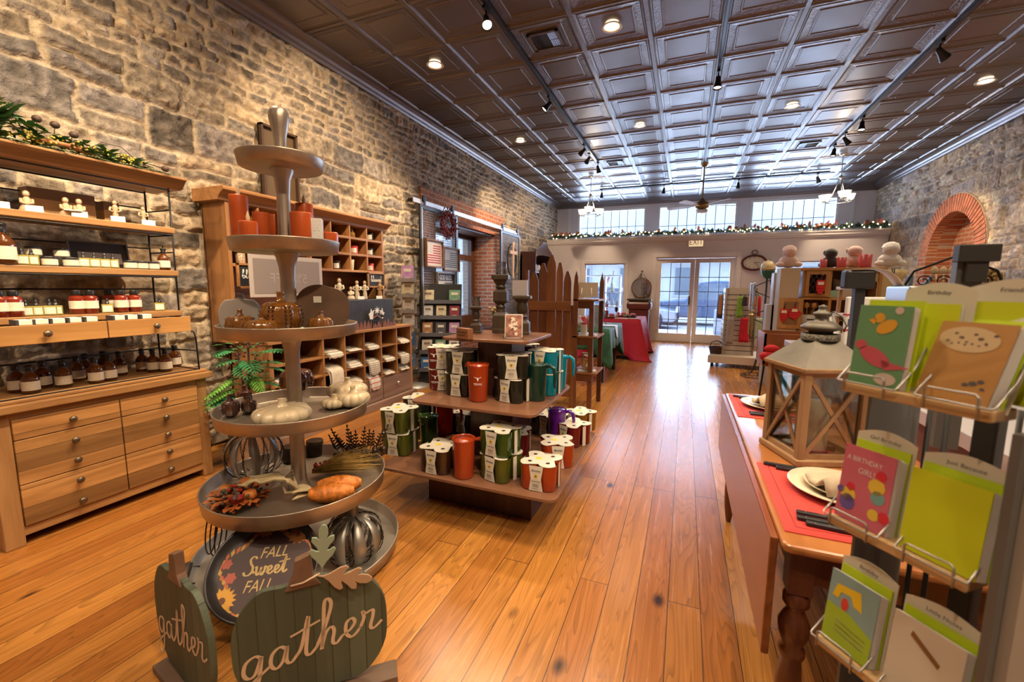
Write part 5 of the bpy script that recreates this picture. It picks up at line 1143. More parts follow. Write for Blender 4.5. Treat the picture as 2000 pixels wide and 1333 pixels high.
# dark fern picks and wheat bundle
DK = plain('dark_bronze',(.035,.018,.012),.35,.3); q = at(690,905,'z',.357)
t = thing('fern_pick','dark bronze fern picks and cones at the back right of the fifth tray','foliage pick',(q.x-.0,q.y+.04,.358),rz=.5); t.scale = (1.45,)*3; b = MB()
for i in range(11):
    x = -.11+.022*i; p0 = Vector((x*.6,.02*math.sin(i),.02)); top = Vector((x,.03*math.cos(2*i),.085+.04*abs(math.sin(i*1.7)))); b.tube([p0,top],.002,4); d = (top-p0).normalized()
    for j in range(5):
        c = p0.lerp(top,.35+.14*j); 
        for s_ in (-1,1): b.leaf(c,(s_*.9,.1,.8),(0,-1,0),.017*(1.2-.15*j),.007,4,0)
    b.leaf(top,d,(0,-1,0),.016,.007,4,0)
b.build('fern_blades',DK,t)
b = MB()
for i in range(26): b.sphere((r5.uniform(-.08,.1),r5.uniform(-.05,.05),.015+.03*r5.random()),.014,4,(1,1,1.3))
b.build('small_cones',DK,t)
q = at(610,930,'z',.357); q2 = at(742,898,'z',.372); t = thing('wheat_bundle','bundle of dried golden wheat with red berries lying across the fifth tray','dried bundle',(q.x,q.y,.359)); d = (q2-q); d.z = 0; L = d.length*1.02; a0 = math.atan2(d.y,d.x); b = MB()
for i in range(120):
    a = a0+r5.uniform(-.70,.32); l = L*r5.uniform(.6,1.05); h = .01+.07*r5.random(); b.tube([(0,0,.008+h*.3),(l*.5*math.cos(a),l*.5*math.sin(a),h+.008),(l*math.cos(a+.06*r5.uniform(-1,1)),l*math.sin(a),h*1.1+.012)],[.0012,.0014,.0008],3)
b.build('wheat_stalks',plain('wheat',(.42,.26,.06),.6,noise=.4,nscale=30),t)
b = MB()
for i in range(34): a = a0+r5.uniform(-.3,.6); l = r5.uniform(0,.12); b.sphere((l*math.cos(a),l*math.sin(a),.03+.03*r5.random()),.006,4)
b.build('berries',plain('red_berry',(.45,.02,.01),.25),t)
# corn cobs
q = at(652,972,'z',.357); cc = thing('corn_cobs','two orange decorative corn cobs with pale husk and raffia at the tray front','corn',(q.x,q.y,.357),rz=.62); cc.scale = (1.15,1.75,1.6)
CORN = plain('orange_corn',(.62,.19,.025),.55,noise=.5,nscale=60,bump=.006); b = MB()
for s_,yy in ((0,-.022),(1,.022)):
    vs = []; fs = []; n,m_ = 26,20
    for i in range(n+1):
        u = i/n; rr2 = .026*math.sin(PI*(.08+.88*u))**.5
        for k in range(m_): a = 2*PI*k/m_; w = rr2*(1+.10*math.cos(10*a)*math.cos(2*PI*u*12)); vs.append((-.085+.17*u+.02*s_,yy+w*math.cos(a),.027+w*math.sin(a)))
    for i in range(n):
        for k in range(m_): fs.append((i*m_+k,i*m_+(k+1) % m_,(i+1)*m_+(k+1) % m_,(i+1)*m_+k))
    b.add(vs,fs,True)
b.build('cob',CORN,cc)
HUSK = plain('corn_husk',(.60,.48,.28),.7,noise=.15,nscale=20); b = MB()
for i in range(7): a = PI+(-.5+.17*i); b.leaf((-.075,.0,.02+.004*(i % 3)),(math.cos(a),math.sin(a),.15+.1*(i % 2)),(0,0,1),.075,.026,5,.1)
b.build('husk',HUSK,cc)
b = MB()
for i in range(5): b.tube([(-.12,0,.03),(-.15,-.02-.004*i,.075),(-.20,-.03+.01*i,.085),(-.25-.01*i,.01*i-.03,.078),(-.30,.01-.01*i,.074),(-.33-.01*i,.0+.01*i,.06-.004*i)],.0035,4)
for i in range(3): b.tube([(-.13,.0,.03),(-.16,.03,.06+.01*i),(-.20,.02,.05),(-.17,-.02,.04),(-.13,0,.03)],.004,4)
b.build('raffia_bow',HUSK,cc)
# ---------- floor displays in front of the stand
SAGE = wood('sage_boards',(.075,.095,.060),(.105,.125,.085),'z',rough=.6,plank=.052,pax='x',dark=(.03,.03,.015)); STEMW = plain('brown_stem',(.16,.085,.05),.6,noise=.25,nscale=20); TANP = plain('tan_paint',(.58,.42,.28),.6)
FOOT = wood('foot_wood',(.11,.065,.045),(.20,.13,.09),'x',rough=.6)
def gather(L,R,h,lab,leafs,scale=1.0,stem_x=-.02):
    L,R = Vector((*L,0)),Vector((*R,0)); w = (R-L).length; c = (L+R)/2; rz = math.atan2(R.y-L.y,R.x-L.x)
    t = thing('pumpkin_sign',lab,'sign',(c.x,c.y,0),rz=rz)
    MB().prism([(x,z+.028) for x,z in pump_outline(w,h,3,72)],-.010,.010,'y').build('board',SAGE,t,bevel=.002)
    MB().box(-w*.42,w*.56,-.045,.03,0,.028).build('foot',FOOT,t,bevel=.002)
    z0 = h+.01; MB().prism([(stem_x-.055,z0-.01),(stem_x+.05,z0-.005),(stem_x+.028,z0+.03),(stem_x+.022,z0+.10),(stem_x-.022,z0+.085),(stem_x-.03,z0+.03)],-.016,.012,'y').build('stem',STEMW,t,bevel=.003)
    if leafs:
        def oak(cx,cz,a,s_):
            pts = []
            prof = [(0,.006),(.12,.012),(.22,.07),(.36,.19),(.47,.24),(.52,.20),(.47,.12),(.46,.06),(.56,.12),(.68,.21),(.76,.20),(.75,.12),(.70,.06),(.80,.09),(.92,.08),(.99,.035),(1,0)]
            for u,v in prof: pts.append((u,v))
            for u,v in prof[::-1][1:-1]: pts.append((u,-v))
            return [(cx+s_*(u*math.cos(a)-v*math.sin(a)),cz+s_*(u*math.sin(a)+v*math.cos(a))) for u,v in pts]
        MB().prism(oak(stem_x+.055,z0+.035,1.5,.16),-.024,-.018,'y').build('leaf',plain('mint_leaf',(.27,.33,.24),.6),t,bevel=.001)
        MB().prism(oak(stem_x+.04,z0+.035,-.30,.17),-.034,-.028,'y').build('leaf',plain('tan_leaf',(.40,.25,.15),.6),t,bevel=.001)
        MB().tube([(stem_x-.035,-.018,z0+.01),(stem_x,-.022,z0+.015),(stem_x+.05,-.03,z0+.04)],.003,5).build('twine',TANP,t)
    b,wd = script('gather',.030,.20); X = T(0,-.0115,.03+h*.42) @ Matrix.Scale(w*.90/wd,4) @ Matrix.Translation((-wd/2,0,-.2-.2*wd/2))
    b.v = [tuple(X @ Vector(p)) for p in b.v]; b.build('lettering',TANP,t,solid=.0008)
    return t
gather((-1.22,.77),(-.885,1.075),.40,'sage green plank pumpkin sign reading gather, with mint and tan oak leaves',True)
gather((-1.67,.82),(-1.262,.742),.39,'sage green plank pumpkin sign reading gather, narrower one turned sideways at the left',False,stem_x=-.0)
# black round tray leaning: FALL sweet FALL
tr = thing('round_tray','black round tray with autumn flowers reading Fall sweet Fall, leaning under the stand','tray',tuple(at(520,1112,'z',.20))); 
nrm = Vector((.38,-.55,.85)).normalized(); upv = Vector((0,0,1)); xa = Vector((nrm.y*-1,nrm.x,0)).normalized(); xa = upv.cross(nrm).normalized(); ya = nrm.cross(xa).normalized()
tr.rotation_euler = Matrix((xa,ya,nrm)).transposed().to_euler()
BLK = plain('black_enamel',(.018,.015,.016),.3); TR_ = .205
MB().lathe([(.0,-.004),(TR_-.03,-.004),(TR_-.004,.035),(TR_,.038),(TR_-.002,.042),(TR_-.010,.038),(TR_-.032,.0),(.0,.0)],n=64,cap=False).build('tray_body',BLK,tr)
MB().lathe([(.0,.001),(TR_-.036,.001)],n=64,cap=False).build('printed_face',plain('aubergine_print',(.045,.018,.02),.45),tr)
GOLD = plain('sign_gold',(.55,.38,.16),.6)
text('lettering','FALL',.062,GOLD,tr,T(.018,.062,.0022),.0004,shear=.25,sx=.8); text('lettering','FALL',.062,GOLD,tr,T(-.018,-.062,.0022),.0004,shear=.25,sx=.8)
b,wd = script('Sweet'.replace('S','S'),.05); X = T(0,-.0,.0022,rx=-PI/2) @ Matrix.Scale(.065,4) @ Matrix.Translation((-wd/2,0,-.3)); b.v = [tuple(X @ Vector((p[0],-p[1],p[2]))) for p in b.v]
b.v = [(x,-y if False else y,z) for x,y,z in b.v]; b2 = MB(); b2.v = [(p[0],p[1],.0024) for p in b.v]; b2.f = [f for f in b.f]; b2.sm = b.sm; b2.mi = b.mi; b2.build('lettering',GOLD,tr)
def blossom(b,x,y,r,n,z=.0018,inner=.35):
    pts = []
    for k in range(2*n): a = PI*k/n; q = r if k % 2 == 0 else r*.72; pts.append((x+q*math.cos(a),y+q*math.sin(a),z))
    b.add([(x,y,z)]+pts,[(0,1+k,1+(k+1) % (2*n)) for k in range(2*n)])
b = MB(); blossom(b,-.135,-.10,.052,16); b.build('sunflower_print',plain('sunflower',(.60,.30,.04),.6),tr); b = MB(); blossom(b,-.135,-.10,.016,10,.0024); blossom(b,.10,.125,.012,10,.0024); blossom(b,-.03,.165,.01,10,.0024); b.build('flower_centre_print',plain('flower_centre',(.12,.04,.02),.6),tr)
b = MB(); blossom(b,.10,.125,.042,10); blossom(b,-.03,.165,.040,14); blossom(b,.155,-.03,.022,7); b.build('flower_print',plain('print_rust',(.34,.11,.025),.6),tr)
b = MB(); blossom(b,-.125,-.02,.024,6); blossom(b,-.15,.035,.022,6); blossom(b,.13,-.08,.02,6); b.build('flower_print',plain('print_pink',(.42,.10,.07),.6),tr)
for mname,mcol,ph in (('print_coral',(.50,.13,.05),0),('print_ochre',(.52,.30,.07),.5)):
    b = MB()
    for i in range(26):
        a = 2*PI*(i+ph)/26; q = .165+.018*math.sin(5*a)
        c = Vector((q*math.cos(a),q*math.sin(a),.0016)); d = Vector((-math.sin(a+.5),math.cos(a+.5),0)); w = Vector((-d.y,d.x,0)); L = .034; b.add([c,c+d*L*.5+w*.008,c+d*L,c+d*L*.5-w*.008],[(0,3,2,1)])
    b.build('leaf_print',plain(mname,mcol,.6),tr)
b = MB().tube([(-.235,-.03,.03),(-.275,-.035,.035),(-.275,.035,.035),(-.235,.03,.03)],.0035,5); b.build('tray_handle_wire',BLK,tr); MB().tube([(-.275,-.045,.035),(-.275,.045,.035)],.013,10).build('tray_handle',plain('turned_black',(.04,.03,.025),.5),tr)
wp = thing('wire_hoop','loops of twisted dark wire standing left behind the black tray','wire hoop',(-1.83,1.13,0)); b = MB()
for k in range(3):
    pts = [(.03*k-.03+.035*math.cos(a),.02*math.sin(a),.28+.10*math.sin(a)) for a in [2*PI*i/20 for i in range(20)]]; b.tube(pts,.003,5,closed=True)
b.tube([(0,0,0),(0,0,.2)],.004,5); b.tube([(-.06,.0,.004),(.06,0,.004)],.006,5); b.build('wire_loops',WIRE,wp)
# ================================================================== three-tier laminate display with cup sets and pitchers
LAM = wood('laminate',(.17,.075,.042),(.24,.115,.065),'x',rough=.3,bump=.0002); LAMD = wood('laminate_dark',(.055,.022,.018),(.09,.038,.03),'z',rough=.25,bump=.0002)
dt = thing('tiered_display_table','three-tier square wood laminate display table loaded with cup sets','display table',(-1.1,2.5,0))
def rsq(x0,x1,y0,y1,r=.05,n=5):
    P = []
    for cx_,cy_,a0 in ((x1-r,y1-r,0),(x0+r,y1-r,PI/2),(x0+r,y0+r,PI),(x1-r,y0+r,1.5*PI)):
        for k in range(n+1): a = a0+PI/2*k/n; P.append((cx_+r*math.cos(a),cy_+r*math.sin(a)))
    return P
for (x0,x1,y0,y1,z) in ((-1.64,-.545,1.94,3.05,.287),(-1.5,-.71,2.08,2.88,.666),(-1.38,-.815,2.24,2.76,1.036)):
    MB().prism(rsq(x0,x1,y0,y1),z-.018,z).build('display_board',LAM,dt,world=True,bevel=.003)
MB().box(-1.45,-.76,2.2,2.8,0,.269).build('base',LAMD,dt,world=True,bevel=.003)
MB().box(-1.22,-.93,2.33,2.65,.287,.648).build('lower_column',LAMD,dt,world=True,bevel=.003); MB().box(-1.19,-.97,2.38,2.62,.666,1.018).build('upper_column',LAMD,dt,world=True,bevel=.003)
MB().box(-.969,-.962,2.39,2.61,.67,1.015).build('column_side_panel',plain('grey_panel',(.20,.17,.19),.25),dt,world=True)
CUPC = {'olive': (.10,.12,.012),'black': (.012,.016,.012),'maroon': (.13,.008,.010),'brown': (.045,.018,.008),'orange': (.50,.06,.012),'amber': (.30,.12,.015),'green': (.03,.09,.01),'teal': (.0,.28,.42),'red': (.40,.008,.008),'bottle green': (.008,.05,.035),'purple': (.12,.01,.30)}
def cupm(c): return plain('plastic_'+c.replace(' ','_'),CUPC[c],.18,coat=.3,trans=.35 if c not in ('black','brown','maroon') else 0)
CARDM = plain('cup_card',(.62,.58,.50),.55); INK = plain('card_ink',(.08,.07,.07),.6); FLW = plain('flower_yellow',(.75,.58,.05),.6); HOLE = plain('hole_dark',(.03,.02,.02),.5)
CS,CH = .039,.108       # tumbler spacing, height
def cup_pack():
    t = thing('cup_set',None,None)
    for sx_ in (-1,1):
        for sy_ in (-1,1): MB().lathe([(.0,.001),(.033,.001),(.034,.005),(.0375,CH-.004),(.0375,CH)],(sx_*CS,sy_*CS,0),20,cap=False).build('tumbler',cupm('olive'),t)
    pts = []                      # clover shaped top card
    for cx_,cy_,a0 in ((CS,CS,-PI/4),(-CS,CS,PI/4),(-CS,-CS,3*PI/4),(CS,-CS,5*PI/4)):
        for k in range(9): a = a0-.08+(PI/2+.16)*k/8*1.0; a = a0+ (PI/2)*k/8*1.0; pts.append((cx_+.040*math.cos(a0-PI/8+PI*.75*k/8),cy_+.040*math.sin(a0-PI/8+PI*.75*k/8)))
    MB().prism(pts,CH,CH+.0025).build('top_card',CARDM,t)
    b = MB()
    for sx_ in (-1,1):
        for sy_ in (-1,1): b.lathe([(.0001,CH+.0032),(.009,CH+.0031)],(sx_*CS,sy_*CS,0),12,cap=False)
    b.build('card_hole',HOLE,t)
    b = MB(); b.lathe([(.0001,CH+.0034),(.014,CH+.0033)],(-.012,0,0),9,cap=False); 
    for k in range(7): a = 2*PI*k/7; 
    b.build('flower_print',FLW,t)
    # wrap band on front (-y) and side (+x)
    R = CS+.0385
    b = MB().add([(-.030,-R,.002),(.030,-R,.002),(.022,-R-.0015,CH*.5),(-.022,-R-.0015,CH*.5),(.030,-R+.001,CH),(-.030,-R+.001,CH)],[(0,1,2,3),(3,2,4,5)])
    b.add([(-.030,R,.002),(.030,R,.002),(.022,R+.0015,CH*.5),(-.022,R+.0015,CH*.5),(.030,R-.001,CH),(-.030,R-.001,CH)],[(3,2,1,0),(5,4,2,3)])
    b.add([(R,-.012,.002),(R,.012,.002),(R,.012,CH),(R,-.012,CH)],[(0,1,2,3)]).add([(-R,-.012,.002),(-R,.012,.002),(-R,.012,CH),(-R,-.012,CH)],[(3,2,1,0)])
    b.build('wrap_label',CARDM,t)
    t.scale = (1.27,)*3
    b,w = script('Bentley'.replace('B','b').replace('n','h').replace('y','g'),.05) if False else (None,0)
    F = T(0,-R-.0022,0,rx=PI/2)
    text('lettering','Bentley',.0135,INK,t,F @ T(0,.089,0),.0003,shear=.3); text('lettering','Drink Ware',.0075,INK,t,F @ T(0,.044,0),.0003,shear=.3)
    b = MB(); FR = Matrix.Translation((0,-R-.0022,.066)); 
    for k in range(10): a = 2*PI*k/10; b.add([tuple(FR @ Vector(p)) for p in ((0,0,0),(.009*math.cos(a-.2),0,.009*math.sin(a-.2)),(.012*math.cos(a),0,.012*math.sin(a)),(.009*math.cos(a+.2),0,.009*math.sin(a+.2)))],[(0,1,2,3)])
    b.build('flower_print',FLW,t); MB().add([tuple(FR @ Vector((.004*math.cos(a),-.0004,.004*math.sin(a)))) for a in [2*PI*k/8 for k in range(8)]],[tuple(range(8))]).build('flower_centre',INK,t)
    b = MB()
    for z in (.030,.025,.020,.012): b.add([(-.014,-R-.002,z),(.012,-R-.002,z),(.012,-R-.002,z+.0014),(-.014,-R-.002,z+.0014)],[(0,1,2,3)])
    b.build('small_print',INK,t)
    return t
CPK = cup_pack(); OLV = cupm('olive'); first = [1]
def pack(px,py,z,color,lab,rz=0.0,dxy=(0,0),at_xy=None):
    q = Vector((*at_xy,z)) if at_xy else at(px,py,'z',z); 
    mats = None if color == 'olive' else {OLV.name: cupm(color)}
    if first: o = CPK; first.pop()
    else: o = dup(CPK,mats=mats)
    o.location = (q.x+dxy[0],q.y+dxy[1],z); o.rotation_euler = (0,0,rz); tag(o,lab,'cup set','cup sets on the tiered display'); return o
ZB,ZM = .288,.667; UP = (CH+.004)*1.27
# longhorn and TEXAS prints on maroon sets
def texas(par,M,s=1.0):
    b = MB(); P = [(-.5,.30),(-.42,.12),(-.16,.06),(-.10,-.12),(-.05,-.36),(.05,-.36),(.10,-.12),(.16,.06),(.42,.12),(.5,.30),(.36,.03),(.14,-.02),(.06,.02),(-.06,.02),(-.14,-.02),(-.36,.03)]
    Q = [(x*.042*s,y*.042*s) for x,y in P]; n = len(Q)
    b.add([tuple(M @ Vector((x,y+.022*s,0))) for x,y in Q],[(0,1,15),(1,2,14,15),(2,3,12,13,14),(3,4,5,6,12) if False else (3,4,5,6),(3,6,11,12),(6,7,10,11),(7,8,9,10)])
    b.build('longhorn_print',white,par); text('lettering','TEXAS',.0145*s,white,par,M @ T(0,-.010*s,0),.0003)
def texas_face(o,R=None):
    R = R or CS+.0385
    for sx_ in (-1,1): texas(o,T(sx_*CS,-R-.001,.055,rx=PI/2)); 
    texas(o,T(R+.001,-CS,.055,rx=PI/2,rz=0) if False else Matrix.Translation((R+.001,-CS,.055)) @ Matrix(((0,0,1,0),(1,0,0,0),(0,1,0,0),(0,0,0,1))))
xy = {}
def pk(key,color,px,py,z,rz,lab,up=None):
    q = at(px,py,'z',z); xy[key] = (q.x,q.y,rz); pack(0,0,z,color,lab,rz,at_xy=(q.x,q.y))
    if up: pack(0,0,z+UP,up[0],up[1],rz+up[2],at_xy=(q.x-.004,q.y+.003))
pk('a','olive',783,880,ZB,.12,'olive cup set, lower of the pair at the near left corner of the bottom tier',('olive','olive cup set, upper of the pair at the near left corner of the bottom tier',-.15))
pk('b','black',822,850,ZB,.0,'black cup set, lower of the pair behind the olive pitcher',('black','black cup set, upper of the pair behind the olive pitcher',.05))
pk('c','brown',861,914,ZB,-.04,'dark brown cup set immediately left of the orange pitcher on the bottom tier')
pk('d','olive',979,929,ZB,-.30,'olive cup set, lower of the pair right of the orange pitcher',('green','green cup set, upper of the pair right of the orange pitcher',.12))
pk('e','maroon',1006,880,ZB,.2,'maroon cup set behind the green pair on the bottom tier')
pk('f','orange',1057,945,ZB,.02,'orange cup set at the front right corner of the bottom tier')
pk('g','orange',1087,903,ZB,.35,'orange cup set just behind the front right corner of the bottom tier')
pk('h','maroon',1119,864,ZB,-.5,'maroon cup set nearest the aisle side on the bottom tier')
pk('i','brown',1077,845,ZB,-.35,'dark brown cup set behind the maroon one on the aisle side of bottom tier')
pk('j','amber',1133,838,ZB,-.5,'amber cup set at the far right corner of the bottom tier')
pk('k','black',1040,838,ZB,-.1,'black cup set beside the lower column on the aisle side')
pk('l','black',910,838,ZB,.1,'black cup set behind the red pitcher on the bottom tier')
tx = []
q = at(868,757,'z',ZM); o1 = pack(0,0,ZM,'maroon','maroon longhorn cup set, lower of the pair at the left corner of the middle tier',.45,at_xy=(q.x,q.y)); o2 = pack(0,0,ZM+UP,'maroon','maroon longhorn cup set, upper of the pair at the left corner of the middle tier',.38,at_xy=(q.x,q.y))
q = at(1028,742,'z',ZM); o3 = pack(0,0,ZM,'maroon','maroon longhorn cup set beside the upper column, lower, half hidden',-.1,at_xy=(-1.03,2.76)); o4 = pack(0,0,ZM+UP,'maroon','maroon longhorn cup set beside the upper column, upper, half hidden',-.1,at_xy=(-1.03,2.76))
for o_ in (o1,o2,o3,o4): texas_face(o_)
q = at(906,768,'z',ZM)
pack(0,0,ZM,'black','black cup set, lower of the pair behind the orange longhorn pitcher',-.05,at_xy=(q.x,q.y)); pack(0,0,ZM+UP,'black','black cup set, upper of the pair behind the orange longhorn pitcher',.1,at_xy=(q.x,q.y))
q = at(1004,780,'z',ZM)
pack(0,0,ZM,'black','black cup set, lower of the pair at the middle of the middle tier front',-.22,at_xy=(q.x,q.y)); pack(0,0,ZM+UP,'black','black cup set, upper of the pair at the middle of the middle tier front',.2,at_xy=(q.x,q.y))
q = at(1088,757,'z',ZM)
pack(0,0,ZM,'teal','teal cup set, lower of the pair at the right of the middle tier',-.1,at_xy=(-.81,2.59)); pack(0,0,ZM+UP,'teal','teal cup set, upper of the pair at the right of the middle tier',-.1,at_xy=(-.81,2.59))
def pitcher(px,py,z,color,lab,hrz,h=.222,r=.064,dxy=(0,0),tex=False,xy_=None):
    q = Vector((*xy_,z)) if xy_ else at(px,py,'z',z); t = thing('pitcher',lab,'pitcher',(q.x+dxy[0],q.y+dxy[1],z),rz=hrz); m_ = cupm(color)
    MB().lathe([(.0,.001),(r*.84,.001),(r*.86,.006),(r*.97,h*.86),(r*1.0,h*.95),(r*1.03,h),(r*.99,h),(r*.96,h*.94),(r*.5,h*.90),(.0,h*.895)],n=36,cap=False).build('pitcher_body',m_,t)
    MB().tube([(r*.9,0,h*.93),(r*1.35,0,h*.97),(r*1.72,0,h*.90),(r*1.85,0,h*.72),(r*1.82,0,h*.45),(r*1.88,0,h*.36)],[.010,.012,.012,.011,.009,.006],8).build('handle',m_,t)
    MB().lathe([(r*.8,h*.93),(r*.82,h*1.0),(.0,h*1.005)],n=30,cap=False).build('lid',m_,t)
    if tex:
        a = tex-hrz; M = Matrix.Rotation(a,4,'Z') @ Matrix.Translation((r*1.0,0,h*.55)) @ Matrix(((0,0,1,0),(1,0,0,0),(0,1,0,0),(0,0,0,1))); texas(t,M,1.15)
    return t
pitcher(906,930,ZB,'orange','orange pitcher standing in front on the bottom tier',.5)
pitcher(838,868,ZB,'green','olive green mug-like pitcher at the left of the bottom tier',2.9,h=.20)
pitcher(870,845,ZB,'red','red pitcher under the middle tier board at the left',.3)
pitcher(0,0,ZB,'purple','purple pitcher under the right edge of the middle tier board',.0,xy_=(-.78,2.78))
pitcher(934,782,ZM,'orange','orange longhorn pitcher at the front of the middle tier',2.75,tex=-1.15)
pitcher(0,0,ZM,'bottle green','dark bottle green pitcher at the front right of the middle tier',-.1,xy_=(-.805,2.40))
pitcher(0,0,ZM,'teal','bright teal pitcher at the right edge of the middle tier',.1,xy_=(-.765,2.76),r=.052)
pitcher(0,0,ZM,'red','red pitcher behind the longhorn stack on the middle tier',1.0,xy_=(-1.33,2.50))
pitcher(0,0,ZM,'black','black pitcher behind the black cup pair at the back left of middle tier',1.0,xy_=(-1.24,2.74),r=.05)
# top tier: turned pillars, glass, signs
DKW = wood('dark_turned_wood',(.028,.018,.010),(.065,.042,.024),'z',rough=.45)
def pillar(px,py,s,h,lab,xy_=None):
    q = Vector((*xy_,1.036)) if xy_ else at(px,py,'z',1.036); t = thing('candle_pillar',lab,'candle pillar',(q.x,q.y,1.0365),rz=.25)
    MB().box(-s*.62,s*.62,-s*.62,s*.62,0,h*.08).build('plinth',DKW,t,bevel=.004)
    sq = MB(); sq.frustum((0,0),(s*1.15,s*1.15),(s*1.15,s*1.15),h*.08,h*.30).frustum((0,0),(s*1.15,s*1.15),(s*.8,s*.8),h*.30,h*.36)
    sq.lathe([(s*.42,h*.36),(s*.36,h*.42),(s*.45,h*.45),(s*.34,h*.49),(s*.30,h*.52)],n=20)
    if h > .25: sq.frustum((0,0),(s*.7,s*.7),(s*1.1,s*1.1),h*.50,h*.55).frustum((0,0),(s*1.1,s*1.1),(s*1.1,s*1.1),h*.55,h*.72).frustum((0,0),(s*1.1,s*1.1),(s*.6,s*.6),h*.72,h*.76).lathe([(s*.34,h*.76),(s*.45,h*.79),(s*.36,h*.83)],n=20)
    else: sq.lathe([(s*.30,h*.52),(s*.42,h*.62),(s*.45,h*.7),(s*.36,h*.83)],n=20)
    sq.frustum((0,0),(s*.75,s*.75),(s*1.15,s*1.15),h*.83,h*.92).build('turned_post',DKW,t,bevel=.003)
    MB().box(-s*.68,s*.68,-s*.68,s*.68,h*.92,h).build('top_plate',DKW,t,bevel=.003); return t
p1 = pillar(930,650,.062,.175,'short dark turned wood candle pillar at the left of the top tier')
p2 = pillar(978,650,.082,.385,'tall dark turned wood candle pillar in the middle of the top tier'); p3 = pillar(0,0,.085,.25,'medium dark turned wood candle pillar at the back right of the top tier',xy_=(-.985,2.62))
GL = thin_glass('vase_glass',(.93,.93,.93),.16,.03)
for pp,h0,r,hh,l_ in ((p1,.176,.030,.065,'short clear glass cylinder on the short pillar'),(p2,.386,.036,.085,'clear glass cylinder on the tall pillar')):
    t = thing('glass_cylinder',l_,'glass',(pp.location.x,pp.location.y,1.0365+h0)); MB().lathe([(.0,.002),(r,.002),(r,hh),(r*.94,hh),(r*.94,.006),(.0,.006)],n=28,cap=False).build('glass_body',GL,t)
t = thing('acrylic_sign','small clear acrylic sign holder on the medium pillar','sign holder',(-.995,2.60,1.287),rz=.1); MB().box(-.05,.05,-.002,.002,0,.10).box(-.05,.05,-.002,.04,0,.003).build('holder',plain('acrylic_grey',(.55,.50,.52),.15,trans=.4),t)
q = at(1003,662,'z',1.037); t = thing('floral_plaque','framed rust and cream floral picture leaning on an easel at the top tier front','picture',(q.x,q.y,1.0365),rot=(-.25,0,.35))
MB().box(-.054,.054,-.004,.004,0,.148).build('frame_border',plain('silver_frame',(.5,.46,.42),.4,.6),t,bevel=.001); MB().box(-.047,.047,-.0052,-.0042,.007,.141).build('floral_print',plain('floral_print',(.25,.10,.07),.45,noise=1.0,nscale=24),t)
b = MB(); rq = random.Random(9)
for (x,z,r) in ((-.005,.115,.018),(.012,.09,.016),(-.012,.078,.02),(.01,.06,.014),(.015,.03,.012)):
    for k in range(6): a = k*1.05+rq.random(); b.leaf((x,-.0058,z),(math.cos(a),0,math.sin(a)),(0,-1,0),r,r*.6,4,0)
b.build('lily_print',plain('lily_cream',(.68,.60,.50),.5),t)
MB().tube([(-.045,-.006,.004),(-.06,-.02,.006),(-.06,.03,.004)],.002,5).tube([(.045,-.006,.004),(.06,-.02,.006),(.06,.03,.004)],.002,5).build('wire_easel',black,t)
q = at(906,662,'z',1.037); t = thing('word_block','small brown wooden block with carved words at the left front of the top tier','sign',(q.x+.0,q.y+.01,1.0365),rz=-.45); MB().box(-.058,.058,-.02,.02,0,.062).build('block',wood('sign_block',(.22,.085,.035),(.33,.15,.07),'x',rough=.5),t,bevel=.002)
text('lettering','HAPPY CAMPER',.0135,plain('carved_dark',(.09,.035,.015),.7),t,T(0,-.0208,.031,rx=PI/2),.0004,sx=.9) if False else MB().box(-.045,.045,-.0206,-.0200,.034,.044).box(-.04,.03,-.0206,-.0200,.016,.026).build('carved_line',plain('carved_dark',(.10,.035,.015),.7),t)
# ================================================================== drop-leaf table with place settings and lantern
CHR = wood('cherry_wood',(.20,.050,.018),(.33,.105,.035),'y',rough=.22,bump=.0002,coat=.3); CHT = wood('cherry_top',(.36,.13,.035),(.50,.20,.06),'y',rough=.2,bump=.0002,coat=.4); CHV = wood('cherry_leg',(.10,.025,.012),(.18,.055,.02),'z',rough=.25,bump=.0002,coat=.3)
TZ = .742
tb = thing('drop_leaf_table','cherry drop-leaf table with turned legs set with red placemats','table',(.52,1.9,0))
MB().prism(rsq(.245,.80,1.115,2.72,.02,3),TZ-.022,TZ).build('tabletop',CHT,tb,world=True,bevel=.008)
MB().box(.225,.243,1.15,2.70,.42,TZ-.004).build('drop_leaf',CHR,tb,world=True,bevel=.004)
MB().box(.30,.75,1.17,1.19,TZ-.12,TZ-.022).box(.30,.75,2.64,2.66,TZ-.12,TZ-.022).box(.285,.30,1.17,2.66,TZ-.12,TZ-.022).box(.745,.76,1.17,2.66,TZ-.12,TZ-.022).build('apron',CHV,tb,world=True)
for (x,y) in ((.30,1.19),(.30,2.64),(.74,1.19),(.74,2.64)):
    b = MB().box(x-.027,x+.027,y-.027,y+.027,TZ-.15,TZ-.022)
    b.lathe([(.012,0),(.018,.03),(.027,.10),(.031,.20),(.030,.34),(.024,.40),(.030,.415),(.030,.43),(.022,.44),(.034,.47),(.036,.50),(.026,.525),(.018,.54),(.030,.555),(.030,.575),(.022,.59)],(x,y,0),20); b.build('leg',CHV,tb,world=True)
REDC = plain('red_linen',(.60,.025,.015),.85,noise=.08,nscale=60,bump=.0008,sheen=.3); CREAM = plain('cream_china',(.72,.62,.46),.25,coat=.3); NAPM = plain('linen_napkin',(.50,.41,.30),.85,noise=.08,nscale=50,bump=.001); KNH = plain('black_handle',(.02,.02,.024),.35); STL = plain('steel',(.6,.6,.6),.2,1)
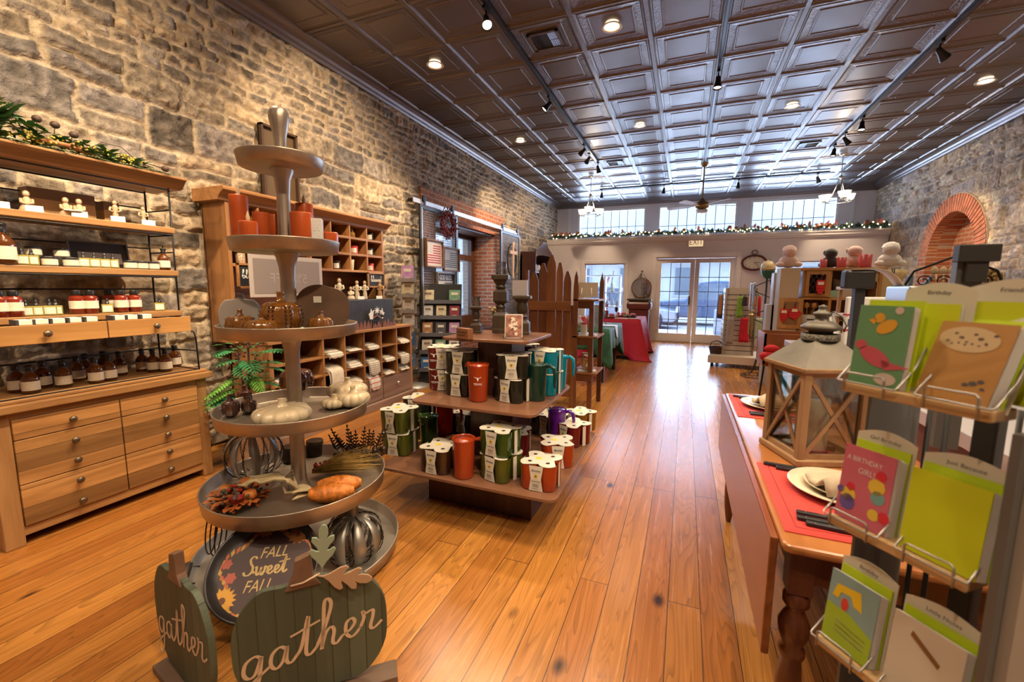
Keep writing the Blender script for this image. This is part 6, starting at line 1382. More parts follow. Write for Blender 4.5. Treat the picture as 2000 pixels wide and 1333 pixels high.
def setting(y0,y1,who,plate_xy):
    m_ = thing('placemat','red linen placemat %s' % who,'placemat',(.26,y0,TZ+.0005)); MB().box(0,.36,0,y1-y0,0,.002).build('mat_cloth',REDC,m_)
    b = MB()
    for (p,q) in (((.03,.03),(.03,y1-y0-.03)),((.33,.03),(.33,y1-y0-.03)),((.03,.03),(.33,.03)),((.03,y1-y0-.03),(.33,y1-y0-.03))): b.tube([(*p,.0022),(*q,.0022)],.0009,4)
    b.build('stitching',plain('dark_red_stitch',(.18,.01,.01),.8),m_)
    px_,py_ = plate_xy
    d = thing('dinner_plate','large cream dinner plate %s' % who,'plate',(px_,py_,TZ+.003)); MB().lathe([(.0,.0),(.07,.0),(.085,.004),(.132,.018),(.135,.019),(.134,.022),(.086,.009),(.07,.005),(.0,.005)],n=56,cap=False).build('plate_body',CREAM,d)
    d2 = thing('salad_plate','smaller cream plate stacked on the dinner plate %s' % who,'plate',(px_+.012,py_,TZ+.010)); MB().lathe([(.0,.0),(.055,.0),(.068,.004),(.102,.017),(.105,.018),(.104,.021),(.068,.009),(.0,.006)],n=48,cap=False).build('plate_body',CREAM,d2)
    n_ = thing('napkin','folded beige linen napkin on the plates %s' % who,'napkin',(px_+.03,py_,TZ+.020),rz=.15)
    b = MB(); n = 14; vs = []
    for i in range(n+1):
        for j in range(n+1):
            u,v = i/n-.5,j/n-.5; z = .018+.012*math.sin(3.2*u+1)+.010*math.cos(5*v)*(1-abs(u))+(.045*max(0,1-abs(v+.35)*6)*max(0,.6-abs(u+.3))*2)
            vs.append((.24*u*(1-.3*abs(v)),.15*v+.02*u,max(.004,z*(1-3.2*max(0,abs(v)-.42)*2))))
    b.add(vs,[(i*(n+1)+j,(i+1)*(n+1)+j,(i+1)*(n+1)+j+1,i*(n+1)+j+1) for i in range(n) for j in range(n)],True); b.build('napkin_cloth',NAPM,n_,solid=.008)
    return px_,py_
def cutlery(x,y,lab,kind,rz=0):
    t = thing(kind,lab,'cutlery',(x,y,TZ+.0035),rz=rz); MB().box(0,.105,-.008,.008,0,.010).build('handle',KNH,t,bevel=.003)
    b = MB()
    if kind == 'fork': b.box(.105,.16,-.003,.003,.003,.006).box(.16,.165,-.010,.010,.003,.006); [b.box(.165,.205,-.010+.006*k,-.0075+.006*k,.003,.005) for k in range(4)]
    else: b.prism([(.105,-.005),(.22,-.009),(.235,.0),(.22,.006),(.105,.005)],.003,.0055)
    b.build('tines' if kind == 'fork' else 'blade',STL,t)
    b = MB(); [b.lathe([(.002,.010),(.0001,.0108)],(.02+.03*k,0,0),8,cap=False) for k in range(3)]; b.build('rivet',STL,t)
c0 = setting(1.18,1.64,'nearest the card rack',(.455,1.475))
cutlery(.278,1.625,'black-handled fork left of the near plate, outermost','fork',-.12); cutlery(.31,1.598,'black-handled fork tucked under the edge of near plate','fork',-.12)
cutlery(.305,1.285,'black-handled knife farthest from the near table edge','table_knife',-.06); cutlery(.300,1.255,'black-handled knife in the middle of the three near ones','table_knife',-.06); cutlery(.315,1.232,'black-handled knife closest to the near table edge','table_knife',-.08)
setting(2.22,2.68,'behind the lantern',(.43,2.46)); cutlery(.275,2.625,'black-handled fork by the far plate, outer','fork',-.1); cutlery(.30,2.595,'black-handled fork by the far plate, inner','fork',-.1); cutlery(.315,2.30,'black-handled knife beside the far plate','table_knife',-.05); cutlery(.315,2.268,'black-handled knife nearest the lantern on the far placemat','table_knife',-.05)
# lantern
LWD = wood('lantern_wood',(.26,.14,.065),(.42,.26,.14),'z',rough=.6); LWH = wood('lantern_rail',(.30,.17,.08),(.46,.29,.16),'x',rough=.6); ZNC = plain('aged_zinc',(.115,.105,.088),.5,.5,noise=.3,nscale=7)
BLc = Vector((.321,1.852)); BC = Vector((.388,1.672)); a0 = math.atan2(BC.y-BLc.y,BC.x-BLc.x); cx_,cy_ = .448,1.797; hs = .098
ln = thing('lantern','large square wood and glass lantern with a zinc roof on the cherry table','lantern',(cx_,cy_,TZ+.001),rz=a0)
MB().prism([(x,y) for x,y in ((-.118,-.118),(.118,-.118),(.118,.118),(-.118,.118))],0,.022).build('base',LWH,ln,bevel=.004)
for sx_ in (-1,1):
    for sy_ in (-1,1): MB().box(sx_*hs-.012,sx_*hs+.012,sy_*hs-.012,sy_*hs+.012,.022,.322).build('post',LWD,ln,bevel=.002)
LH0,LH1 = .022,.322
for k in range(4):
    b = MB(); b.M = T(rz=PI/2*k); b.box(-hs+.012,hs-.012,-hs-.007,-hs+.007,LH0,LH0+.018).box(-hs+.012,hs-.012,-hs-.007,-hs+.007,LH1-.018,LH1); b.build('rail',LWH,ln)
    b = MB(); b.M = T(rz=PI/2*k); b.box(-hs+.012,hs-.012,-hs-.001,-hs+.001,LH0+.018,LH1-.018); b.build('glass_pane',thin_glass('lantern_glass',(.93,.93,.9),.06),ln)
    for s_ in (-1,1):
        b = MB(); b.M = T(rz=PI/2*k); w,z0,z1 = hs-.010,LH0+.016,LH1-.016; dx = 2*w*s_; L = math.hypot(dx,z1-z0); nx,nz = -(z1-z0)/L*.0065,dx/L*.0065
        p = [(-w*s_+nx,z0+nz),(-w*s_-nx,z0-nz),(w*s_-nx,z1-nz),(w*s_+nx,z1+nz)]; b.prism(p,-hs-.008-.003*s_,-hs-.002-.003*s_,'y'); b.build('cross_brace',LWD,ln)
MB().box(-.012-hs+.0,-.004-hs+.0,.03,.05,.17,.20).build('latch',plain('black_latch',(.02,.016,.012),.5),ln)
MB().box(-.122,.122,-.122,.122,LH1,LH1+.016).build('eave',LWH,ln,bevel=.004)
b = MB().frustum((0,0),(.236,.236),(.085,.085),LH1+.016,LH1+.100); b.build('roof',ZNC,ln)
b = MB().lathe([(.058,LH1+.100),(.058,LH1+.122),(.052,LH1+.122),(.052,LH1+.100)],n=28,cap=False); b.build('pierced_gallery',plain('pierced_zinc',(.10,.09,.07),.6,.4,noise=.9,nscale=150),ln)
MB().lathe([(.036,LH1+.098),(.036,LH1+.130),(.060,LH1+.140),(.062,LH1+.146),(.040,LH1+.162),(.022,LH1+.168),(.020,LH1+.18),(.028,LH1+.188),(.027,LH1+.196),(.014,LH1+.202),(.012,LH1+.212),(.014,LH1+.218),(.002,LH1+.224)],n=28).build('cowl',ZNC,ln)
MB().tube([(0,.01,LH1+.19),(.03,.02,LH1+.20),(.055,.03,LH1+.185),(.07,.035,LH1+.155),(.066,.03,LH1+.135)],.0028,6).build('ring_handle',ZNC,ln)
candle(cx_+.0,cy_-.0,TZ+.03,.050,.185,'thick ivory pillar candle inside the wooden lantern',False,plain('ivory_candle',(.80,.74,.62),.45),'pillar_candle')
t = thing('candle_bracket','small dark iron candle holder inside the lantern','candle holder',(cx_,cy_,TZ+.0235)); MB().cyl((0,0),.056,0,.006,24).box(-.075,-.05,-.006,.006,0,.02).box(.05,.075,-.006,.006,0,.02).build('iron_plate',black,t)

# ================================================================== greeting card rack in the foreground
RG = plain('rack_grey',(.15,.15,.145),.45,.3); RGD = plain('rack_dark',(.05,.048,.046),.5,.3); WRC = plain('rack_wire',(.42,.40,.38),.35,.7); SHW = wood('rack_shelf',(.55,.33,.14),(.72,.50,.26),'x',rough=.45)
rk = thing('card_rack','tall spinner rack of greeting cards with wood strips and wire fences in front','card rack',(.3215,.815,0),rz=math.atan2(-.144,.119))
RZ = rk.rotation_euler.z
# local frame: x along the shelf front (left to right), y away from the photographer
SH = ((1.183,0),(.940,0),(.700,0))
W2 = .0955
MB().box(-W2+.008,-W2+.013,.055,.19,.05,1.16).build('side_panel',RG,rk)
MB().box(W2+.03,W2+.042,.02,.20,.05,1.25).build('right_panel',plain('rack_beige',(.38,.33,.27),.5),rk)
MB().box(W2+.02,W2+.03,.0,.02,.05,1.16).build('right_rail',RG,rk)
MB().box(-.0,.030,.17,.20,.02,1.20).build('centre_post',RGD,rk,bevel=.003)
for x in (-.055,-.03,.055,.08): MB().tube([(x,.165,.1),(x,.165,1.16)],.004,6).build('upright_wire',RGD,rk)
MB().lathe([(.25,0),(.25,.02),(.02,.035)],(.03,.2,0),32).build('foot',RGD,rk)
def pr(x,y,z): 
    return (x,y,z)
for i,(z,yo) in enumerate(SH):
    MB().box(-W2,W2,-.002,.055,z-.016,z).build('wood_shelf',SHW,rk,bevel=.002)
    for (xa,xb) in ((-W2-.004,-.012),(.012,W2+.004)):
        MB().tube([(xa,.06,z+.08),(xa,.03,z+.035),(xa,-.008,z+.004),(xa+.004,-.012,z+.004),(xb,-.012,z+.004),(xb,-.006,z+.006),(xb,.03,z+.035),(xb,.06,z+.08)],.0018,6).tube([(xa+.014,-.012,z-.012),(xa+.014,-.012,z+.016),(xa+.018,-.012,z+.020),(xb-.018,-.012,z+.020),(xb-.014,-.012,z+.016),(xb-.014,-.012,z-.012)],.0018,6).build('wire_fence',WRC,rk)
# sign head on top (dark T over a grey panel)
def hd(px,py): return at(px,py,'y',1.18)
a_,b_ = hd(1872,500),hd(1912,590); MB().box(a_.x,b_.x,1.18,1.20,1.0,a_.z+.02).build('sign_stem',RG,rk,world=True)
a_,b_ = hd(1886,496),hd(1922,552); c_,d_ = hd(1868,478),hd(1945,516); MB().box(a_.x,b_.x,1.17,1.185,b_.z,a_.z).box(c_.x,d_.x,1.165,1.19,hd(1905,512).z,hd(1905,478).z).build('sign_head',RGD,rk,world=True,bevel=.002)
LIME = plain('lime_envelope',(.52,.66,.01),.6); TABC = plain('divider_tab',(.66,.60,.47),.6); CWH = plain('card_back',(.74,.70,.64),.6)
def cardpack(x,z,w,h,facem,lab,lean=.10,n=4,tab=True,env=True,y0=.006,title=None,rz=0,art=None):
    t = thing('greeting_cards',lab,'greeting card',(0,0,0)); M = Matrix.Translation((rk.location.x,rk.location.y,0)) @ Matrix.Rotation(RZ,4,'Z') @ T(x,y0,z,rz=rz) @ Matrix.Rotation(-lean,4,'X')
    t.location = M.to_translation(); t.rotation_euler = M.to_euler()
    MB().box(-w/2,w/2,0,.0012,.001,h).build('card_front',facem,t)
    b = MB()
    for k in range(1,n): b.box(-w/2+.001*k,w/2+.001*k,.0018+.0022*k,.0030+.0022*k,.001,h-.001*k)
    b.build('cards_behind',CWH,t)
    if env: MB().box(-w/2+.004,w/2+.006,.0042+.0022*n,.0062+.0022*n,.001,h+.010).build('envelope',LIME,t)
    if tab:
        P = [(-w/2,0),(w/2+.010,0),(w/2+.010,h+.022)]+[(w/2+.010-(w+.01)*k/12,h+.022+.012*math.sin(PI*k/12)) for k in range(1,12)]+[(-w/2,h+.022)]
        MB().prism(P,.009+.0022*n,.0102+.0022*n,'y').build('divider',TABC,t)
        text('lettering',title or 'Birthday',.009,INK,t,T(.004,.0088+.0022*n,h+.018,rx=PI/2),.0001)
    if art: art(t,w,h)
    return t
def q_(b,pts,y=-.0006): b.add([(x,y,z) for x,z in pts],[tuple(range(len(pts)))])
def blob(cx,cz,rx,rz_,n=14,a0=0,ph=0): return [(cx+rx*math.cos(a0+2*PI*k/n)*math.cos(ph)-rz_*math.sin(a0+2*PI*k/n)*math.sin(ph),cz+rx*math.cos(a0+2*PI*k/n)*math.sin(ph)+rz_*math.sin(a0+2*PI*k/n)*math.cos(ph)) for k in range(n)]
def art_birds(t,w,h):
    b = MB(); q_(b,blob(-.004,.048,.026,.013,ph=-.5)); q_(b,[(.006,.044),(.048,.036),(.012,.028)]); q_(b,blob(-.027,.066,.009,.008)); b.build('pink_bird',plain('art_pink',(.55,.09,.12),.6),t)
    b = MB(); q_(b,blob(.006,.098,.016,.010,ph=.6)); q_(b,[(-.012,.10),(-.022,.108),(-.010,.112)]); q_(b,blob(-.006,.112,.008,.008)); b.build('orange_bird',plain('art_orange',(.72,.36,.03),.6),t)
    b = MB(); q_(b,blob(.016,.014,.016,.010)); q_(b,blob(.02,.125,.006,.006)); b.build('pale_blossom',plain('art_pale',(.62,.50,.42),.6),t)
def art_dots(t,w,h):
    for nm,c,S_ in (('yellow_art',(.80,.55,.06),((-.022,.045,.012),(.018,.075,.013),(.02,.028,.009))),('blue_art',(.16,.10,.35),((-.022,.032,.013),(-.035,.05,.006))),('red_art',(.70,.03,.05),((-.02,.060,.007),(.022,.095,.008),(.035,.03,.009))),('teal_art',(.18,.38,.36),((.022,.058,.011),))):
        b = MB(); [q_(b,blob(x,z,r,r*1.1,9)) for x,z,r in S_]; b.build(nm,plain(nm,c,.6),t)
    text('lettering','A BIRTHDAY',.012,plain('art_white',(.8,.7,.65),.6),t,T(-.006,-.0008,h-.022,rx=PI/2),.0001,sx=.8); text('lettering','GIRL!',.014,plain('art_white',(.8,.7,.65),.6),t,T(.0,-.0008,h-.040,rx=PI/2),.0001,sx=.8)
def art_cat(t,w,h):
    b = MB(); q_(b,blob(-.004,.092,.036,.019,20,ph=-.06)); b.build('speech_bubble',plain('kraft_pale',(.55,.38,.20),.6),t)
    b = MB(); [q_(b,blob(x,z,r,r*.7,8)) for x,z,r in [(-.028+.0075*k,.094+.006*((k*5) % 3-1),.0022+.0008*(k % 3)) for k in range(8)]+[(-.022+.008*k,.084+.002*(k % 2),.002) for k in range(6)]+[(.020,.030,.005),(.028,.034,.004),(.012,.027,.004),(.032,.024,.003)]]; b.build('ink_art',INK,t)
def art_hill(t,w,h):
    b = MB(); q_(b,[(-w/2,.001),(w/2,.001),(w/2,.052),(0,.070),(-w/2,.072)]); b.build('green_hill',plain('art_green',(.36,.50,.03),.6),t)
    b = MB(); q_(b,[(-.032,.088),(-.026,.112),(.012,.118),(.018,.085),(.004,.088),(-.002,.102),(-.018,.100),(-.022,.086)]); b.build('yellow_arch',plain('art_yellow',(.80,.55,.02),.6),t,label='yellow arch shape')
    b = MB(); q_(b,blob(-.01,.082,.006,.012)); b.build('red_figure',plain('art_red',(.70,.06,.03),.6),t)
    b = MB(); [q_(b,[(-.02,z),(.03,z-.006),(.03,z-.003),(-.02,z+.003)]) for z in (.045,.036,.027)]; b.build('text_lines',plain('art_pale',(.62,.50,.42),.6),t)
def art_log(t,w,h):
    b = MB(); q_(b,[(-.020,.104),(.018,.078),(.020,.086),(-.018,.113)]); b.build('brown_bar',plain('art_brown',(.24,.11,.03),.6),t)
GRNC = plain('card_green',(.13,.30,.14),.6); ORGC = plain('card_kraft',(.42,.20,.045),.6); PNKC = plain('card_pink',(.62,.14,.20),.6); BLUC = plain('card_blue',(.26,.40,.40),.6); CRMC = plain('card_cream',(.66,.58,.46),.6); LIMC = plain('card_lime',(.60,.66,.01),.6)
cardpack(-.054,SH[0][0]+.001,.076,.132,GRNC,'green card with a yellow and a pink bird on the top rack strip',title='Birthday',art=art_birds,tab=False)
cardpack(.042,SH[0][0]+.001,.088,.118,ORGC,'kraft brown card with a pale speech bubble at the right of top strip',lean=.34,title='Friendship',art=art_cat,y0=.010,n=6,rz=-.12)
cardpack(-.02,SH[0][0]+.001,.08,.137,LIMC,'lime envelopes with a cream divider behind the top strip cards',y0=.044,n=2,title='Birthday',env=False)
cardpack(.06,SH[0][0]+.001,.095,.142,LIMC,'wide cream divider at the back right of the top strip',y0=.06,n=2,title='Friendship',env=False)
cardpack(-.052,SH[1][0]+.001,.078,.132,PNKC,'pink birthday card with colourful shapes on the middle rack strip',title='Girl Birthday',art=art_dots,n=7)
cardpack(.054,SH[1][0]+.001,.092,.130,LIMC,'plain lime green card stack at the right of the middle strip',title='Just Because',n=6,env=True)
cardpack(-.052,SH[2][0]+.001,.078,.134,BLUC,'grey blue and green hillside card on the lowest visible strip',title='Birthday',art=art_hill,n=6)
cardpack(.054,SH[2][0]+.001,.090,.130,CRMC,'cream card with a brown bar drawing at the lower right of the rack',title='Little Notes',art=art_log,n=5)
# ================================================================== long counter, its things
CT = plain('counter_laminate',(.36,.35,.38),.3); CTD = plain('counter_side',(.05,.04,.045),.5)
ct = thing('cash_counter','long counter with a pale grey top running behind the cherry table','counter',(1.3,2.6,0))
MB().box(.83,1.75,.75,4.38,.85,.90).build('counter_top',CT,ct,world=True,bevel=.003); MB().box(.90,1.70,.80,4.2,0,.85).build('counter_body',plain('counter_body',(.22,.08,.05),.5,noise=.2,nscale=4),ct,world=True)
def tilt_frame(px,py,zt,w,h,lab,mat_f,mat_c,y=None,rz=.5,lean=.5,z=.901):
    q = at(px,py,'z',z); t = thing('picture_frame',lab,'picture frame',(q.x,q.y,z),rot=(-lean,0,rz))
    f_ = w*.09; MB().box(-w/2,-w/2+f_,-.006,.006,0,h).box(w/2-f_,w/2,-.006,.006,0,h).box(-w/2+f_,w/2-f_,-.006,.006,0,f_).box(-w/2+f_,w/2-f_,-.006,.006,h-f_,h).build('frame_border',mat_f,t,bevel=.002)
    MB().box(-w/2+f_,w/2-f_,-.002,.004,f_,h-f_).build('picture',mat_c,t); return t
IVY = plain('ivory_frame',(.72,.68,.60),.5); PLQ = plain('carved_white',(.78,.76,.72),.5,noise=.35,nscale=50,bump=.01)
tilt_frame(1628,690,.9,.16,.20,'small white framed print tilted on the counter beside the lantern top',IVY,plain('print_grey',(.55,.55,.60),.5),rz=.9,lean=.7)
tilt_frame(1650,735,.9,.20,.34,'ornate white carved frame leaning on the counter beside the card rack',PLQ,PLQ,rz=1.0,lean=.35)
tilt_frame(1640,668,.9,.13,.26,'tall slim grey mirror leaning inside the ladder shelf',IVY,plain('mirror_grey',(.30,.30,.26),.2,.3),rz=1.0,lean=.35)
# ladder shelf
LAD = wood('ladder_wood',(.40,.18,.06),(.55,.28,.11),'z',rough=.5); LADP = plain('ladder_white_edge',(.72,.70,.74),.6)
qx = at(1625,690,'z',.901); ls = thing('ladder_shelf','small wooden stepladder shelf with worn white steps on the counter','shelf',(at(1654,600,'y',4.05).x,4.05,.901),rz=.15)
LS = (at(1654,560,'y',4.05).z-.901)/.58; ls.scale = (LS,LS,LS)
for s_ in (-1,1):
    b = MB(); b.add([(s_*.13-.012,-.14,0),(s_*.13+.012,-.14,0),(s_*.07+.012,-.02,.56),(s_*.07-.012,-.02,.56),(s_*.13-.012,-.10,0),(s_*.13+.012,-.10,0),(s_*.07+.012,.01,.56),(s_*.07-.012,.01,.56)],[(0,1,2,3),(5,4,7,6),(0,4,5,1),(1,5,6,2),(2,6,7,3),(3,7,4,0)]); b.build('ladder_rail',LAD,ls)
for z,w,y in ((.30,.12,-.08),(.10,.14,-.115),(.55,.09,-.02)): MB().box(-w,w,y-.06,y+.06,z,z+.028).build('step',LADP,ls,bevel=.003)
# receipt printer pole with long paper
t = thing('scale_display','black counter display pole with a long paper sheet curling over it','display pole',(at(1674,600,'y',2.7).x,2.70,.901),rz=.1)
PH = at(1670,528,'y',2.7).z-.901
MB().box(-.022,.022,-.02,.02,0,PH-.09).box(-.07,.07,-.05,.05,0,.012).build('pole',plain('matt_black',(.018,.018,.02),.4),t,bevel=.003); MB().box(-.075,.055,-.035,.035,PH-.095,PH).build('display_head',plain('matt_black',(.018,.018,.02),.4),t,bevel=.012)
b = MB(); pth = smooth([(-.05,PH+.003),(.06,PH+.005),(.12,PH-.02),(.17,PH-.08),(.21,PH-.15),(.26,PH-.20)],4); vs = [(x,y,z) for x,z in pth for y in (-.045,.05)]; b.add(vs,[(2*i,2*i+1,2*i+3,2*i+2) for i in range(len(pth)-1)],True); b.build('paper_sheet',white,t,solid=.0008)
# patterned white bag/towel
q = at(1690,690,'z',.901); t = thing('tea_towel','white tea towel with red and blue woven bands standing behind the black pole','towel',(at(1703,600,'y',3.1).x,3.10,.901),rz=.1); MB().box(-.13,.13,-.02,.02,0,.40).build('towel_cloth',white,t,bevel=.01)
b = MB()
for z in (.20,.29): b.box(-.131,.131,-.0215,.0215,z,z+.010)
b.build('red_band',plain('band_red',(.5,.05,.08),.8),t); b = MB(); [b.box(-.12+.024*k,-.106+.024*k,-.0215,-.0205,.225,.27) for k in range(10)]; b.build('blue_pattern',plain('band_navy',(.06,.08,.2),.8),t)
# grey register
q = at(1765,600,'y',2.3); t = thing('cash_register','grey metal box with a dark slot on the counter behind the card rack','cash register',(1.10,2.62,.901),rz=-.05); MB().box(-.14,.16,-.10,.2,0,.46).build('register_body',plain('register_grey',(.40,.40,.42),.35,.5),t,bevel=.01); MB().box(-.10,.06,-.102,-.099,.42,.428).build('slot',black,t)
# ================================================================== corner rack by the arch: wire arch stand, spoons, wicker
t = thing('wire_shelf','dark wrought wire arched shelf against the stone wall by the brick arch','shelf',(2.01,4.6,0),rz=-.1)
b = MB(); W_ = .31
b.tube([(-W_,0,0),(-W_,0,1.35),(-W_*.8,0,1.50),(0,0,1.62),(W_*.8,0,1.50),(W_,0,1.35),(W_,0,0)],.010,8)
for k in range(4):
    x = -.18+.12*k; b.tube([(x+.05*math.cos(a)*(1-a/12),0,1.42+.05*math.sin(a)*(1-a/12)) for a in [i*.5 for i in range(18)]],.005,5)
for z in (.35,.85,1.30): b.tube([(-W_,0,z),(W_,0,z)],.008,6).tube([(-W_,.3,z),(W_,.3,z)],.008,6).tube([(-W_,0,z),(-W_,.3,z)],.006,6).tube([(W_,0,z),(W_,.3,z)],.006,6)
for s_ in (-1,1): b.tube([(s_*W_,.3,0),(s_*W_,.3,1.3)],.010,8)
b.build('wire_frame',black,t)
b = MB()
for z in (.35,.85,1.30): b.box(-W_,W_,0,.3,z-.004,z+.006)
b.build('shelf_board',plain('board_brown',(.18,.09,.05),.5),t)
def onarch(dx,dy,z): v = T(2.01,4.6,0,rz=-.1) @ Vector((dx,dy,z)); return v
SPN = plain('pale_spoon',(.60,.48,.30),.6)
v = onarch(-.02,.06,1.307); t = thing('spoon_crock','cream box holding pale wooden spoons on the wire arch shelf','utensil holder',v); MB().box(-.075,.075,-.05,.05,0,.08).build('crock',plain('cream_crate',(.60,.52,.42),.6),t,bevel=.004); MB().box(-.03,.03,-.051,-.0505,.04,.052).build('crate_slot',black,t)
for k in range(4):
    x = -.05+.033*k; MB().tube([(x,0,.06),(x*1.5,0,.17)],.006,6).sphere((x*1.7,0,.20),.026,6,(1,.3,1.3)).build('wooden_spoon',SPN,t)
v = onarch(-.22,.06,1.307); t = thing('blue_grater','grey blue folded kitchen tool on the wire arch shelf','kitchen tool',v); MB().box(-.05,-.02,-.03,.03,0,.16).prism([(.0,0),(.03,0),(.12,.14),(.10,.16)],-.02,.02,'y').build('tool_body',plain('slate_blue',(.16,.22,.30),.5),t,bevel=.004)
v = onarch(.22,.06,1.307); t = thing('wicker_disc','round golden wicker disc propped on the wire arch shelf','wicker decor',v); b = MB()
for k in range(7): b.tube([((.015+.013*k)*math.cos(a),.006*math.sin(9*a+k),.12+(.015+.013*k)*math.sin(a)) for a in [2*PI*i/30 for i in range(30)]],.009,5,closed=True)
b.build('wicker_coil',plain('wicker',(.50,.34,.14),.7,noise=.5,nscale=60),t)
t = thing('glass_demijohn','dark green glass demijohn at the far right edge of the shop','glass bottle',(2.16,3.9,1.121)); MB().lathe([(.05,0),(.17,.03),(.20,.14),(.17,.26),(.06,.33),(.035,.36),(.035,.42),(.045,.43)],n=28).build('glass_body',plain('green_glass',(.03,.08,.02),.08,trans=.3,coat=.5),t)
t = thing('side_table','dark plinth under the green glass demijohn','table',(2.16,3.9,0)); MB().box(-.2,.2,-.2,.2,1.08,1.12).build('tabletop',DKW,t,bevel=.004)
for sx_ in (-1,1):
    for sy_ in (-1,1): MB().box(sx_*.17-.02,sx_*.17+.02,sy_*.17-.02,sy_*.17+.02,0,1.08).build('leg',DKW,t)
# ================================================================== barn doors, wreath, signs
GRAYM = plain('galvanised_rail',(.55,.53,.52),.4,.6); MESH_F = plain('black_frame',(.02,.02,.024),.4)
t = thing('barn_door_rail','long galvanised sliding rail across the brick lintel','door rail',(-3.50,7.0,2.52)); MB().box(-.006,.006,-1.95,2.0,-.03,.03).build('rail',GRAYM,t)
MB().box(-.09,.0,-1.94,-1.88,-.02,.02).box(-.09,0,1.9,1.96,-.02,.02).build('wall_bracket',black,t)
def barn(y0,y1,lab,x=-3.475):
    t = thing('mesh_barn_door',lab,'barn door',(x,(y0+y1)/2,0)); w = (y1-y0)/2; z0,z1 = .12,2.47; f_ = .05
    MB().box(-.015,.015,-w,-w+f_,z0,z1).box(-.015,.015,w-f_,w,z0,z1).box(-.015,.015,-w+f_,w-f_,z0,z0+f_).box(-.015,.015,-w+f_,w-f_,z1-f_,z1).build('door_frame',MESH_F,t,bevel=.002)
    MB().box(.0151,.017,-w+f_*.7,-w+f_,z0+.03,z1-.03).box(.0151,.017,w-f_,w-f_*.7,z0+.03,z1-.03).build('frame_edge',GRAYM,t)
    b = MB(); st_ = .036; k = 0
    while -w+f_+k*st_ < w-f_: yy = -w+f_+k*st_; b.box(-.002,.002,yy-.0045,yy+.0045,z0+f_,z1-f_); k += 1
    k = 0
    while z0+f_+k*st_ < z1-f_: zz = z0+f_+k*st_; b.box(.002,.005,-w+f_,w-f_,zz-.0045,zz+.0045); k += 1
    b.build('wire_mesh',plain('mesh_wire',(.20,.18,.17),.5,.4),t)
    for s_ in (-1,1):
        b = MB(); b.M = T(-.005,s_*(w-.13),2.565,ry=PI/2); b.lathe([(.045,-.01),(.05,0),(.045,.012)],n=18); b.M = None; b.box(-.002,.01,s_*(w-.13)-.02,s_*(w-.13)+.02,2.40,2.60); b.build('roller',black,t)
    return t
barn(5.16,6.22,'black framed wire mesh barn door hung with a wreath and flag signs, left of the window'); barn(7.96,9.03,'black framed wire mesh barn door hung with a wooden cross, right of the window')
r7 = random.Random(17); wz = thing('berry_wreath','red berry wreath hanging on the left mesh barn door','wreath',(-3.42,5.82,2.28)); b = MB(); b2 = MB(); b3 = MB()
for i in range(260):
    a = r7.uniform(0,2*PI); rr = .155+r7.gauss(0,.035); x = r7.uniform(-.03,.06); b.sphere((x,rr*math.cos(a),rr*math.sin(a)),.013,3)
for i in range(170):
    a = r7.uniform(0,2*PI); rr = .15+r7.gauss(0,.03); b2.leaf((r7.uniform(-.03,.05),rr*math.cos(a),rr*math.sin(a)),(r7.uniform(-.2,.8),math.cos(a+r7.uniform(-1,1)),math.sin(a+r7.uniform(-1,1))),(1,0,0),.07,.022,4)
for j in range(4): b3.tube([(r7.uniform(-.02,.02),(.15+.008*j)*math.cos(a),(.15+.008*j)*math.sin(a)) for a in [2*PI*k/24 for k in range(24)]],.006,5,closed=True)
tag(b.build('berries',plain('wreath_berry',(.30,.02,.03),.45,noise=.3,nscale=40),wz),kind='stuff'); b2.build('foliage',plain('wreath_leaf',(.16,.05,.04),.7,noise=.5,nscale=20),wz); b3.build('vine_ring',TWIG,wz)
FRB = plain('barn_frame',(.20,.10,.05),.6,noise=.25,nscale=15); FLR = plain('flag_red',(.42,.04,.035),.6); FLG = plain('flag_grey',(.10,.10,.12),.6); FLB = plain('flag_board',(.66,.62,.58),.6)
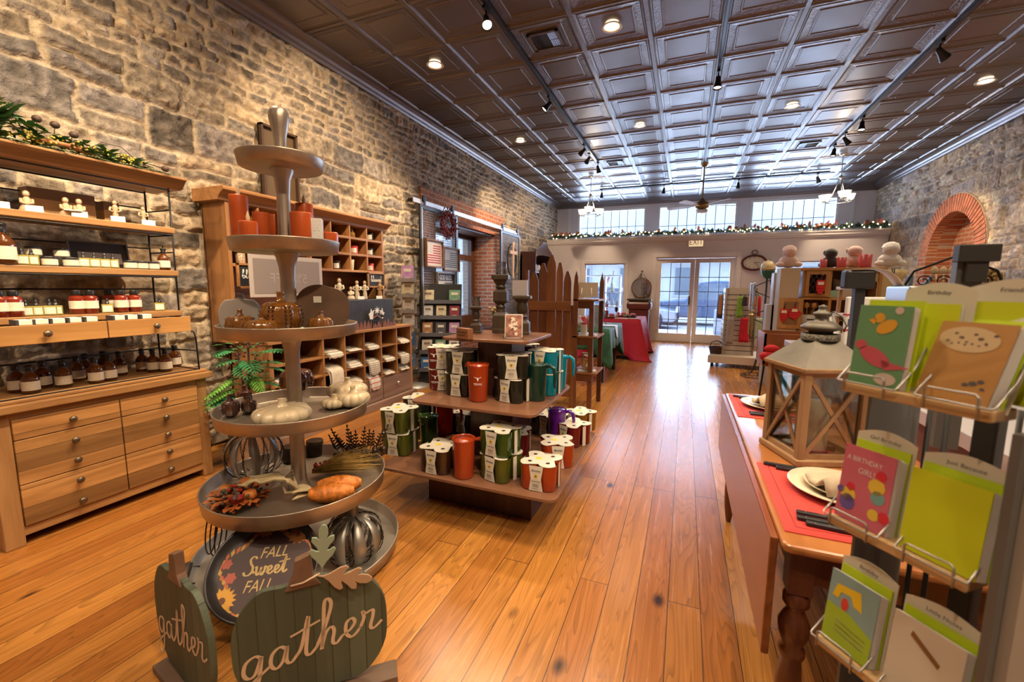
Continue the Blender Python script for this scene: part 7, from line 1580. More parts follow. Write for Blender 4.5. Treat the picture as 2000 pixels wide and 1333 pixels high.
def flag(y0,y1,z0,z1,mat,lab,rot=0,words=False,inner=None):
    t = thing('framed_flag',lab,'sign',(-3.445,(y0+y1)/2,z0)); w,h = (y1-y0)/2,z1-z0; f_ = .022
    MB().box(-.01,.03,-w,-w+f_,0,h).box(-.01,.03,w-f_,w,0,h).box(-.01,.03,-w+f_,w-f_,0,f_).box(-.01,.03,-w+f_,w-f_,h-f_,h).build('frame_border',FRB if not words else plain('grey_frame',(.22,.19,.17),.6),t,bevel=.002)
    MB().box(-.005,.004,-w+f_,w-f_,f_,h-f_).build('board',inner or FLB,t)
    if not words:
        b = MB(); Y0,Y1,Z0,Z1 = -w+f_+.03,w-f_-.03,f_+.04,h-f_-.04; n = 8
        for k in range(n): zz = Z0+(Z1-Z0)*k/n; b.box(.004,.006,Y0 if k < 4 else Y0+(Y1-Y0)*.42,Y1,zz,zz+(Z1-Z0)/n*.5)
        b.build('stripes',mat,t); b = MB(); b.box(.004,.005,Y0,Y0+(Y1-Y0)*.38,Z0+(Z1-Z0)*.5,Z1).build('canton',plain('canton_pale',(.52,.50,.50),.6),t)
    else:
        b = MB(); Y0,Y1 = -w+f_+.03,w-f_-.03; Z0,Z1 = h*.30,h*.76; MB().box(.004,.0048,Y0,Y1,Z0-.01,Z1+.01).build('flag_field',FLB,t)
        for k in range(8): zz = Z0+(Z1-Z0)*k/8; b.box(.0048,.0065,Y0 if k < 4 else Y0+(Y1-Y0)*.42,Y1,zz,zz+(Z1-Z0)/8*.55)
        b.build('stripes',FLG,t); F = Matrix(((0,0,1,0),(1,0,0,0),(0,1,0,0),(0,0,0,1)))
        text('lettering','GOD BLESS',.098,white,t,Matrix.Translation((.005,0,h*.86)) @ F,.001,sx=.72); text('lettering','AMERICA',.115,white,t,Matrix.Translation((.005,0,h*.15)) @ F,.001,sx=.72)
    return t
flag(5.24,5.70,1.62,2.02,FLR,'framed flag sign with red stripes on the left mesh door'); flag(5.71,6.20,1.58,1.95,FLG,'framed flag sign with grey stripes beside the red one')
flag(5.52,6.05,.98,1.56,FLG,'framed God Bless America sign on the left mesh door',words=True,inner=plain('sign_dark',(.05,.045,.055),.6))
t = thing('wooden_cross','pale wooden cross in a dark hoop on the right mesh door','wall decor',(-3.43,8.5,1.95)); MB().box(0,.03,-.035,.035,-.42,.34).build('upright',plain('pale_oak',(.55,.36,.22),.5),t,bevel=.003); MB().box(.003,.033,-.19,.19,.08,.15).build('crossbar',plain('pale_oak',(.55,.36,.22),.5),t,bevel=.003)
MB().tube([(-.01,.24*math.cos(a),-.04+.33*math.sin(a)) for a in [2*PI*k/36 for k in range(36)]],.014,6,closed=True).build('hoop',black,t)
# ================================================================== literature racks with books
RKG = plain('rack_silver',(.34,.33,.33),.4,.4); RKB = plain('rack_black',(.012,.012,.013),.5)
BC_ = [(.55,.30,.05),(.45,.25,.50),(.16,.32,.22),(.62,.55,.38),(.25,.04,.06),(.05,.14,.35),(.12,.25,.50),(.55,.50,.45),(.35,.18,.08),(.40,.10,.10),(.60,.60,.62),(.08,.08,.10)]
BN_ = ['orange','lilac','sage green','cream','dark red','navy','blue','pale beige','tan','red','light grey','black']
def book(x,y,z,w,h,ci,lab,rz,lean=.28,th=.02):
    t = thing('book',lab,'book',(x,y,z),rot=(-lean,0,rz)); MB().box(-w/2,w/2,0,.0025,0,h).box(-w/2,w/2,th-.0025,th,0,h).build('cover',plain('cover_'+BN_[ci].replace(' ','_'),BC_[ci],.45,noise=.25,nscale=14),t); MB().box(-w/2+.003,w/2-.004,.0025,th-.0025,.002,h-.003).build('pages',paper,t)
    MB().box(-w*.3,w*.3,-.0008,0,h*.62,h*.8).box(-w*.22,w*.22,-.0008,0,h*.2,h*.26).build('cover_print',plain('print_'+('pale' if ci not in (3,7,10) else 'dark'),(.7,.65,.55) if ci not in (3,7,10) else (.2,.15,.12),.6),t)
R1X = at(803,650,'y',4.75).x; R2X = at(862,650,'y',5.3).x
r1 = thing('literature_rack','silver spinner rack of books beside the pigeonhole hutch','book rack',(R1X,4.75,0)); MB().lathe([(.22,0),(.22,.015),(.03,.04)],n=28).build('foot',RKG,r1); MB().cyl((0,0),.012,.03,1.62,10).build('pole',RKG,r1)
T1 = (1.42,1.22,1.02,.82,.55,.28)
for k,z in enumerate(T1):
    b = MB()
    for a in (-.9,.35): b.M = T(rz=a); b.box(-.10,.10,-.15,-.145,z-.02,z+.03).box(-.10,.10,-.145,-.06,z-.02,z-.015).box(-.10,.10,-.065,-.06,z-.02,z+.12)
    b.M = None; b.build('book_pocket',RKG,r1)
BKS = [(0,-.9,0,'with two small figures'),(0,.35,1,'tilted at the top'),(1,-.9,2,'with a robin drawing'),(1,.35,3,'second from the top'),(2,.35,7,'in the third pocket down'),(3,-.9,4,'just above the hutch counter'),(3,.35,10,'in the fourth pocket'),(4,.35,5,'illustrated, in the fifth pocket'),(5,.35,6,'in the lowest pocket')]
for k,a,ci,l_ in BKS:
    v = Vector((R1X,4.75,T1[k]-.012))+Matrix.Rotation(a,3,'Z') @ Vector((0,-.128,0)); book(v.x,v.y,v.z,.15,.20,ci,'%s book %s of the silver spinner rack' % (BN_[ci],l_),a,.12)
r2 = thing('literature_rack','black sloped book rack with blue grey ledges before the left barn door','book rack',(R2X,5.3,0),rz=.42)
MB().box(-.30,.30,-.25,.3,0,.05).add([(-.28,-.20,.05),(.28,-.20,.05),(.28,.16,1.38),(-.28,.16,1.38),(-.28,-.10,.05),(.28,-.10,.05),(.28,.26,1.38),(-.28,.26,1.38)],[(0,1,2,3),(5,4,7,6),(1,5,6,2),(4,0,3,7),(3,2,6,7),(0,4,5,1)]).build('rack_back',RKB,r2)
LZ = (.18,.42,.66,.90,1.12)
LEDG = plain('ledge_blue_grey',(.20,.22,.27),.4,.3)
for z in LZ: yy = -.20+.36*(z-.05)/1.33; MB().box(-.29,.29,yy-.07,yy+.02,z-.02,z-.012).box(-.29,.29,yy-.075,yy-.07,z-.02,z+.035).build('ledge',LEDG,r2)
M2 = T(R2X,5.3,0,rz=.42)
for k,row_ in enumerate([[(5,'bottom ledge, left'),(6,'bottom ledge, right')],[(7,'second ledge up, left'),(2,'second ledge up, centre'),(10,'second ledge up, right')],[(8,'third ledge up, left'),(11,'third ledge up, centre'),(1,'third ledge up, right')],[(10,'fourth ledge up, left'),(3,'fourth ledge up, centre'),(4,'fourth ledge up, right')],[(3,'top ledge, left'),(2,'top ledge, right')]]):
    z = LZ[k]; yy = -.20+.36*(z-.05)/1.33-.045; n = len(row_)
    for i,(ci,l_) in enumerate(row_):
        x = (-.19+.38*i/(n-1)) if n > 1 else 0; v = M2 @ Vector((x,yy,z-.008)); book(v.x,v.y,v.z,.16 if n < 3 else .14,.19,ci,'%s book on the black sloped rack, %s' % (BN_[ci],l_),.42,.25)
# flower buckets between rack and table
def blooms(x,y,z,lab,col,s=1.0):
    t = thing('flower_bucket',lab,'flowers',(x,y,z)); t.scale = (s,)*3; MB().lathe([(.05,0),(.07,.16),(.073,.165),(.066,.165)],n=20,cap=False).build('bucket',GAL,t); rr = random.Random(int(x*100)); b = MB(); b2 = MB()
    for i in range(26): a = rr.uniform(0,6.3); l = rr.uniform(.02,.10); p = (l*math.cos(a),l*math.sin(a),.20+.10*rr.random()); b2.tube([(0,0,.1),p],.003,4); b.sphere(p,.020,4,(1,1,.7)); b2.leaf((p[0],p[1],p[2]-.05),(math.cos(a),math.sin(a),.3),(0,0,1),.07,.025,4)
    b.build('blossoms',plain('bloom_'+lab.split()[0],col,.6,noise=.2,nscale=40),t); b2.build('stems',GRN,t)
blooms(-2.05,4.62,.80,'cream flowers in a metal bucket behind the top display board',(.70,.50,.25)); blooms(-2.02,4.585,.347,'yellow flowers in a metal bucket on the low step',(.75,.45,.03),.9)
t = thing('step_stand','dark stepped flower stand behind the cup display','stand',(-2.03,4.65,0)); MB().box(-.18,.18,-.12,.12,0,.345).box(-.18,.18,.0,.12,.345,.60).box(-.12,.12,-.05,.12,.60,.795).build('steps',DKW,t,bevel=.004)
# window seat with wood shelf behind racks
t = thing('floor_box','low cherry plinth below the book racks','plinth',(-2.75,4.95,0)); bpy.data.objects.remove(t)
# ================================================================== picket screen and shelves
PIK = wood('picket_brown',(.16,.055,.018),(.32,.13,.042),'z',rough=.5); PIKD = wood('picket_dark',(.11,.035,.014),(.20,.075,.03),'z',rough=.5); PIKH = wood('picket_rail',(.20,.07,.022),(.36,.16,.055),'x',rough=.5)
sc = thing('picket_screen','brown wooden picket fence screen with arched picket tops behind the cup display','screen',(-1.45,4.6,0))
for i,(xa,xb,tp) in enumerate([(1035,1051,530),(1052,1068,513),(1068,1085,497),(1086,1099,512),(1100,1115,529)]):
    x0,x1 = at(xa,600,'y',4.6).x,at(xb,600,'y',4.6).x; zt = at((xa+xb)/2,tp,'y',4.6).z; xm = (x0+x1)/2
    MB().prism([(x0,.12),(x1,.12),(x1,zt-.13),(x1-.006,zt-.09),(xm+.012,zt-.006),(xm-.012,zt-.006),(x0+.006,zt-.09),(x0,zt-.13)],4.59,4.61,'y').build('picket',PIK if i != 1 else PIKD,sc,world=True,bevel=.002)
xL,xR = at(1033,600,'y',4.6).x,at(1116,600,'y',4.6).x
for z in (1.14,.35): MB().box(xL,xR,4.565,4.589,z-.05,z+.05).build('cross_rail',PIKH,sc,world=True,bevel=.002)
MB().box(xL-.04,xL-.005,4.58,4.62,0,at(1033,528,'y',4.6).z).build('post',PIK,sc,world=True)
MB().box(xR+.0,xR+.03,4.58,4.62,0,1.15).build('post',PIK,sc,world=True)
xa,xb = at(1119,640,'y',4.6).x+.005,at(1163,640,'y',4.6).x
fs = thing('picket_shelf','brown wooden side shelf with tapered posts attached beside the picket screen','shelf',((xa+xb)/2,4.75,0))
zt = at(1123,530,'y',4.6).z
MB().prism([(xa,0),(xa+.055,0),(xa+.055,zt-.17),(xa+.045,zt-.06),(xa+.028,zt),(xa+.011,zt-.06),(xa,zt-.17)],4.56,4.585,'y').build('front_post',PIK,fs,world=True,bevel=.002)
MB().box(xb-.07,xb-.02,4.58,4.62,0,1.15).build('front_post',PIKD,fs,world=True,bevel=.002)
MB().prism([(xb-.04,0),(xb+.01,0),(xb+.01,zt-.12),(xb-.015,zt),(xb-.04,zt-.12)],4.98,5.0,'y').build('back_post',PIKD,fs,world=True,bevel=.002)
for z in (.40,.80,1.20): MB().box(xa,xb+.03,4.56,5.0,z,z+.02).build('shelf_board',PIKH,fs,world=True,bevel=.002); MB().box(xa+.01,xb-.02,4.57,4.59,z-.08,z).build('apron',PIKD,fs,world=True,bevel=.002)
cxs = (xa+xb)/2
t = thing('blank_card','beige card on a small easel on top of the picket side shelf','card',(cxs+.0,4.66,1.221),rot=(-.12,0,.1)); MB().box(-.12,.12,0,.006,.02,.18).build('card_board',plain('beige_card',(.55,.45,.33),.7),t); MB().tube([(-.06,-.03,.002),(-.05,-.004,.12)],.004,5).tube([(.06,-.03,.002),(.05,-.004,.12)],.004,5).tube([(-.06,-.03,.012),(.06,-.03,.012)],.004,5).build('easel',white,t)
for i,(z,l_) in enumerate(((.821,'middle'),(.421,'lower'))):
    for k in range(2):
        t = thing('magazine','%s magazine lying flat on the %s picket side shelf' % (('pale glossy','violet and white')[k],l_),'magazine',(cxs+.02-.03*k,4.70+.08*k,z+.006*k),rz=.3-.5*k); MB().box(-.10,.10,-.07,.07,0,.005).build('pages',(white,plain('violet_print',(.35,.22,.42),.4,noise=.8,nscale=20))[k],t)
t = thing('snack_bag','clear bag of tan treats with a round label and ribbon on the lower picket shelf','gift bag',(cxs+.04,4.66,.434)); MB().box(-.055,.055,-.03,.03,0,.13).build('bag',plain('caramel_mix',(.42,.25,.10),.4,noise=.6,nscale=40),t,bevel=.012)
MB().prism([(-.05,.125),(.05,.125),(.015,.15),(.06,.175),(-.05,.17),(-.015,.15)],-.015,.015,'y').build('bag_top',white,t); b = MB(); b.M = T(.01,-.031,.06,rx=PI/2); b.lathe([(.0,.0015),(.028,.001)],n=18,cap=False); b.build('round_label',paper,t); MB().box(-.045,0,-.02,-.014,.135,.15).build('ribbon',FLR,t)
t = thing('gift_bottle','white boxed candle with a red lid on the middle picket shelf','box',(xa+.10,4.68,.821)); MB().box(-.03,.03,-.03,.03,0,.12).build('box_body',paper,t); MB().lathe([(.036,.12),(.03,.135),(.001,.14)],n=14).build('lid',FLR,t)
t = thing('kraft_carton','plain kraft carton leaning behind the treat bag','box',(cxs-.02,4.90,.421)); MB().box(-.06,.06,-.03,.03,0,.17).build('carton_body',KR,t)
# ================================================================== clothed tables
def cloth(name,x0,x1,y0,y1,z,drop,mat,lab,seed=1,fold=.03,corner=.1,flare=.06):
    """a cloth over a rectangular top: flat part plus hanging folds all round"""
    b = MB(); P = []; n = 18
    per = [(x0+(x1-x0)*i/n,y0,0,-1) for i in range(n)]+[(x1,y0+(y1-y0)*i/n,1,0) for i in range(n)]+[(x1-(x1-x0)*i/n,y1,0,1) for i in range(n)]+[(x0,y1-(y1-y0)*i/n,-1,0) for i in range(n)]
    N_ = len(per); rr = random.Random(seed); lv = 7; vs = []
    for k in range(lv+1):
        u = k/lv
        for i,(x,y,nx,ny) in enumerate(per):
            c = i % n; cd = min(c,n-c)/n; crn = max(0,1-cd*5); w = math.sin(i*1.55+seed)*fold*u+flare*u+crn*flare*1.3*u
            px_,py_ = x+nx*w,y+ny*w
            if c == 0: pn = per[(i-1) % N_]; px_ += pn[2]*w*.8; py_ += pn[3]*w*.8
            dz = drop*(1+corner*crn)*u
            vs.append((px_,py_,max(z-dz,.006)-.004*(k == 0)))
    b.add(vs,[(k*N_+i,k*N_+(i+1) % N_,(k+1)*N_+(i+1) % N_,(k+1)*N_+i)[::-1] for k in range(lv) for i in range(N_)],True)
    top = [vs[i] for i in range(N_)]; b.add([((x0+x1)/2,(y0+y1)/2,z)]+top,[(0,1+i,1+(i+1) % N_) for i in range(N_)])
    o = b.build(name,mat,smooth=True,solid=.004); return tag(o,lab,'tablecloth')
def table(x0,x1,y0,y1,z,lab,mat,leg=.06):
    t = thing('display_table',lab,'table',((x0+x1)/2,(y0+y1)/2,0)); MB().box(x0,x1,y0,y1,z-.04,z).build('tabletop',mat,t,world=True)
    for x in (x0+leg,x1-leg):
        for y in (y0+leg,y1-leg): MB().box(x-leg/2,x+leg/2,y-leg/2,y+leg/2,0,z-.04).build('leg',mat,t,world=True)
GCL = plain('green_velvet',(.022,.13,.075),.6,noise=.45,nscale=7,sheen=.12); RCL = plain('red_cotton',(.50,.006,.02),.7,noise=.1,nscale=4); WCL = plain('white_cotton',(.62,.56,.58),.8)
table(-2.0,-.98,6.0,7.25,.76,'dark wooden table under the green velvet cloth',DKW,.09); cloth('tablecloth',-2.02,-.96,5.98,7.27,.768,.30,GCL,'green velvet cloth draped over the dark wooden table',3,.02,.9,.02)
table(-1.9,-.78,8.3,9.4,.75,'round-cornered table under the red cloth',DKW); cloth('tablecloth',-1.92,-.76,8.28,9.42,.762,.66,RCL,'bright red cloth over the table by the street wall',5,.03,.35,.10); cloth('tablecloth',-1.85,-.83,8.35,9.35,.755,.70,WCL,'white underskirt showing beneath the bright red cloth',8,.02,.0,.03)
r8 = random.Random(4)
def goblet(x,y,z,h,col,lab,cup=.035):
    t = thing('goblet',lab,'glass',(x,y,z)); m_ = plain('glass_'+col[0],col[1],.1,trans=.5,coat=.3); MB().lathe([(cup*.9,0),(cup*.9,.004),(.006,.010),(.005,h*.5),(cup*.6,h*.58),(cup,h*.78),(cup*.95,h),(cup*.9,h),(cup*.9,h*.8),(.004,h*.6)],n=20,cap=False).build('glass_body',m_,t)
CLG = ('clear_cut',(.72,.70,.74)); BLG = ('sky_blue',(.10,.45,.62)); RDG = ('ruby',(.45,.02,.05)); GRG = ('emerald',(.05,.40,.25)); WNG = ('dark_wine',(.06,.005,.02))
for (x,y,h,c,l_) in ((-1.10,6.25,.24,BLG,'blue stemmed goblet at the near corner of the green table'),(-1.28,6.12,.16,CLG,'small clear goblet at the near edge of the green table'),(-1.70,6.15,.20,GRG,'goblet with green stem on the green table'),(-1.15,6.85,.22,RDG,'ruby goblet in the middle of the green table'),
                         (-1.25,7.1,.24,CLG,'tall clear goblet toward the far end of green table'),(-1.25,8.6,.20,WNG,'dark wine goblet on the red table'),(-1.60,6.5,.18,CLG,'clear goblet behind the picket side shelf')): goblet(x,y,.769,h,c,l_)
t = thing('glass_vase','tall flared clear cut-glass vase on the green table','vase',(-1.22,6.42,.769)); MB().lathe([(.05,0),(.045,.02),(.05,.12),(.085,.32),(.08,.32),(.045,.12),(.0,.02)],n=24,cap=False).build('vase_body',plain('vase_cut_glass',(.70,.66,.68),.1,trans=.6,noise=.2,nscale=50),t)
t = thing('napkin','white embroidered napkin hanging over the front of the green table','napkin',(-1.08,6.62,.772)); MB().box(-.20,.125,-.13,.13,0,.004).add([(.125,-.13,.002),(.125,.13,.002),(.150,.04,-.20),(.145,-.07,-.16)],[(0,3,2,1)]).build('napkin_cloth',white,t,solid=.003)
for i in range(5):
    x,y = -1.75+.11*i,6.1+.10*(i % 2); c = [(.5,.03,.05),(.65,.62,.60),(.45,.40,.30),(.55,.50,.45),(.5,.05,.08)][i]
    t = thing('holiday_ornament','%s holiday ornament on the near end of the green table, %s' % (('red','white','tan','beige','crimson')[i],orders(5)[i]),'ornament',(x,y,.769)); MB().lathe([(.03,0),(.045,.03),(.04,.08),(.02,.11),(.012,.14)],n=16).build('ornament_body',plain('orn_%d' % i,c,.5,noise=.3,nscale=40),t); MB().sphere((0,0,.15),.018,5).build('knob',white,t)
# flowers and food on red table
t = thing('flower_vase','small vase of red and blue flowers on the red table','flowers',(-1.45,8.5,.763)); MB().lathe([(.03,0),(.05,.05),(.035,.12),(.04,.14)],n=16).build('vase',plain('vase_brown',(.2,.1,.05),.3),t)
for nm,c,k0 in (('red_flowers',(.55,.03,.03),0),('blue_leaves',(.06,.14,.35),1),('yellow_leaves',(.45,.50,.03),2),('pink_flowers',(.6,.1,.35),3)):
    b = MB()
    for i in range(12): a = r8.uniform(0,6.28); l = r8.uniform(.02,.12 if k0 in (1,3) else .06); z = .16+r8.uniform(0,.22)-.08*(k0 == 2); b.leaf((l*math.cos(a),l*math.sin(a),z),(math.cos(a),math.sin(a),.6),(0,0,1),.06,.03,4)
    b.build(nm,plain(nm,c,.6),t)
for i,(x,y,c,l_) in enumerate(((-.98,8.65,(.55,.30,.05),'footed dark tray with yellow and red fruit on the red table'),(-1.35,8.42,(.50,.28,.16),'wooden board with a pink treat at the left of the red table'),(-1.2,8.95,(.40,.10,.12),'long platter in the middle of red table'))):
    t = thing('serving_tray',l_,'serving tray',(x,y,.763)); MB().lathe([(.08,0),(.10,.02),(.15,.035),(.15,.04),(.001,.03)],n=20).build('tray_body',DKW if i == 0 else plain('board_tan',(.45,.28,.13),.5),t)
    for k in range(5): MB().sphere((.07*math.cos(k*1.26),.07*math.sin(k*1.26),.062),.03,5).build('fruit',plain('fruit_%d%d' % (i,k % 2),c if k % 2 else (.55,.12,.14),.5),t)
for i,(x,y) in enumerate(((-.92,8.45),(-1.12,8.36))):
    t = thing('place_card','small cream menu lying %s on the red table' % ('by the fruit tray' if i == 0 else 'between platter and glass'),'card',(x,y,.7635)); MB().box(-.12,.12,-.05,.05,0,.01).build('card_body',paper,t)
# antique mirror and red chest by the street wall
t = thing('antique_chest','small oxblood pedestal chest with a dark top against the street wall','chest',(-1.06,11.15,0)); OXB = plain('oxblood_lacquer',(.13,.035,.03),.35,noise=.15,nscale=5)
MB().box(-.24,.24,-.17,.17,0,.82).build('body',OXB,t,bevel=.01); MB().box(-.30,.30,-.22,.22,.82,1.02).build('cushion_drawer',OXB,t,bevel=.06); MB().box(-.29,.29,-.21,.21,1.04,1.085).build('top',DKW,t,bevel=.01); MB().box(-.24,.24,-.18,.18,1.0,1.05).build('neck',DKW,t)
t = thing('round_mirror','round brass framed mirror hanging from a cord above the oxblood chest','mirror',(-1.06,11.44,1.36)); b = MB(); b.M = T(rx=PI/2); b.lathe([(.0,.0),(.235,.0)],n=40,cap=False); b.build('mirror_glass',plain('mirror_silver',(.75,.75,.73),.03,1),t)
MB().tube([(.24*math.cos(a),0,.24*math.sin(a)) for a in [2*PI*k/40 for k in range(40)]],.013,7,closed=True).build('frame_ring',BRZ,t); MB().tube([(-.12,0,.21),(0,.01,.40),(.12,0,.21)],.007,5).sphere((0,.01,.41),.03,5).build('hanging_cord',BRZ,t)
t = thing('candelabra','dark wrought candle stand before the round mirror','candle stand',(-.96,11.2,1.086)); b = MB().tube([(0,0,0),(0,0,.5)],.010,6).lathe([(.06,0),(.05,.01)],n=14)
for s_ in (-1,1): b.tube([(0,0,.25),(s_*.06,0,.22),(s_*.09,0,.28)],.006,5).tube([(0,0,.38),(s_*.05,0,.35),(s_*.07,0,.41)],.006,5)
b.build('iron_stem',plain('iron_brown',(.12,.10,.07),.5,.4),t)
# clock, exit sign
t = thing('wall_clock','oval cream wall clock in a dark red frame with a ring on top','clock',(1.435,YF-.03,1.955))
def ov(a,rx,rz_): return (rx*math.cos(a),rz_*math.sin(a))
MB().add([(x,.002,z) for x,z in [ov(2*PI*k/40,.235,.155) for k in range(40)]],[tuple(range(40))]).build('dial',plain('clock_dial',(.85,.80,.66),.5),t)
MB().tube([(x,0,z) for x,z in [ov(2*PI*k/48,.245,.165) for k in range(48)]],.024,8,closed=True).build('clock_frame',plain('clock_red',(.10,.02,.018),.4),t)
MB().tube([(.06*math.cos(a),0,.235+.05*math.sin(a)) for a in [2*PI*k/20 for k in range(20)]],.008,6,closed=True).box(-.02,.02,-.01,.01,.17,.20).build('top_ring',plain('clock_red',(.10,.02,.018),.4),t)
NUM = ['XII','I','II','III','IIII','V','VI','VII','VIII','IX','X','XI']
for k,s_ in enumerate(NUM): a = PI/2-2*PI*k/12; text('numeral',s_,.042,INK,t,T(.185*math.cos(a),-.001,.115*math.sin(a),rx=PI/2) @ T(rz=-2*PI*k/12),.0006)
MB().box(-.004,.10,-.003,-.002,-.005,.005).build('hour_hand',INK,t); b = MB(); b.M = T(ry=.7); b.box(-.003,.13,-.005,-.004,-.003,.003); b.build('minute_hand',INK,t)
t = thing('exit_sign','lit cream exit sign with red letters above the double doors','sign',(.165,YF-.02,2.36)); MB().box(-.16,.16,-.02,.02,0,.19).build('sign_box',emat('exit_panel',(.85,.66,.40),.8),t,bevel=.006); MB().box(-.17,.17,-.012,.025,-.01,.20).build('sign_case',plain('exit_case',(.45,.33,.22),.5),t)
text('lettering','EXIT',.175,plain('exit_red',(.40,.02,.02),.6),t,T(0,-.0215,.095,rx=PI/2),.001,sx=.85)
# garland with lights on the ledge
gl = thing('ledge_garland','long evergreen garland with warm lights and berries along the ledge','garland',(0,YF-.03,2.64)); r9 = random.Random(21); b = MB(); b2 = MB(); b3 = MB(); b4 = MB(); x = XL+.15
while x < XR-.05:
    for i in range(9):
        a = r9.uniform(0,2*PI); d = (r9.uniform(-.9,.9),math.cos(a),abs(math.sin(a))+.1); b.leaf((x+r9.uniform(-.02,.02),.0,.03),d,(0,0,1),r9.uniform(.09,.17),.035,4,.3)
    if r9.random() < .75: b2.sphere((x,-.05-.05*r9.random(),.01+.12*r9.random()),.013,3)
    if r9.random() < .13: b3.sphere((x,-.03,.09+.05*r9.random()),r9.uniform(.035,.055),5)
    if r9.random() < .13: b4.leaf((x,-.02,.08),(r9.uniform(-.5,.5),-.2,1),(0,-1,0),.13,.06,4)
    x += .045
b.build('evergreen_sprigs',plain('evergreen',(.035,.075,.035),.6,noise=.4,nscale=12),gl); b2.build('fairy_lights',emat('fairy',(1,.74,.36),18),gl); b3.build('pine_cone',plain('cone_rust',(.32,.11,.05),.6,noise=.4,nscale=20),gl); b4.build('red_ribbons',plain('pink_ribbon',(.5,.15,.16),.5),gl)
# dark plate cabinet in the far left corner
t = thing('plate_cabinet','dark carved plate cabinet near the far left corner behind the picket screen','cabinet',(-3.2,9.9,0)); MB().box(-.35,.22,-.62,.62,0,.85).box(-.35,-.30,-.62,.62,.85,2.1).box(-.35,.02,-.62,-.58,.85,2.15).box(-.35,.02,.58,.62,.85,2.15).build('carcass',plain('dark_mahogany',(.055,.022,.02),.3,noise=.2,nscale=5),t,bevel=.006)
MB().prism([(-.64,2.1),(.64,2.1),(.60,2.2),(.35,2.28),(.1,2.40),(-.1,2.40),(-.35,2.28),(-.60,2.2)],.0,.03,'x').build('pediment',plain('dark_mahogany',(.055,.022,.02),.3,noise=.2,nscale=5),t,bevel=.006)
for z in (1.25,1.68): MB().box(-.34,.0,-.58,.58,z,z+.025).build('plate_shelf',plain('dark_mahogany',(.055,.022,.02),.3,noise=.2,nscale=5),t)
for k in range(6):
    p = thing('display_plate','%s plate standing on the upper shelf of the dark cabinet, %s' % (('blue','blue','pale','white','red','red')[k],orders(6)[k]),'plate',(-3.33,9.9-.46+.185*k,1.80),group='plates on the dark cabinet'); b = MB(); b.M = T(ry=1.35); b.lathe([(.0,0),(.05,.002),(.09,.012),(.088,.016),(.0,.006)],n=24,cap=False); b.build('plate_body',plain('plate_%d' % (k//2 if k != 3 else 3),[(.20,.32,.48),(.6,.6,.62),(.45,.06,.06),(.62,.62,.65)][k//2 if k != 3 else 3],.2),p)
# ================================================================== slat-wall tower, spiral rack, hutch of kitchen linens
SLT = plain('maple_laminate',(.66,.55,.42),.4); SLTD = plain('slat_groove',(.10,.07,.05),.6)
sw = thing('slat_display','pale maple slat-wall tower on a low base near the glass doors','display fixture',(.95,8.45,0),rz=.02); sw.scale = (1.3,1.2,1.0)
MB().prism([(-.42,-.30),(.25,-.36),(.42,-.05),(.30,.40),(-.30,.40)],.07,.20).build('base',SLT,sw,bevel=.004)
MB().box(-.24,.14,-.12,-.08,.20,1.36).build('slat_panel',SLT,sw,bevel=.002); MB().box(.10,.14,-.12,.22,.20,1.36).build('side_panel',SLT,sw); MB().box(-.24,-.20,-.12,.22,.20,1.36).build('side_panel',SLT,sw); MB().box(-.24,.14,.18,.22,.2,1.36).build('back_panel',SLT,sw)
b = MB()
for k in range(12): z = .27+.088*k; b.box(-.22,.12,-.1215,-.119,z,z+.012).box(-.2415,-.239,-.10,.20,z,z+.012)
b.build('groove',SLTD,sw)
for x,y in ((-.36,-.24),(.22,-.30),(.34,.0),(-.25,.34)): MB().cyl((x,y),.02,0,.07,10).build('caster',black,sw)
SWM = T(.95,8.45,0,rz=.02) @ Matrix.Diagonal((1.3,1.2,1,1))
def hung(x,y,z,w,h,th,col,lab,cat='towel',rz=0.0,nm='hanging_towel',fold=True):
    v = SWM @ Vector((x,y,z)); t = thing(nm,lab,cat,v,rz=.02+rz); n = 8; b = MB(); vs = []
    for i in range(n+1):
        for j in range(5): u = j/4-.5; vs.append((u*w*(.8+.2*min(1,i/3)),-th*.5-.012*math.sin(j*2.2)*(i/n),-h*i/n))
    b.add(vs,[(i*5+j,(i+1)*5+j,(i+1)*5+j+1,i*5+j+1) for i in range(n) for j in range(4)],True); b.build('cloth',plain('cloth_'+lab.split()[0],col,.8,noise=.12,nscale=20),t,solid=th)
    MB().tube([(0,.0,.0),(0,.02,.03),(0,.06,.03)],.006,5).build('hook',black,t); return t
hung(.0,-.20,.86,.15,.42,.03,(.55,.01,.03),'red hand towel hanging low on the slat-wall tower'); hung(-.17,-.22,.86,.12,.46,.03,(.36,.30,.26),'taupe hand towel at the left of the red one'); hung(.17,-.19,.86,.13,.34,.03,(.42,.48,.30),'sage hand towel right of the red one'); hung(.095,-.17,.86,.06,.36,.02,(.20,.15,.13),'brown hand towel squeezed beside the sage one')
hung(-.07,-.20,1.22,.10,.36,.02,(.25,.42,.05),'lime green scarf pack hanging at the top of the slat-wall tower'); hung(.05,-.20,1.22,.16,.15,.04,(.60,.26,.05),'orange packaged towel at the top of slat-wall tower'); hung(-.02,-.22,1.22,.07,.16,.03,(.05,.04,.05),'black small pouch between lime and orange packs')
hung(-.27,.02,1.24,.14,.42,.03,(.05,.05,.06),'black packaged apron on the left side of the slat tower',rz=-1.2); hung(-.28,-.10,1.24,.08,.34,.03,(.50,.20,.05),'copper packaged item on left side of the slat tower',rz=-1.2); hung(.16,-.10,1.22,.06,.34,.02,(.45,.03,.03),'red slim packet at the right edge of the slat tower',rz=.8)
t = thing('wicker_basket','dark wicker basket with handle on the slat tower base','basket',SWM @ Vector((-.31,-.08,.201)),rz=.45); b = MB()
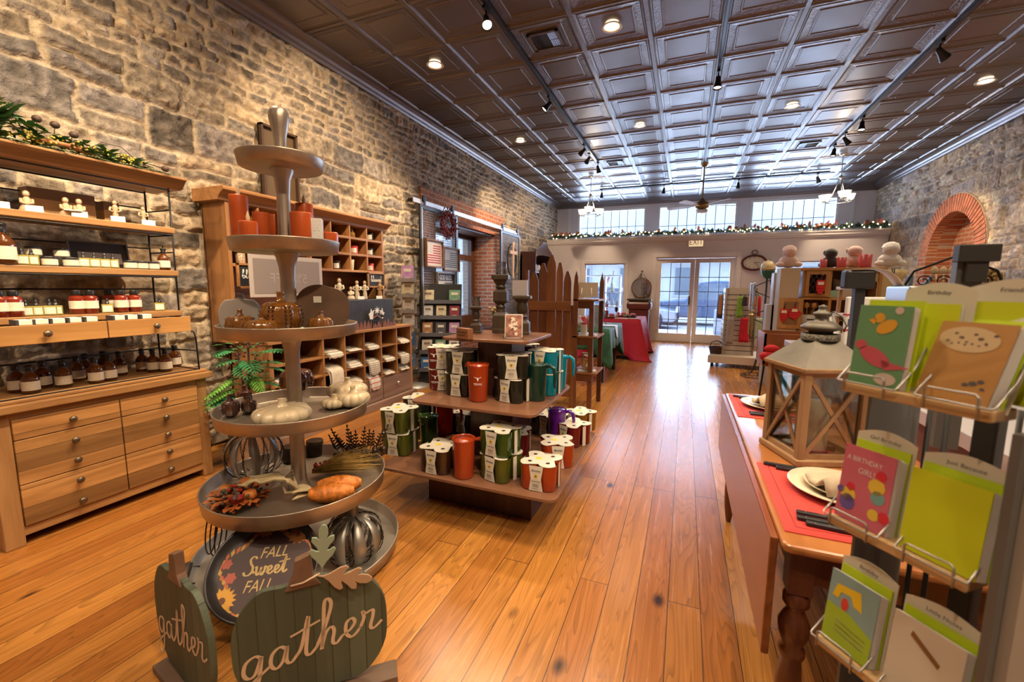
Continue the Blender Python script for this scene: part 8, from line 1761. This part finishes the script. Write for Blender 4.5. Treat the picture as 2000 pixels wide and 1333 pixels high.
for k in range(7): b.tube([((.09+.004*k)*math.cos(a),(.075+.004*k)*math.sin(a),.010+.018*k) for a in [2*PI*i/20 for i in range(20)]],.010,5,closed=True)
b.lathe([(.0,.004),(.088,.005)],n=18,cap=False); b.build('basket_body',plain('dark_wicker',(.07,.03,.02),.6),t); MB().tube([(-.11,0,.12),(-.09,0,.2),(0,0,.23),(.09,0,.2),(.11,0,.12)],.008,5).build('handle',black,t)
# spiral wrought rack with colourful gourd ornaments
sp = thing('spiral_rack','black wrought iron spiral rack with curled feet beside the slat tower','display rack',(1.12,7.45,0)); b = MB().tube([(0,0,.02),(0,0,1.62)],.014,8).build('pole',black,sp)
b = MB().tube([(.16*math.cos(a)*(1.0),.16*math.sin(a),.72+.85*a/(4*PI)) for a in [4*PI*i/60 for i in range(61)]],.007,6); b.build('spiral',black,sp)
for k in range(4):
    a = .5+PI/2*k; c,s_ = math.cos(a),math.sin(a); b = MB().tube([(0,0,.42),(.06*c,.06*s_,.34),(.11*c,.11*s_,.14),(.18*c,.18*s_,.03),(.24*c,.24*s_,.02),(.25*c,.25*s_,.06),(.21*c,.21*s_,.07)],.007,6); b.build('scroll_foot',black,sp)
b = MB().tube([(.26*math.cos(a),.26*math.sin(a),.012) for a in [2*PI*k/32 for k in range(32)]],.007,6,closed=True).tube([(-.26,0,.012),(.26,0,.012)],.006,5).tube([(0,-.26,.012),(0,.26,.012)],.006,5); b.build('base_ring',black,sp)
for (dx,dy,z,r,c1,c2,l_) in ((.0,.0,1.62,.10,(.55,.42,.22),(.02,.12,.06),'large tan and green hand-painted gourd ornament atop the spiral rack'),(.10,.04,1.47,.07,(.50,.22,.15),(.15,.02,.03),'smaller pink and maroon gourd ornament below the large one')):
    t = thing('gourd_ornament',l_,'ornament',(1.12+dx,7.45+dy,z)); MB().lathe([(.01,-r*1.3),(r*.6,-r*.9),(r*.85,-r*.3),(r*.88,-.0)],n=24).build('lower_body',plain('gourd_'+l_.split()[0]+'_low',c2,.35),t); MB().lathe([(r*.88,.0),(r,r*.35),(r*.9,r*.9),(r*.5,r*1.35),(r*.12,r*1.5),(.001,r*1.55)],n=24).build('upper_body',plain('gourd_'+l_.split()[0]+'_up',c1,.35,noise=.25,nscale=18),t)
    b = MB(); b.tube([(r*1.0*math.cos(a),r*1.0*math.sin(a),r*.25) for a in [2*PI*k/24 for k in range(24)]],.008,5,closed=True); b.build('painted_band',plain('gourd_gold',(.55,.36,.10),.4),t); MB().sphere((0,-r*.72,r*.55),r*.42,6,(1,.5,1)).build('painted_oval',plain('gourd_slate',(.04,.06,.09),.4),t)
GLD = plain('gold_tassel',(.45,.28,.07),.45,.4); SLV = plain('silver_chimes',(.6,.6,.65),.25,.9)
for k,(a,z,l,m_,nm,lab) in enumerate(((2.6,1.0,.22,GLD,'gold bell chime cluster','left of the spiral pole'),(3.4,.95,.30,GLD,'long gold chime','lower left of the spiral pole'),(5.2,.95,.34,GLD,'gold tube chime','in front of the spiral pole'),(.3,1.0,.30,SLV,'silver tube chime','right side of the spiral rack'),(6.0,.85,.30,GLD,'short gold chime','lower right of the spiral rack'),(3.0,1.42,.40,SLV,'silver sparkling mobile','upper left of the spiral rack'))):
    t = thing('wind_chime','%s hanging %s' % (nm,lab),'wind chime',(1.12+.18*math.cos(a),7.45+.18*math.sin(a),z)); MB().lathe([(.045,0),(.04,.012),(.004,.03)],n=14).tube([(0,0,.03),(-.02*math.cos(a),-.02*math.sin(a),.06)],.003,4).build('chime_top',m_,t)
    for i in range(5): an = 1.26*i; MB().cyl((.03*math.cos(an),.03*math.sin(an)),.008,-l*(.75+.08*i),-.005,8).build('chime_tube',m_,t)
# kitchen linen hutch
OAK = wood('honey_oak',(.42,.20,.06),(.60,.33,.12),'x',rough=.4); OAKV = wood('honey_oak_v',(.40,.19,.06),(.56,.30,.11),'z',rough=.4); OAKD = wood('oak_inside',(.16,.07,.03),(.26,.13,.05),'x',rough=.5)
HX0,HX1,HXm,HY,HB = 1.37,2.32,1.70,6.55,6.95
hz = lambda py,px=1640: at(px,py,'y',HY).z
zt,zm,zb = hz(523,1640),hz(583,1600),hz(648,1600)
hh = thing('linen_hutch','honey oak hutch with a lattice door and open bays hung with red mitts','hutch',(1.85,6.7,0))
XA = at(1567,560,'y',HY).x; XB = at(1722,560,'y',HY).x; XM = at(1621,560,'y',HY).x; XC = at(1520,610,'y',HY).x
MB().box(XA-.03,XB+.03,HY-.03,HB,zt-.035,zt).box(XA,XB,HY,HB,zm-.02,zm+.015).box(XA,XB,HY,HB,zb-.03,zb).build('board',OAK,hh,world=True,bevel=.004)
for x in (XA,XM-.015,XB-.03): MB().box(x,x+.03,HY,HB,zm,zt-.035).build('upright',OAKV,hh,world=True)
for x in (XA,XM+.0,XB-.03): MB().box(x,x+.03,HY,HB,zb,zm-.02).build('upright',OAKV,hh,world=True)
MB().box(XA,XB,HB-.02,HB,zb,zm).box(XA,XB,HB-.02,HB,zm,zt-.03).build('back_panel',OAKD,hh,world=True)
MB().box(XA,XB,HY+.05,HB,.45,zb-.03).build('lower_cabinet',plain('deep_cherry',(.20,.06,.02),.35,noise=.2,nscale=5),hh,world=True); MB().box(XA+.05,XB-.05,HY+.1,HB-.03,0,.45).build('plinth',plain('tan_plinth',(.45,.32,.20),.5),hh,world=True)
d = MB().box(XA+.03,XA+.07,HY-.02,HY,zm+.02,zt-.04).box(XM-.055,XM-.015,HY-.02,HY,zm+.02,zt-.04).box(XA+.07,XM-.055,HY-.02,HY,zm+.02,zm+.06).box(XA+.07,XM-.055,HY-.02,HY,zt-.085,zt-.04).build('lattice_door',OAKV,hh,world=True,bevel=.002)
b = MB(); 
for k in range(-4,9):
    for s_ in (-1,1):
        xa_ = XA+.07+.06*k; pts = []; w_ = XM-.055-XA-.07; h_ = zt-.085-zm-.06
        t0 = max(0,(-.06*k)/w_ if s_ > 0 else 0)
        x0_,x1_ = (xa_,xa_+h_*.6) if s_ > 0 else (xa_+h_*.6,xa_)
        def cl(x,xx0,xx1): return x
        a_,c_ = Vector((x0_,zm+.06)),Vector((x1_,zt-.085)); lo,hi = XA+.07,XM-.055
        def clip(p,q_2):
            if (p.x < lo and q_2.x < lo) or (p.x > hi and q_2.x > hi): return None
            def f(u,v):
                if u.x < lo: return u+(v-u)*((lo-u.x)/(v.x-u.x))
                if u.x > hi: return u+(v-u)*((hi-u.x)/(v.x-u.x))
                return u
            return f(p,q_2),f(q_2,p)
        r_ = clip(a_,c_)
        if r_: b.tube([(r_[0].x,HY-.01,r_[0].y),(r_[1].x,HY-.01,r_[1].y)],.003,4)
b.build('lattice',plain('lead_lattice',(.16,.14,.12),.4,.5),d,world=True)
MITT = stripe_mat('quilted_red',(.60,.02,.025),(.30,.005,.01),.035,.2,'z'); TAGM = plain('tag_white',(.8,.75,.6),.6)
def mitt(px,py_top,s,lab,kind='mitt',y=HY-.06):
    q = at(px,py_top,'y',y); t = thing('oven_mitt' if kind == 'mitt' else 'pot_holder',lab,'oven mitt' if kind == 'mitt' else 'pot holder',(q.x,y,q.z)); 
    P = [(-.075,0),(.075,0),(.078,-.12),(.07,-.20),(.04,-.27),(0,-.285),(-.04,-.27),(-.07,-.20),(-.078,-.12)] if kind == 'mitt' else [(0,.02),(.13,-.12),(.02,-.26),(-.11,-.20),(-.10,-.05)]
    MB().prism([(x*s,z*s) for x,z in P],-.018*s,.018*s,'y').build('quilted_body',MITT,t,bevel=.008); MB().box(-.055*s,.045*s,-.0215*s,-.019*s,-.09*s,-.03*s).build('paper_tag',TAGM,t); MB().tube([(0,0,0),(.01,0,.04*s),(-.01,0,.04*s),(0,0,0)],.004,5).build('hanging_loop',MITT,t)
    MB().tube([(0,0,.03*s),(0,-.01,.07*s),(.01,.0,.11*s),(.02,.03,.12*s)],.005,5).build('wire_hook',black,t); return t
mitt(1604,548,.62,'red quilted oven mitt hanging on the lattice door of the oak hutch'); mitt(1532,604,.58,'red quilted oven mitt hanging at the left of the lower oak bay'); mitt(1553,601,.62,'red striped pot holder hanging beside the lower mitt','pot')
def simple(name,lab,cat,loc,fn,mat,rz=0,part='body',bevel=0):
    t = thing(name,lab,cat,loc,rz=rz); b = MB(); fn(b); b.build(part,mat,t,bevel=bevel); return t
REDT = plain('red_tin',(.42,.03,.035),.45)
for px,w,h,l_ in ((1606,.036,.105,'small red tin on top of the oak hutch, leftmost'),(1641,.047,.125,'medium red tin on top of the oak hutch'),(1687,.062,.155,'large red tin on top of the oak hutch, rightmost')):
    q = at(px,523,'y',HY+.06); simple('red_tin',l_,'tin',(q.x,HY+.03,zt+.001),lambda b: b.lathe([(w*.98,0),(w*1.05,h*.05),(w,h*.1),(w*1.04,h),(w*.98,h)],n=24),REDT,part='tin_body')
def plush(px,x_off,y,zb_,s,mat,lab,ears=True):
    q = at(px,500,'y',y); t = thing('plush_toy',lab,'soft toy',(q.x,y,zb_)); t.scale = (s,)*3
    MB().sphere((0,0,.09),.11,8,(1.1,.8,.8)).sphere((-.10,-.04,.05),.05,6,(1.2,1,.8)).sphere((.10,-.04,.05),.05,6,(1.2,1,.8)).build('plush_body',mat,t); MB().sphere((0,-.02,.22),.08,8,(1.05,1,.95)).build('plush_head',mat,t)
    if ears:
        for s_ in (-1,1): MB().sphere((s_*.075,.01,.235),.03,5,(.6,.8,1.2)).build('plush_ear',mat,t)
    else: MB().lathe([(.088,.245),(.07,.29),(.03,.31),(.001,.315)],n=16).build('plush_cap',mat,t)
    return t
PW = plain('plush_white',(.74,.72,.70),.95,sheen=.8,bump=.012,nscale=60); PP = plain('plush_pink',(.72,.50,.46),.95,sheen=.8,bump=.012,nscale=60); PB = plain('plush_black',(.015,.015,.018),.8,sheen=.4,bump=.012,nscale=60)
plush(1622,0,HY+.22,zt+.001,.85,PB,'black plush toy on top of the oak hutch'); plush(1668,0,HY+.22,zt+.001,.95,PP,'pale pink plush toy between two red tins on the oak hutch'); plush(1738,0,HY+.15,zt+.001,1.0,PW,'white plush toy at the right end of the oak hutch',False)
MB_ = None
t = thing('tall_carton','tall tan carton standing left of the oak hutch','box',(at(1541,560,'y',HY).x,HY+.05,.0)); MB().box(-.11,.11,-.08,.2,zb-.4,zt+.0).build('carton_body',plain('tan_carton',(.52,.42,.30),.6),t,bevel=.003); MB().box(-.15,.0,.0,.25,0,zb-.4).build('carton_base',plain('tan_carton',(.52,.42,.30),.6),t)
plush(1541,0,HY+.1,zt+.001,.95,PP,'cream pink plush toy on the tall tan carton',False)
t = thing('white_carton','white box stack beside the tall tan carton','box',(at(1524,560,'y',HY+.4).x,HY+.4,0)); MB().box(-.10,.10,-.1,.1,0,zt-.05).box(-.16,.05,-.1,.1,0,zm-.1).build('carton_body',plain('white_carton',(.62,.62,.66),.5),t,bevel=.003)
# contents of the bays
q = at(1577,636,'y',HY+.1); t = thing('utensil_crock','white crock of wooden spoons in the lower oak bay','utensil holder',(q.x,HY+.12,zb+.001)); MB().lathe([(.085,0),(.09,.01),(.092,.20),(.085,.205)],n=24).build('crock',plain('crock_cream',(.60,.55,.48),.4),t); MB().box(-.03,.05,-.094,-.090,.14,.155).build('crock_band',black,t)
for k in range(6): a = k*1.05; MB().tube([(.03*math.cos(a),.03*math.sin(a),.12),(.07*math.cos(a),.07*math.sin(a),.30)],.007,5).sphere((.08*math.cos(a),.08*math.sin(a),.33),.03,5,(1,.6,1.4)).build('wooden_spoon',plain('spoon_brown',(.40,.19,.06),.5),t)
simple('mint_box','mint green small box in the upper open bay','box',(at(1630,575,'y',HY+.1).x,HY+.12,zm+.016),lambda b: b.box(-.06,.06,-.05,.05,0,.085),plain('mint_box',(.36,.55,.40),.5),part='box_body',bevel=.003)
simple('cream_box','cream small box beside the mint one in the upper open bay','box',(at(1652,575,'y',HY+.1).x,HY+.12,zm+.016),lambda b: b.box(-.055,.055,-.05,.05,0,.09),plain('cream_box',(.58,.48,.36),.5),part='box_body',bevel=.003)
simple('throw_pillow','beige pillow standing in the upper open bay','pillow',(at(1645,560,'y',HY+.25).x,HY+.28,zm+.016),lambda b: b.prism([(-.11,0),(.11,0),(.10,.12),(.12,.24),(0,.22),(-.12,.24),(-.10,.12)],-.05,.05,'y'),plain('pillow_beige',(.38,.30,.24),.9),part='pillow_body',bevel=.03)
t = thing('yellow_apron','cream yellow apron hanging over the right end of the oak hutch','apron',(XB+.06,HY+.05,zt-.03)); b = MB(); vs = []
for i in range(9):
    for j in range(7): u = j/6-.5; vs.append((u*(.36 if i < 2 else .20+.02*math.sin(j)),-.02*math.sin(3*j+i*.4)-.02,-.62*i/8))
b.add(vs,[(i*7+j,(i+1)*7+j,(i+1)*7+j+1,i*7+j+1) for i in range(8) for j in range(6)],True); b.build('apron_cloth',plain('apron_cream',(.60,.48,.24),.85),t,solid=.012); MB().tube([(.02,-.05,.02),(.03,-.07,-.06),(.05,-.05,-.12),(.04,-.06,.01)],.006,5).build('hooks',black,t)
simple('metal_trivet','patterned metal trivet in the lower right oak bay','trivet',(at(1630,630,'y',HY+.1).x,HY+.12,zb+.001),lambda b: [b.tube([(.04*math.cos(a)+dx,0,.08+.04*math.sin(a)+dz) for a in [2*PI*k/16 for k in range(16)]],.008,5,closed=True) for dx,dz in ((0,0),(.07,.02),(.03,.08),(-.05,.05))],plain('trivet_metal',(.25,.22,.18),.4,.7),part='scrollwork')
# round side table and red cloth in chest
q = at(1590,651,'y',5.6); t = thing('round_table','small round pale-topped wooden table in front of the oak hutch','table',(q.x,5.75,0)); zz = at(1590,655,'y',5.75).z; MB().lathe([(.001,zz-.025),(.30,zz-.025),(.305,zz-.01),(.30,zz),(.001,zz)],n=36).build('tabletop',plain('worn_top',(.45,.38,.30),.5,noise=.15,nscale=8),t); MB().lathe([(.2,0),(.18,.03),(.05,.08),(.06,.3),(.04,.5),(.08,zz-.04),(.2,zz-.025)],n=20).build('pedestal',PIKD,t)
simple('red_napkin','crumpled coral red cloth on the small round table','cloth',(q.x+.02,5.70,zz+.001),lambda b: b.sphere((0,0,.022),.06,6,(1.6,.8,.35)).sphere((.06,.02,.035),.04,6,(1.2,.8,.7)),plain('coral_cloth',(.62,.07,.05),.8),part='cloth_body')
q0,q1 = at(1494,652,'y',5.0),at(1600,652,'y',5.0); zz0 = at(1494,712,'y',5.0).z
t = thing('open_crate','open cherry wood crate stand holding red cloths by the counter end','crate',(q0.x,5.0,0)); W3 = q1.x-q0.x
MB().box(0,W3,0,.02,zz0,q0.z-.0).build('crate_front_board',plain('crate_cherry',(.26,.09,.03),.4,noise=.2,nscale=6),t); MB().box(0,.02,0,.45,zz0,q0.z).box(0,W3,.43,.45,zz0,q0.z).box(0,W3,0,.45,zz0-.02,zz0).build('crate_sides',plain('crate_cherry',(.26,.09,.03),.4,noise=.2,nscale=6),t); 
MB().tube([(.08,.05,zz0-.02),(.05,.02,0)],.01,6).tube([(W3-.08,.05,zz0-.02),(W3-.05,.02,0)],.01,6).tube([(.08,.4,zz0-.02),(.05,.43,0)],.01,6).tube([(W3-.08,.4,zz0-.02),(W3-.05,.43,0)],.01,6).build('metal_leg',black,t)
t2 = thing('red_cloth_bundle','bundle of crimson cloths with a cream tag draped on the cherry crate','cloth',(q0.x+.14,4.96,zz0+.10)); b = MB(); rq = random.Random(8)
for i in range(9): b.sphere((rq.uniform(-.10,.16),rq.uniform(-.03,.02),rq.uniform(-.06,.07)),rq.uniform(.05,.07),7,(1.3,.5,.8))
b.build('crumpled_cloth',plain('crimson_cloth',(.50,.01,.02),.75,bump=.02,nscale=14),t2); MB().box(.03,.09,-.075,-.068,-.05,.02).build('price_tag',paper,t2)

# small framed door of the lower bay with the mitts on it
sd = MB().box(XC,XA+.02,HY-.05,HY-.03,zb+.03,zm-.0).build('side_door',OAKV,hh,world=True,bevel=.003); MB().box(XC+.05,XA-.03,HY-.054,HY-.0501,zb+.08,zm-.05).build('door_panel',plain('door_panel_brown',(.26,.13,.05),.5),sd,world=True,bevel=.002)
# ================================================================== what is seen through the glass
tag(MB().box(-14,14,YU+.6,40,-.14,-.10).build('street',plain('asphalt',(.30,.31,.33),.8,noise=.06,nscale=3)),kind='structure')
tag(MB().box(-14,14,YF+.2,15.2,-.10,-.02).build('sidewalk',plain('concrete',(.55,.56,.58),.8,noise=.05,nscale=3)),kind='structure')
bd = thing('building','pale building across the street seen through the glass doors','building',(0,26,0)); MB().box(-14,14,-.2,1,-.1,7).build('facade',plain('facade_pale',(.62,.60,.56),.8,noise=.05,nscale=1),bd)
for k in range(7):
    x = -9+3*k; w_ = MB().box(x-.7,x+.7,-.28,-.2,.9,2.6).build('window',plain('far_window_frame',(.5,.5,.5),.5),bd); MB().box(x-.6,x+.6,-.30,-.28,1.0,2.5).build('pane',plain('far_pane',(.14,.17,.20),.2),w_)
MB().box(-14,14,-1.0,-.2,3.0,3.15).build('awning',plain('awning_grey',(.40,.40,.42),.7),bd)
def car(x,y,lab,col,L=4.6,H=1.5,suv=True,flip=1,rz=0):
    t = thing('car',lab,'car',(x,y,-.10),rz=rz); body = plain('car_'+lab.split()[0],col,.2,.4,coat=.6); h = H
    P = [(-L/2,.42),(-L/2+.05,.75),(-L/2+.15,.92),(-L*.22,1.0),(-L*.12,h-.06),(-L*.02,h),(L*.36,h),(L*.44,h-.10),(L/2-.02,.98),(L/2,.5),(L/2-.1,.32),(-L/2+.1,.32)] if suv else [(-L/2,.40),(-L/2+.04,.66),(-L*.25,.84),(-L*.10,h-.1),(L*.02,h),(L*.22,h),(L*.40,.92),(L/2,.86),(L/2,.45),(L/2-.1,.28),(-L/2+.1,.28)]
    P = [(px*flip,pz) for px,pz in P]; MB().prism(P,-.88,.88,'y').build('car_body',body,t,bevel=.05)
    G = [(-L*.18,1.02),(-L*.10,h-.10),(L*.34,h-.10),(L*.40,1.02)] if suv else [(-L*.20,.88),(-L*.08,h-.12),(L*.20,h-.10),(L*.34,.92)]
    G = [(px*flip,pz) for px,pz in G]; MB().prism(G,-.895,.895,'y').build('side_windows',plain('car_glass',(.10,.14,.19),.08),t)
    for wx in (-L*.33,L*.32):
        for wy in (-.80,.80):
            b = MB(); b.M = T(wx*flip,wy,.34,rx=PI/2); b.lathe([(.20,-.11),(.34,-.11),(.36,-.06),(.36,.06),(.34,.11),(.20,.11)],n=28,cap=False); w_ = b.build('wheel',plain('tyre',(.03,.03,.035),.7),t)
            b = MB(); b.M = T(wx*flip,wy,.34,rx=PI/2); b.lathe([(.0,.10),(.06,.11),(.06,.08),(.0,.08)],n=12,cap=False)
            for k in range(10): a = 2*PI*k/10; b.box(-.001,.001,-.001,.001,0,.001) if False else b.add([(.05*math.cos(a-.3),.05*math.sin(a-.3),.10),(.21*math.cos(a-.07),.21*math.sin(a-.07),.10),(.21*math.cos(a+.07),.21*math.sin(a+.07),.10),(.05*math.cos(a+.3),.05*math.sin(a+.3),.10)],[(0,1,2,3)])
            for k in range(10): a = 2*PI*k/10; b.add([(.05*math.cos(a-.3),.05*math.sin(a-.3),-.10),(.21*math.cos(a-.07),.21*math.sin(a-.07),-.10),(.21*math.cos(a+.07),.21*math.sin(a+.07),-.10),(.05*math.cos(a+.3),.05*math.sin(a+.3),-.10)],[(3,2,1,0)])
            b.build('rim',plain('alloy_rim',(.7,.7,.72),.25,.8),w_)
    MB().box(-L/2*flip-.04,-L/2*flip+.06,-.8,-.5,.62,.78).box(-L/2*flip-.04,-L/2*flip+.06,.5,.8,.62,.78).build('headlight',plain('headlight',(.75,.75,.72),.1),t)
    return t
car(1.1,19.0,'dark blue four-wheel-drive car parked across the street',(.05,.09,.18),5.0,1.75,True); car(-2.6,16.6,'silver grey car parked at the kerb, nose to the door',(.30,.34,.40),4.7,1.55,False,-1)
car(4.6,16.7,'pale car parked outside the right shop window',(.45,.48,.52),4.5,1.5,True); car(-6.4,18.5,'white car parked outside the left shop window',(.60,.62,.65),4.5,1.6,True)
t = thing('waste_bin','grey street bin on the pavement outside the right door','bin',(1.05,14.2,-.02)); MB().box(-.22,.22,-.2,.2,0,.75).build('bin_body',plain('bin_grey',(.30,.33,.38),.5),t,bevel=.04)
# display shelves in the left shop window
t = thing('window_shelf','white display shelf with trees inside the left shop window','shelf',(-2.05,12.0,0))
for x in (-.62,-.02,.38): MB().box(x-.02,x+.02,-.12,.12,.0,1.70).build('upright',white,t)
for z in (.35,.82,1.20,1.66): MB().box(-.62,.40,-.13,.13,z,z+.03).build('shelf_board',white,t)
for i,(x,z,h,l_) in enumerate(((-1.88,1.231,.26,'cream cone tree on the top shelf of the left window display'),(-2.0,.851,.27,'white cone tree on the middle shelf of left window display, first'),(-1.86,.851,.22,'white cone tree on the middle shelf of left window display, second'),(-1.74,.851,.25,'white cone tree on the middle shelf of left window display, last'),(-2.40,.851,.20,'small white tree at the left of the window display'))):
    b = MB(); tt = thing('cone_tree',l_,'ornament',(x,12.0,z)); [b.lathe([(.075*(1-k*.22),h*(.1+.2*k)),(.004,h*(.42+.2*k)) if k == 3 else (.03*(1-k*.2),h*(.36+.2*k))],n=14) for k in range(4)]; b.build('tree_tiers',plain('tree_cream' if i == 0 else 'tree_white',(.65,.55,.42) if i == 0 else (.72,.75,.80),.6),tt); MB().cyl((0,0),.015,0,h*.12,8).build('trunk',TWIG,tt)
t = thing('flag','small red white and blue flag outside the left shop window','flag',(-2.25,12.9,1.3),rz=.2); MB().tube([(0,0,-1.32),(.25,0,.55)],.012,6).build('flag_pole',DKW,t); MB().prism([(.0,-.20),(.02,.0),(.18,.45),(.02,.2),(-.12,-.15)],-.006,.006,'y').build('flag_cloth',plain('flag_cloth_red',(.5,.08,.12),.7),t); MB().prism([(.10,.30),(.18,.48),(.02,.24)],-.008,.008,'y').build('flag_canton',plain('flag_blue',(.05,.10,.30),.7),t)
t = thing('spruce_cones','brown wooden cone tree on the sill of the left window','ornament',(-2.33,11.95,0)); bpy.data.objects.remove(t)
# ================================================================== potted greenery between cabinet and hutch
t = thing('potted_palm','mixed green foliage plant in a galvanised pot between cabinet and hutch','plant',(-3.02,2.17,0)); t.scale = (1.18,)*3; MB().lathe([(.10,0),(.13,.30),(.14,.31),(.125,.31)],n=24).build('pot',GAL,t); MB().lathe([(.0,.27),(.125,.28)],n=20,cap=False).build('soil',plain('soil',(.04,.025,.015),.9),t)
LGR = plain('frond_green',(.035,.20,.075),.4,noise=.3,nscale=10); LGR2 = plain('frond_bright',(.13,.36,.05),.45,noise=.25,nscale=10); ra = random.Random(31)
b = MB(); b2 = MB(); b3 = MB()
for i in range(16):
    a = ra.uniform(-2.2,1.4); z = ra.uniform(.35,.75); r0 = ra.uniform(.0,.08); d = (math.cos(a),math.sin(a),ra.uniform(-.15,.8)); frond(b,(r0*math.cos(a),r0*math.sin(a),z),d,(0,0,1),ra.uniform(.16,.26),ra.uniform(.07,.10),9,.45)
for i in range(9):
    a = ra.uniform(-2.0,1.2); frond(b2,(.05*math.cos(a),.05*math.sin(a),ra.uniform(.4,.6)),(math.cos(a),math.sin(a),ra.uniform(.0,.4)),(0,0,1),.24,.05,14,.5)
for i in range(60): a = ra.uniform(0,6.3); r0 = ra.uniform(0,.16); b3.leaf((r0*math.cos(a),r0*math.sin(a),ra.uniform(.3,.85)),(math.cos(a),math.sin(a),.3),(0,0,1),.07,.035,4)
b.build('fronds',LGR,t); b2.build('fern_fronds',LGR2,t); b3.build('leaves',GRN,t); b = MB()
for i in range(40): a = ra.uniform(0,6.3); r0 = ra.uniform(.02,.13); b.sphere((r0*math.cos(a)+.02,r0*math.sin(a),ra.uniform(.55,.85)),.008,3)
b.build('dark_berries',plain('dark_berry',(.10,.015,.02),.4),t); b = MB(); b.tube([(0,0,.28),(.02,.01,.6),(.0,.03,.95)],.006,5).tube([(0,0,.28),(-.03,-.02,.7)],.006,5).build('stem',TWIG,t)
b = MB(); [b.leaf((.08,-.04,.80),(math.cos(k*.7),math.sin(k*.7),.3),(0,0,1),.03,.015,4) for k in range(9)]; b.build('yellow_flower',YEL,t)
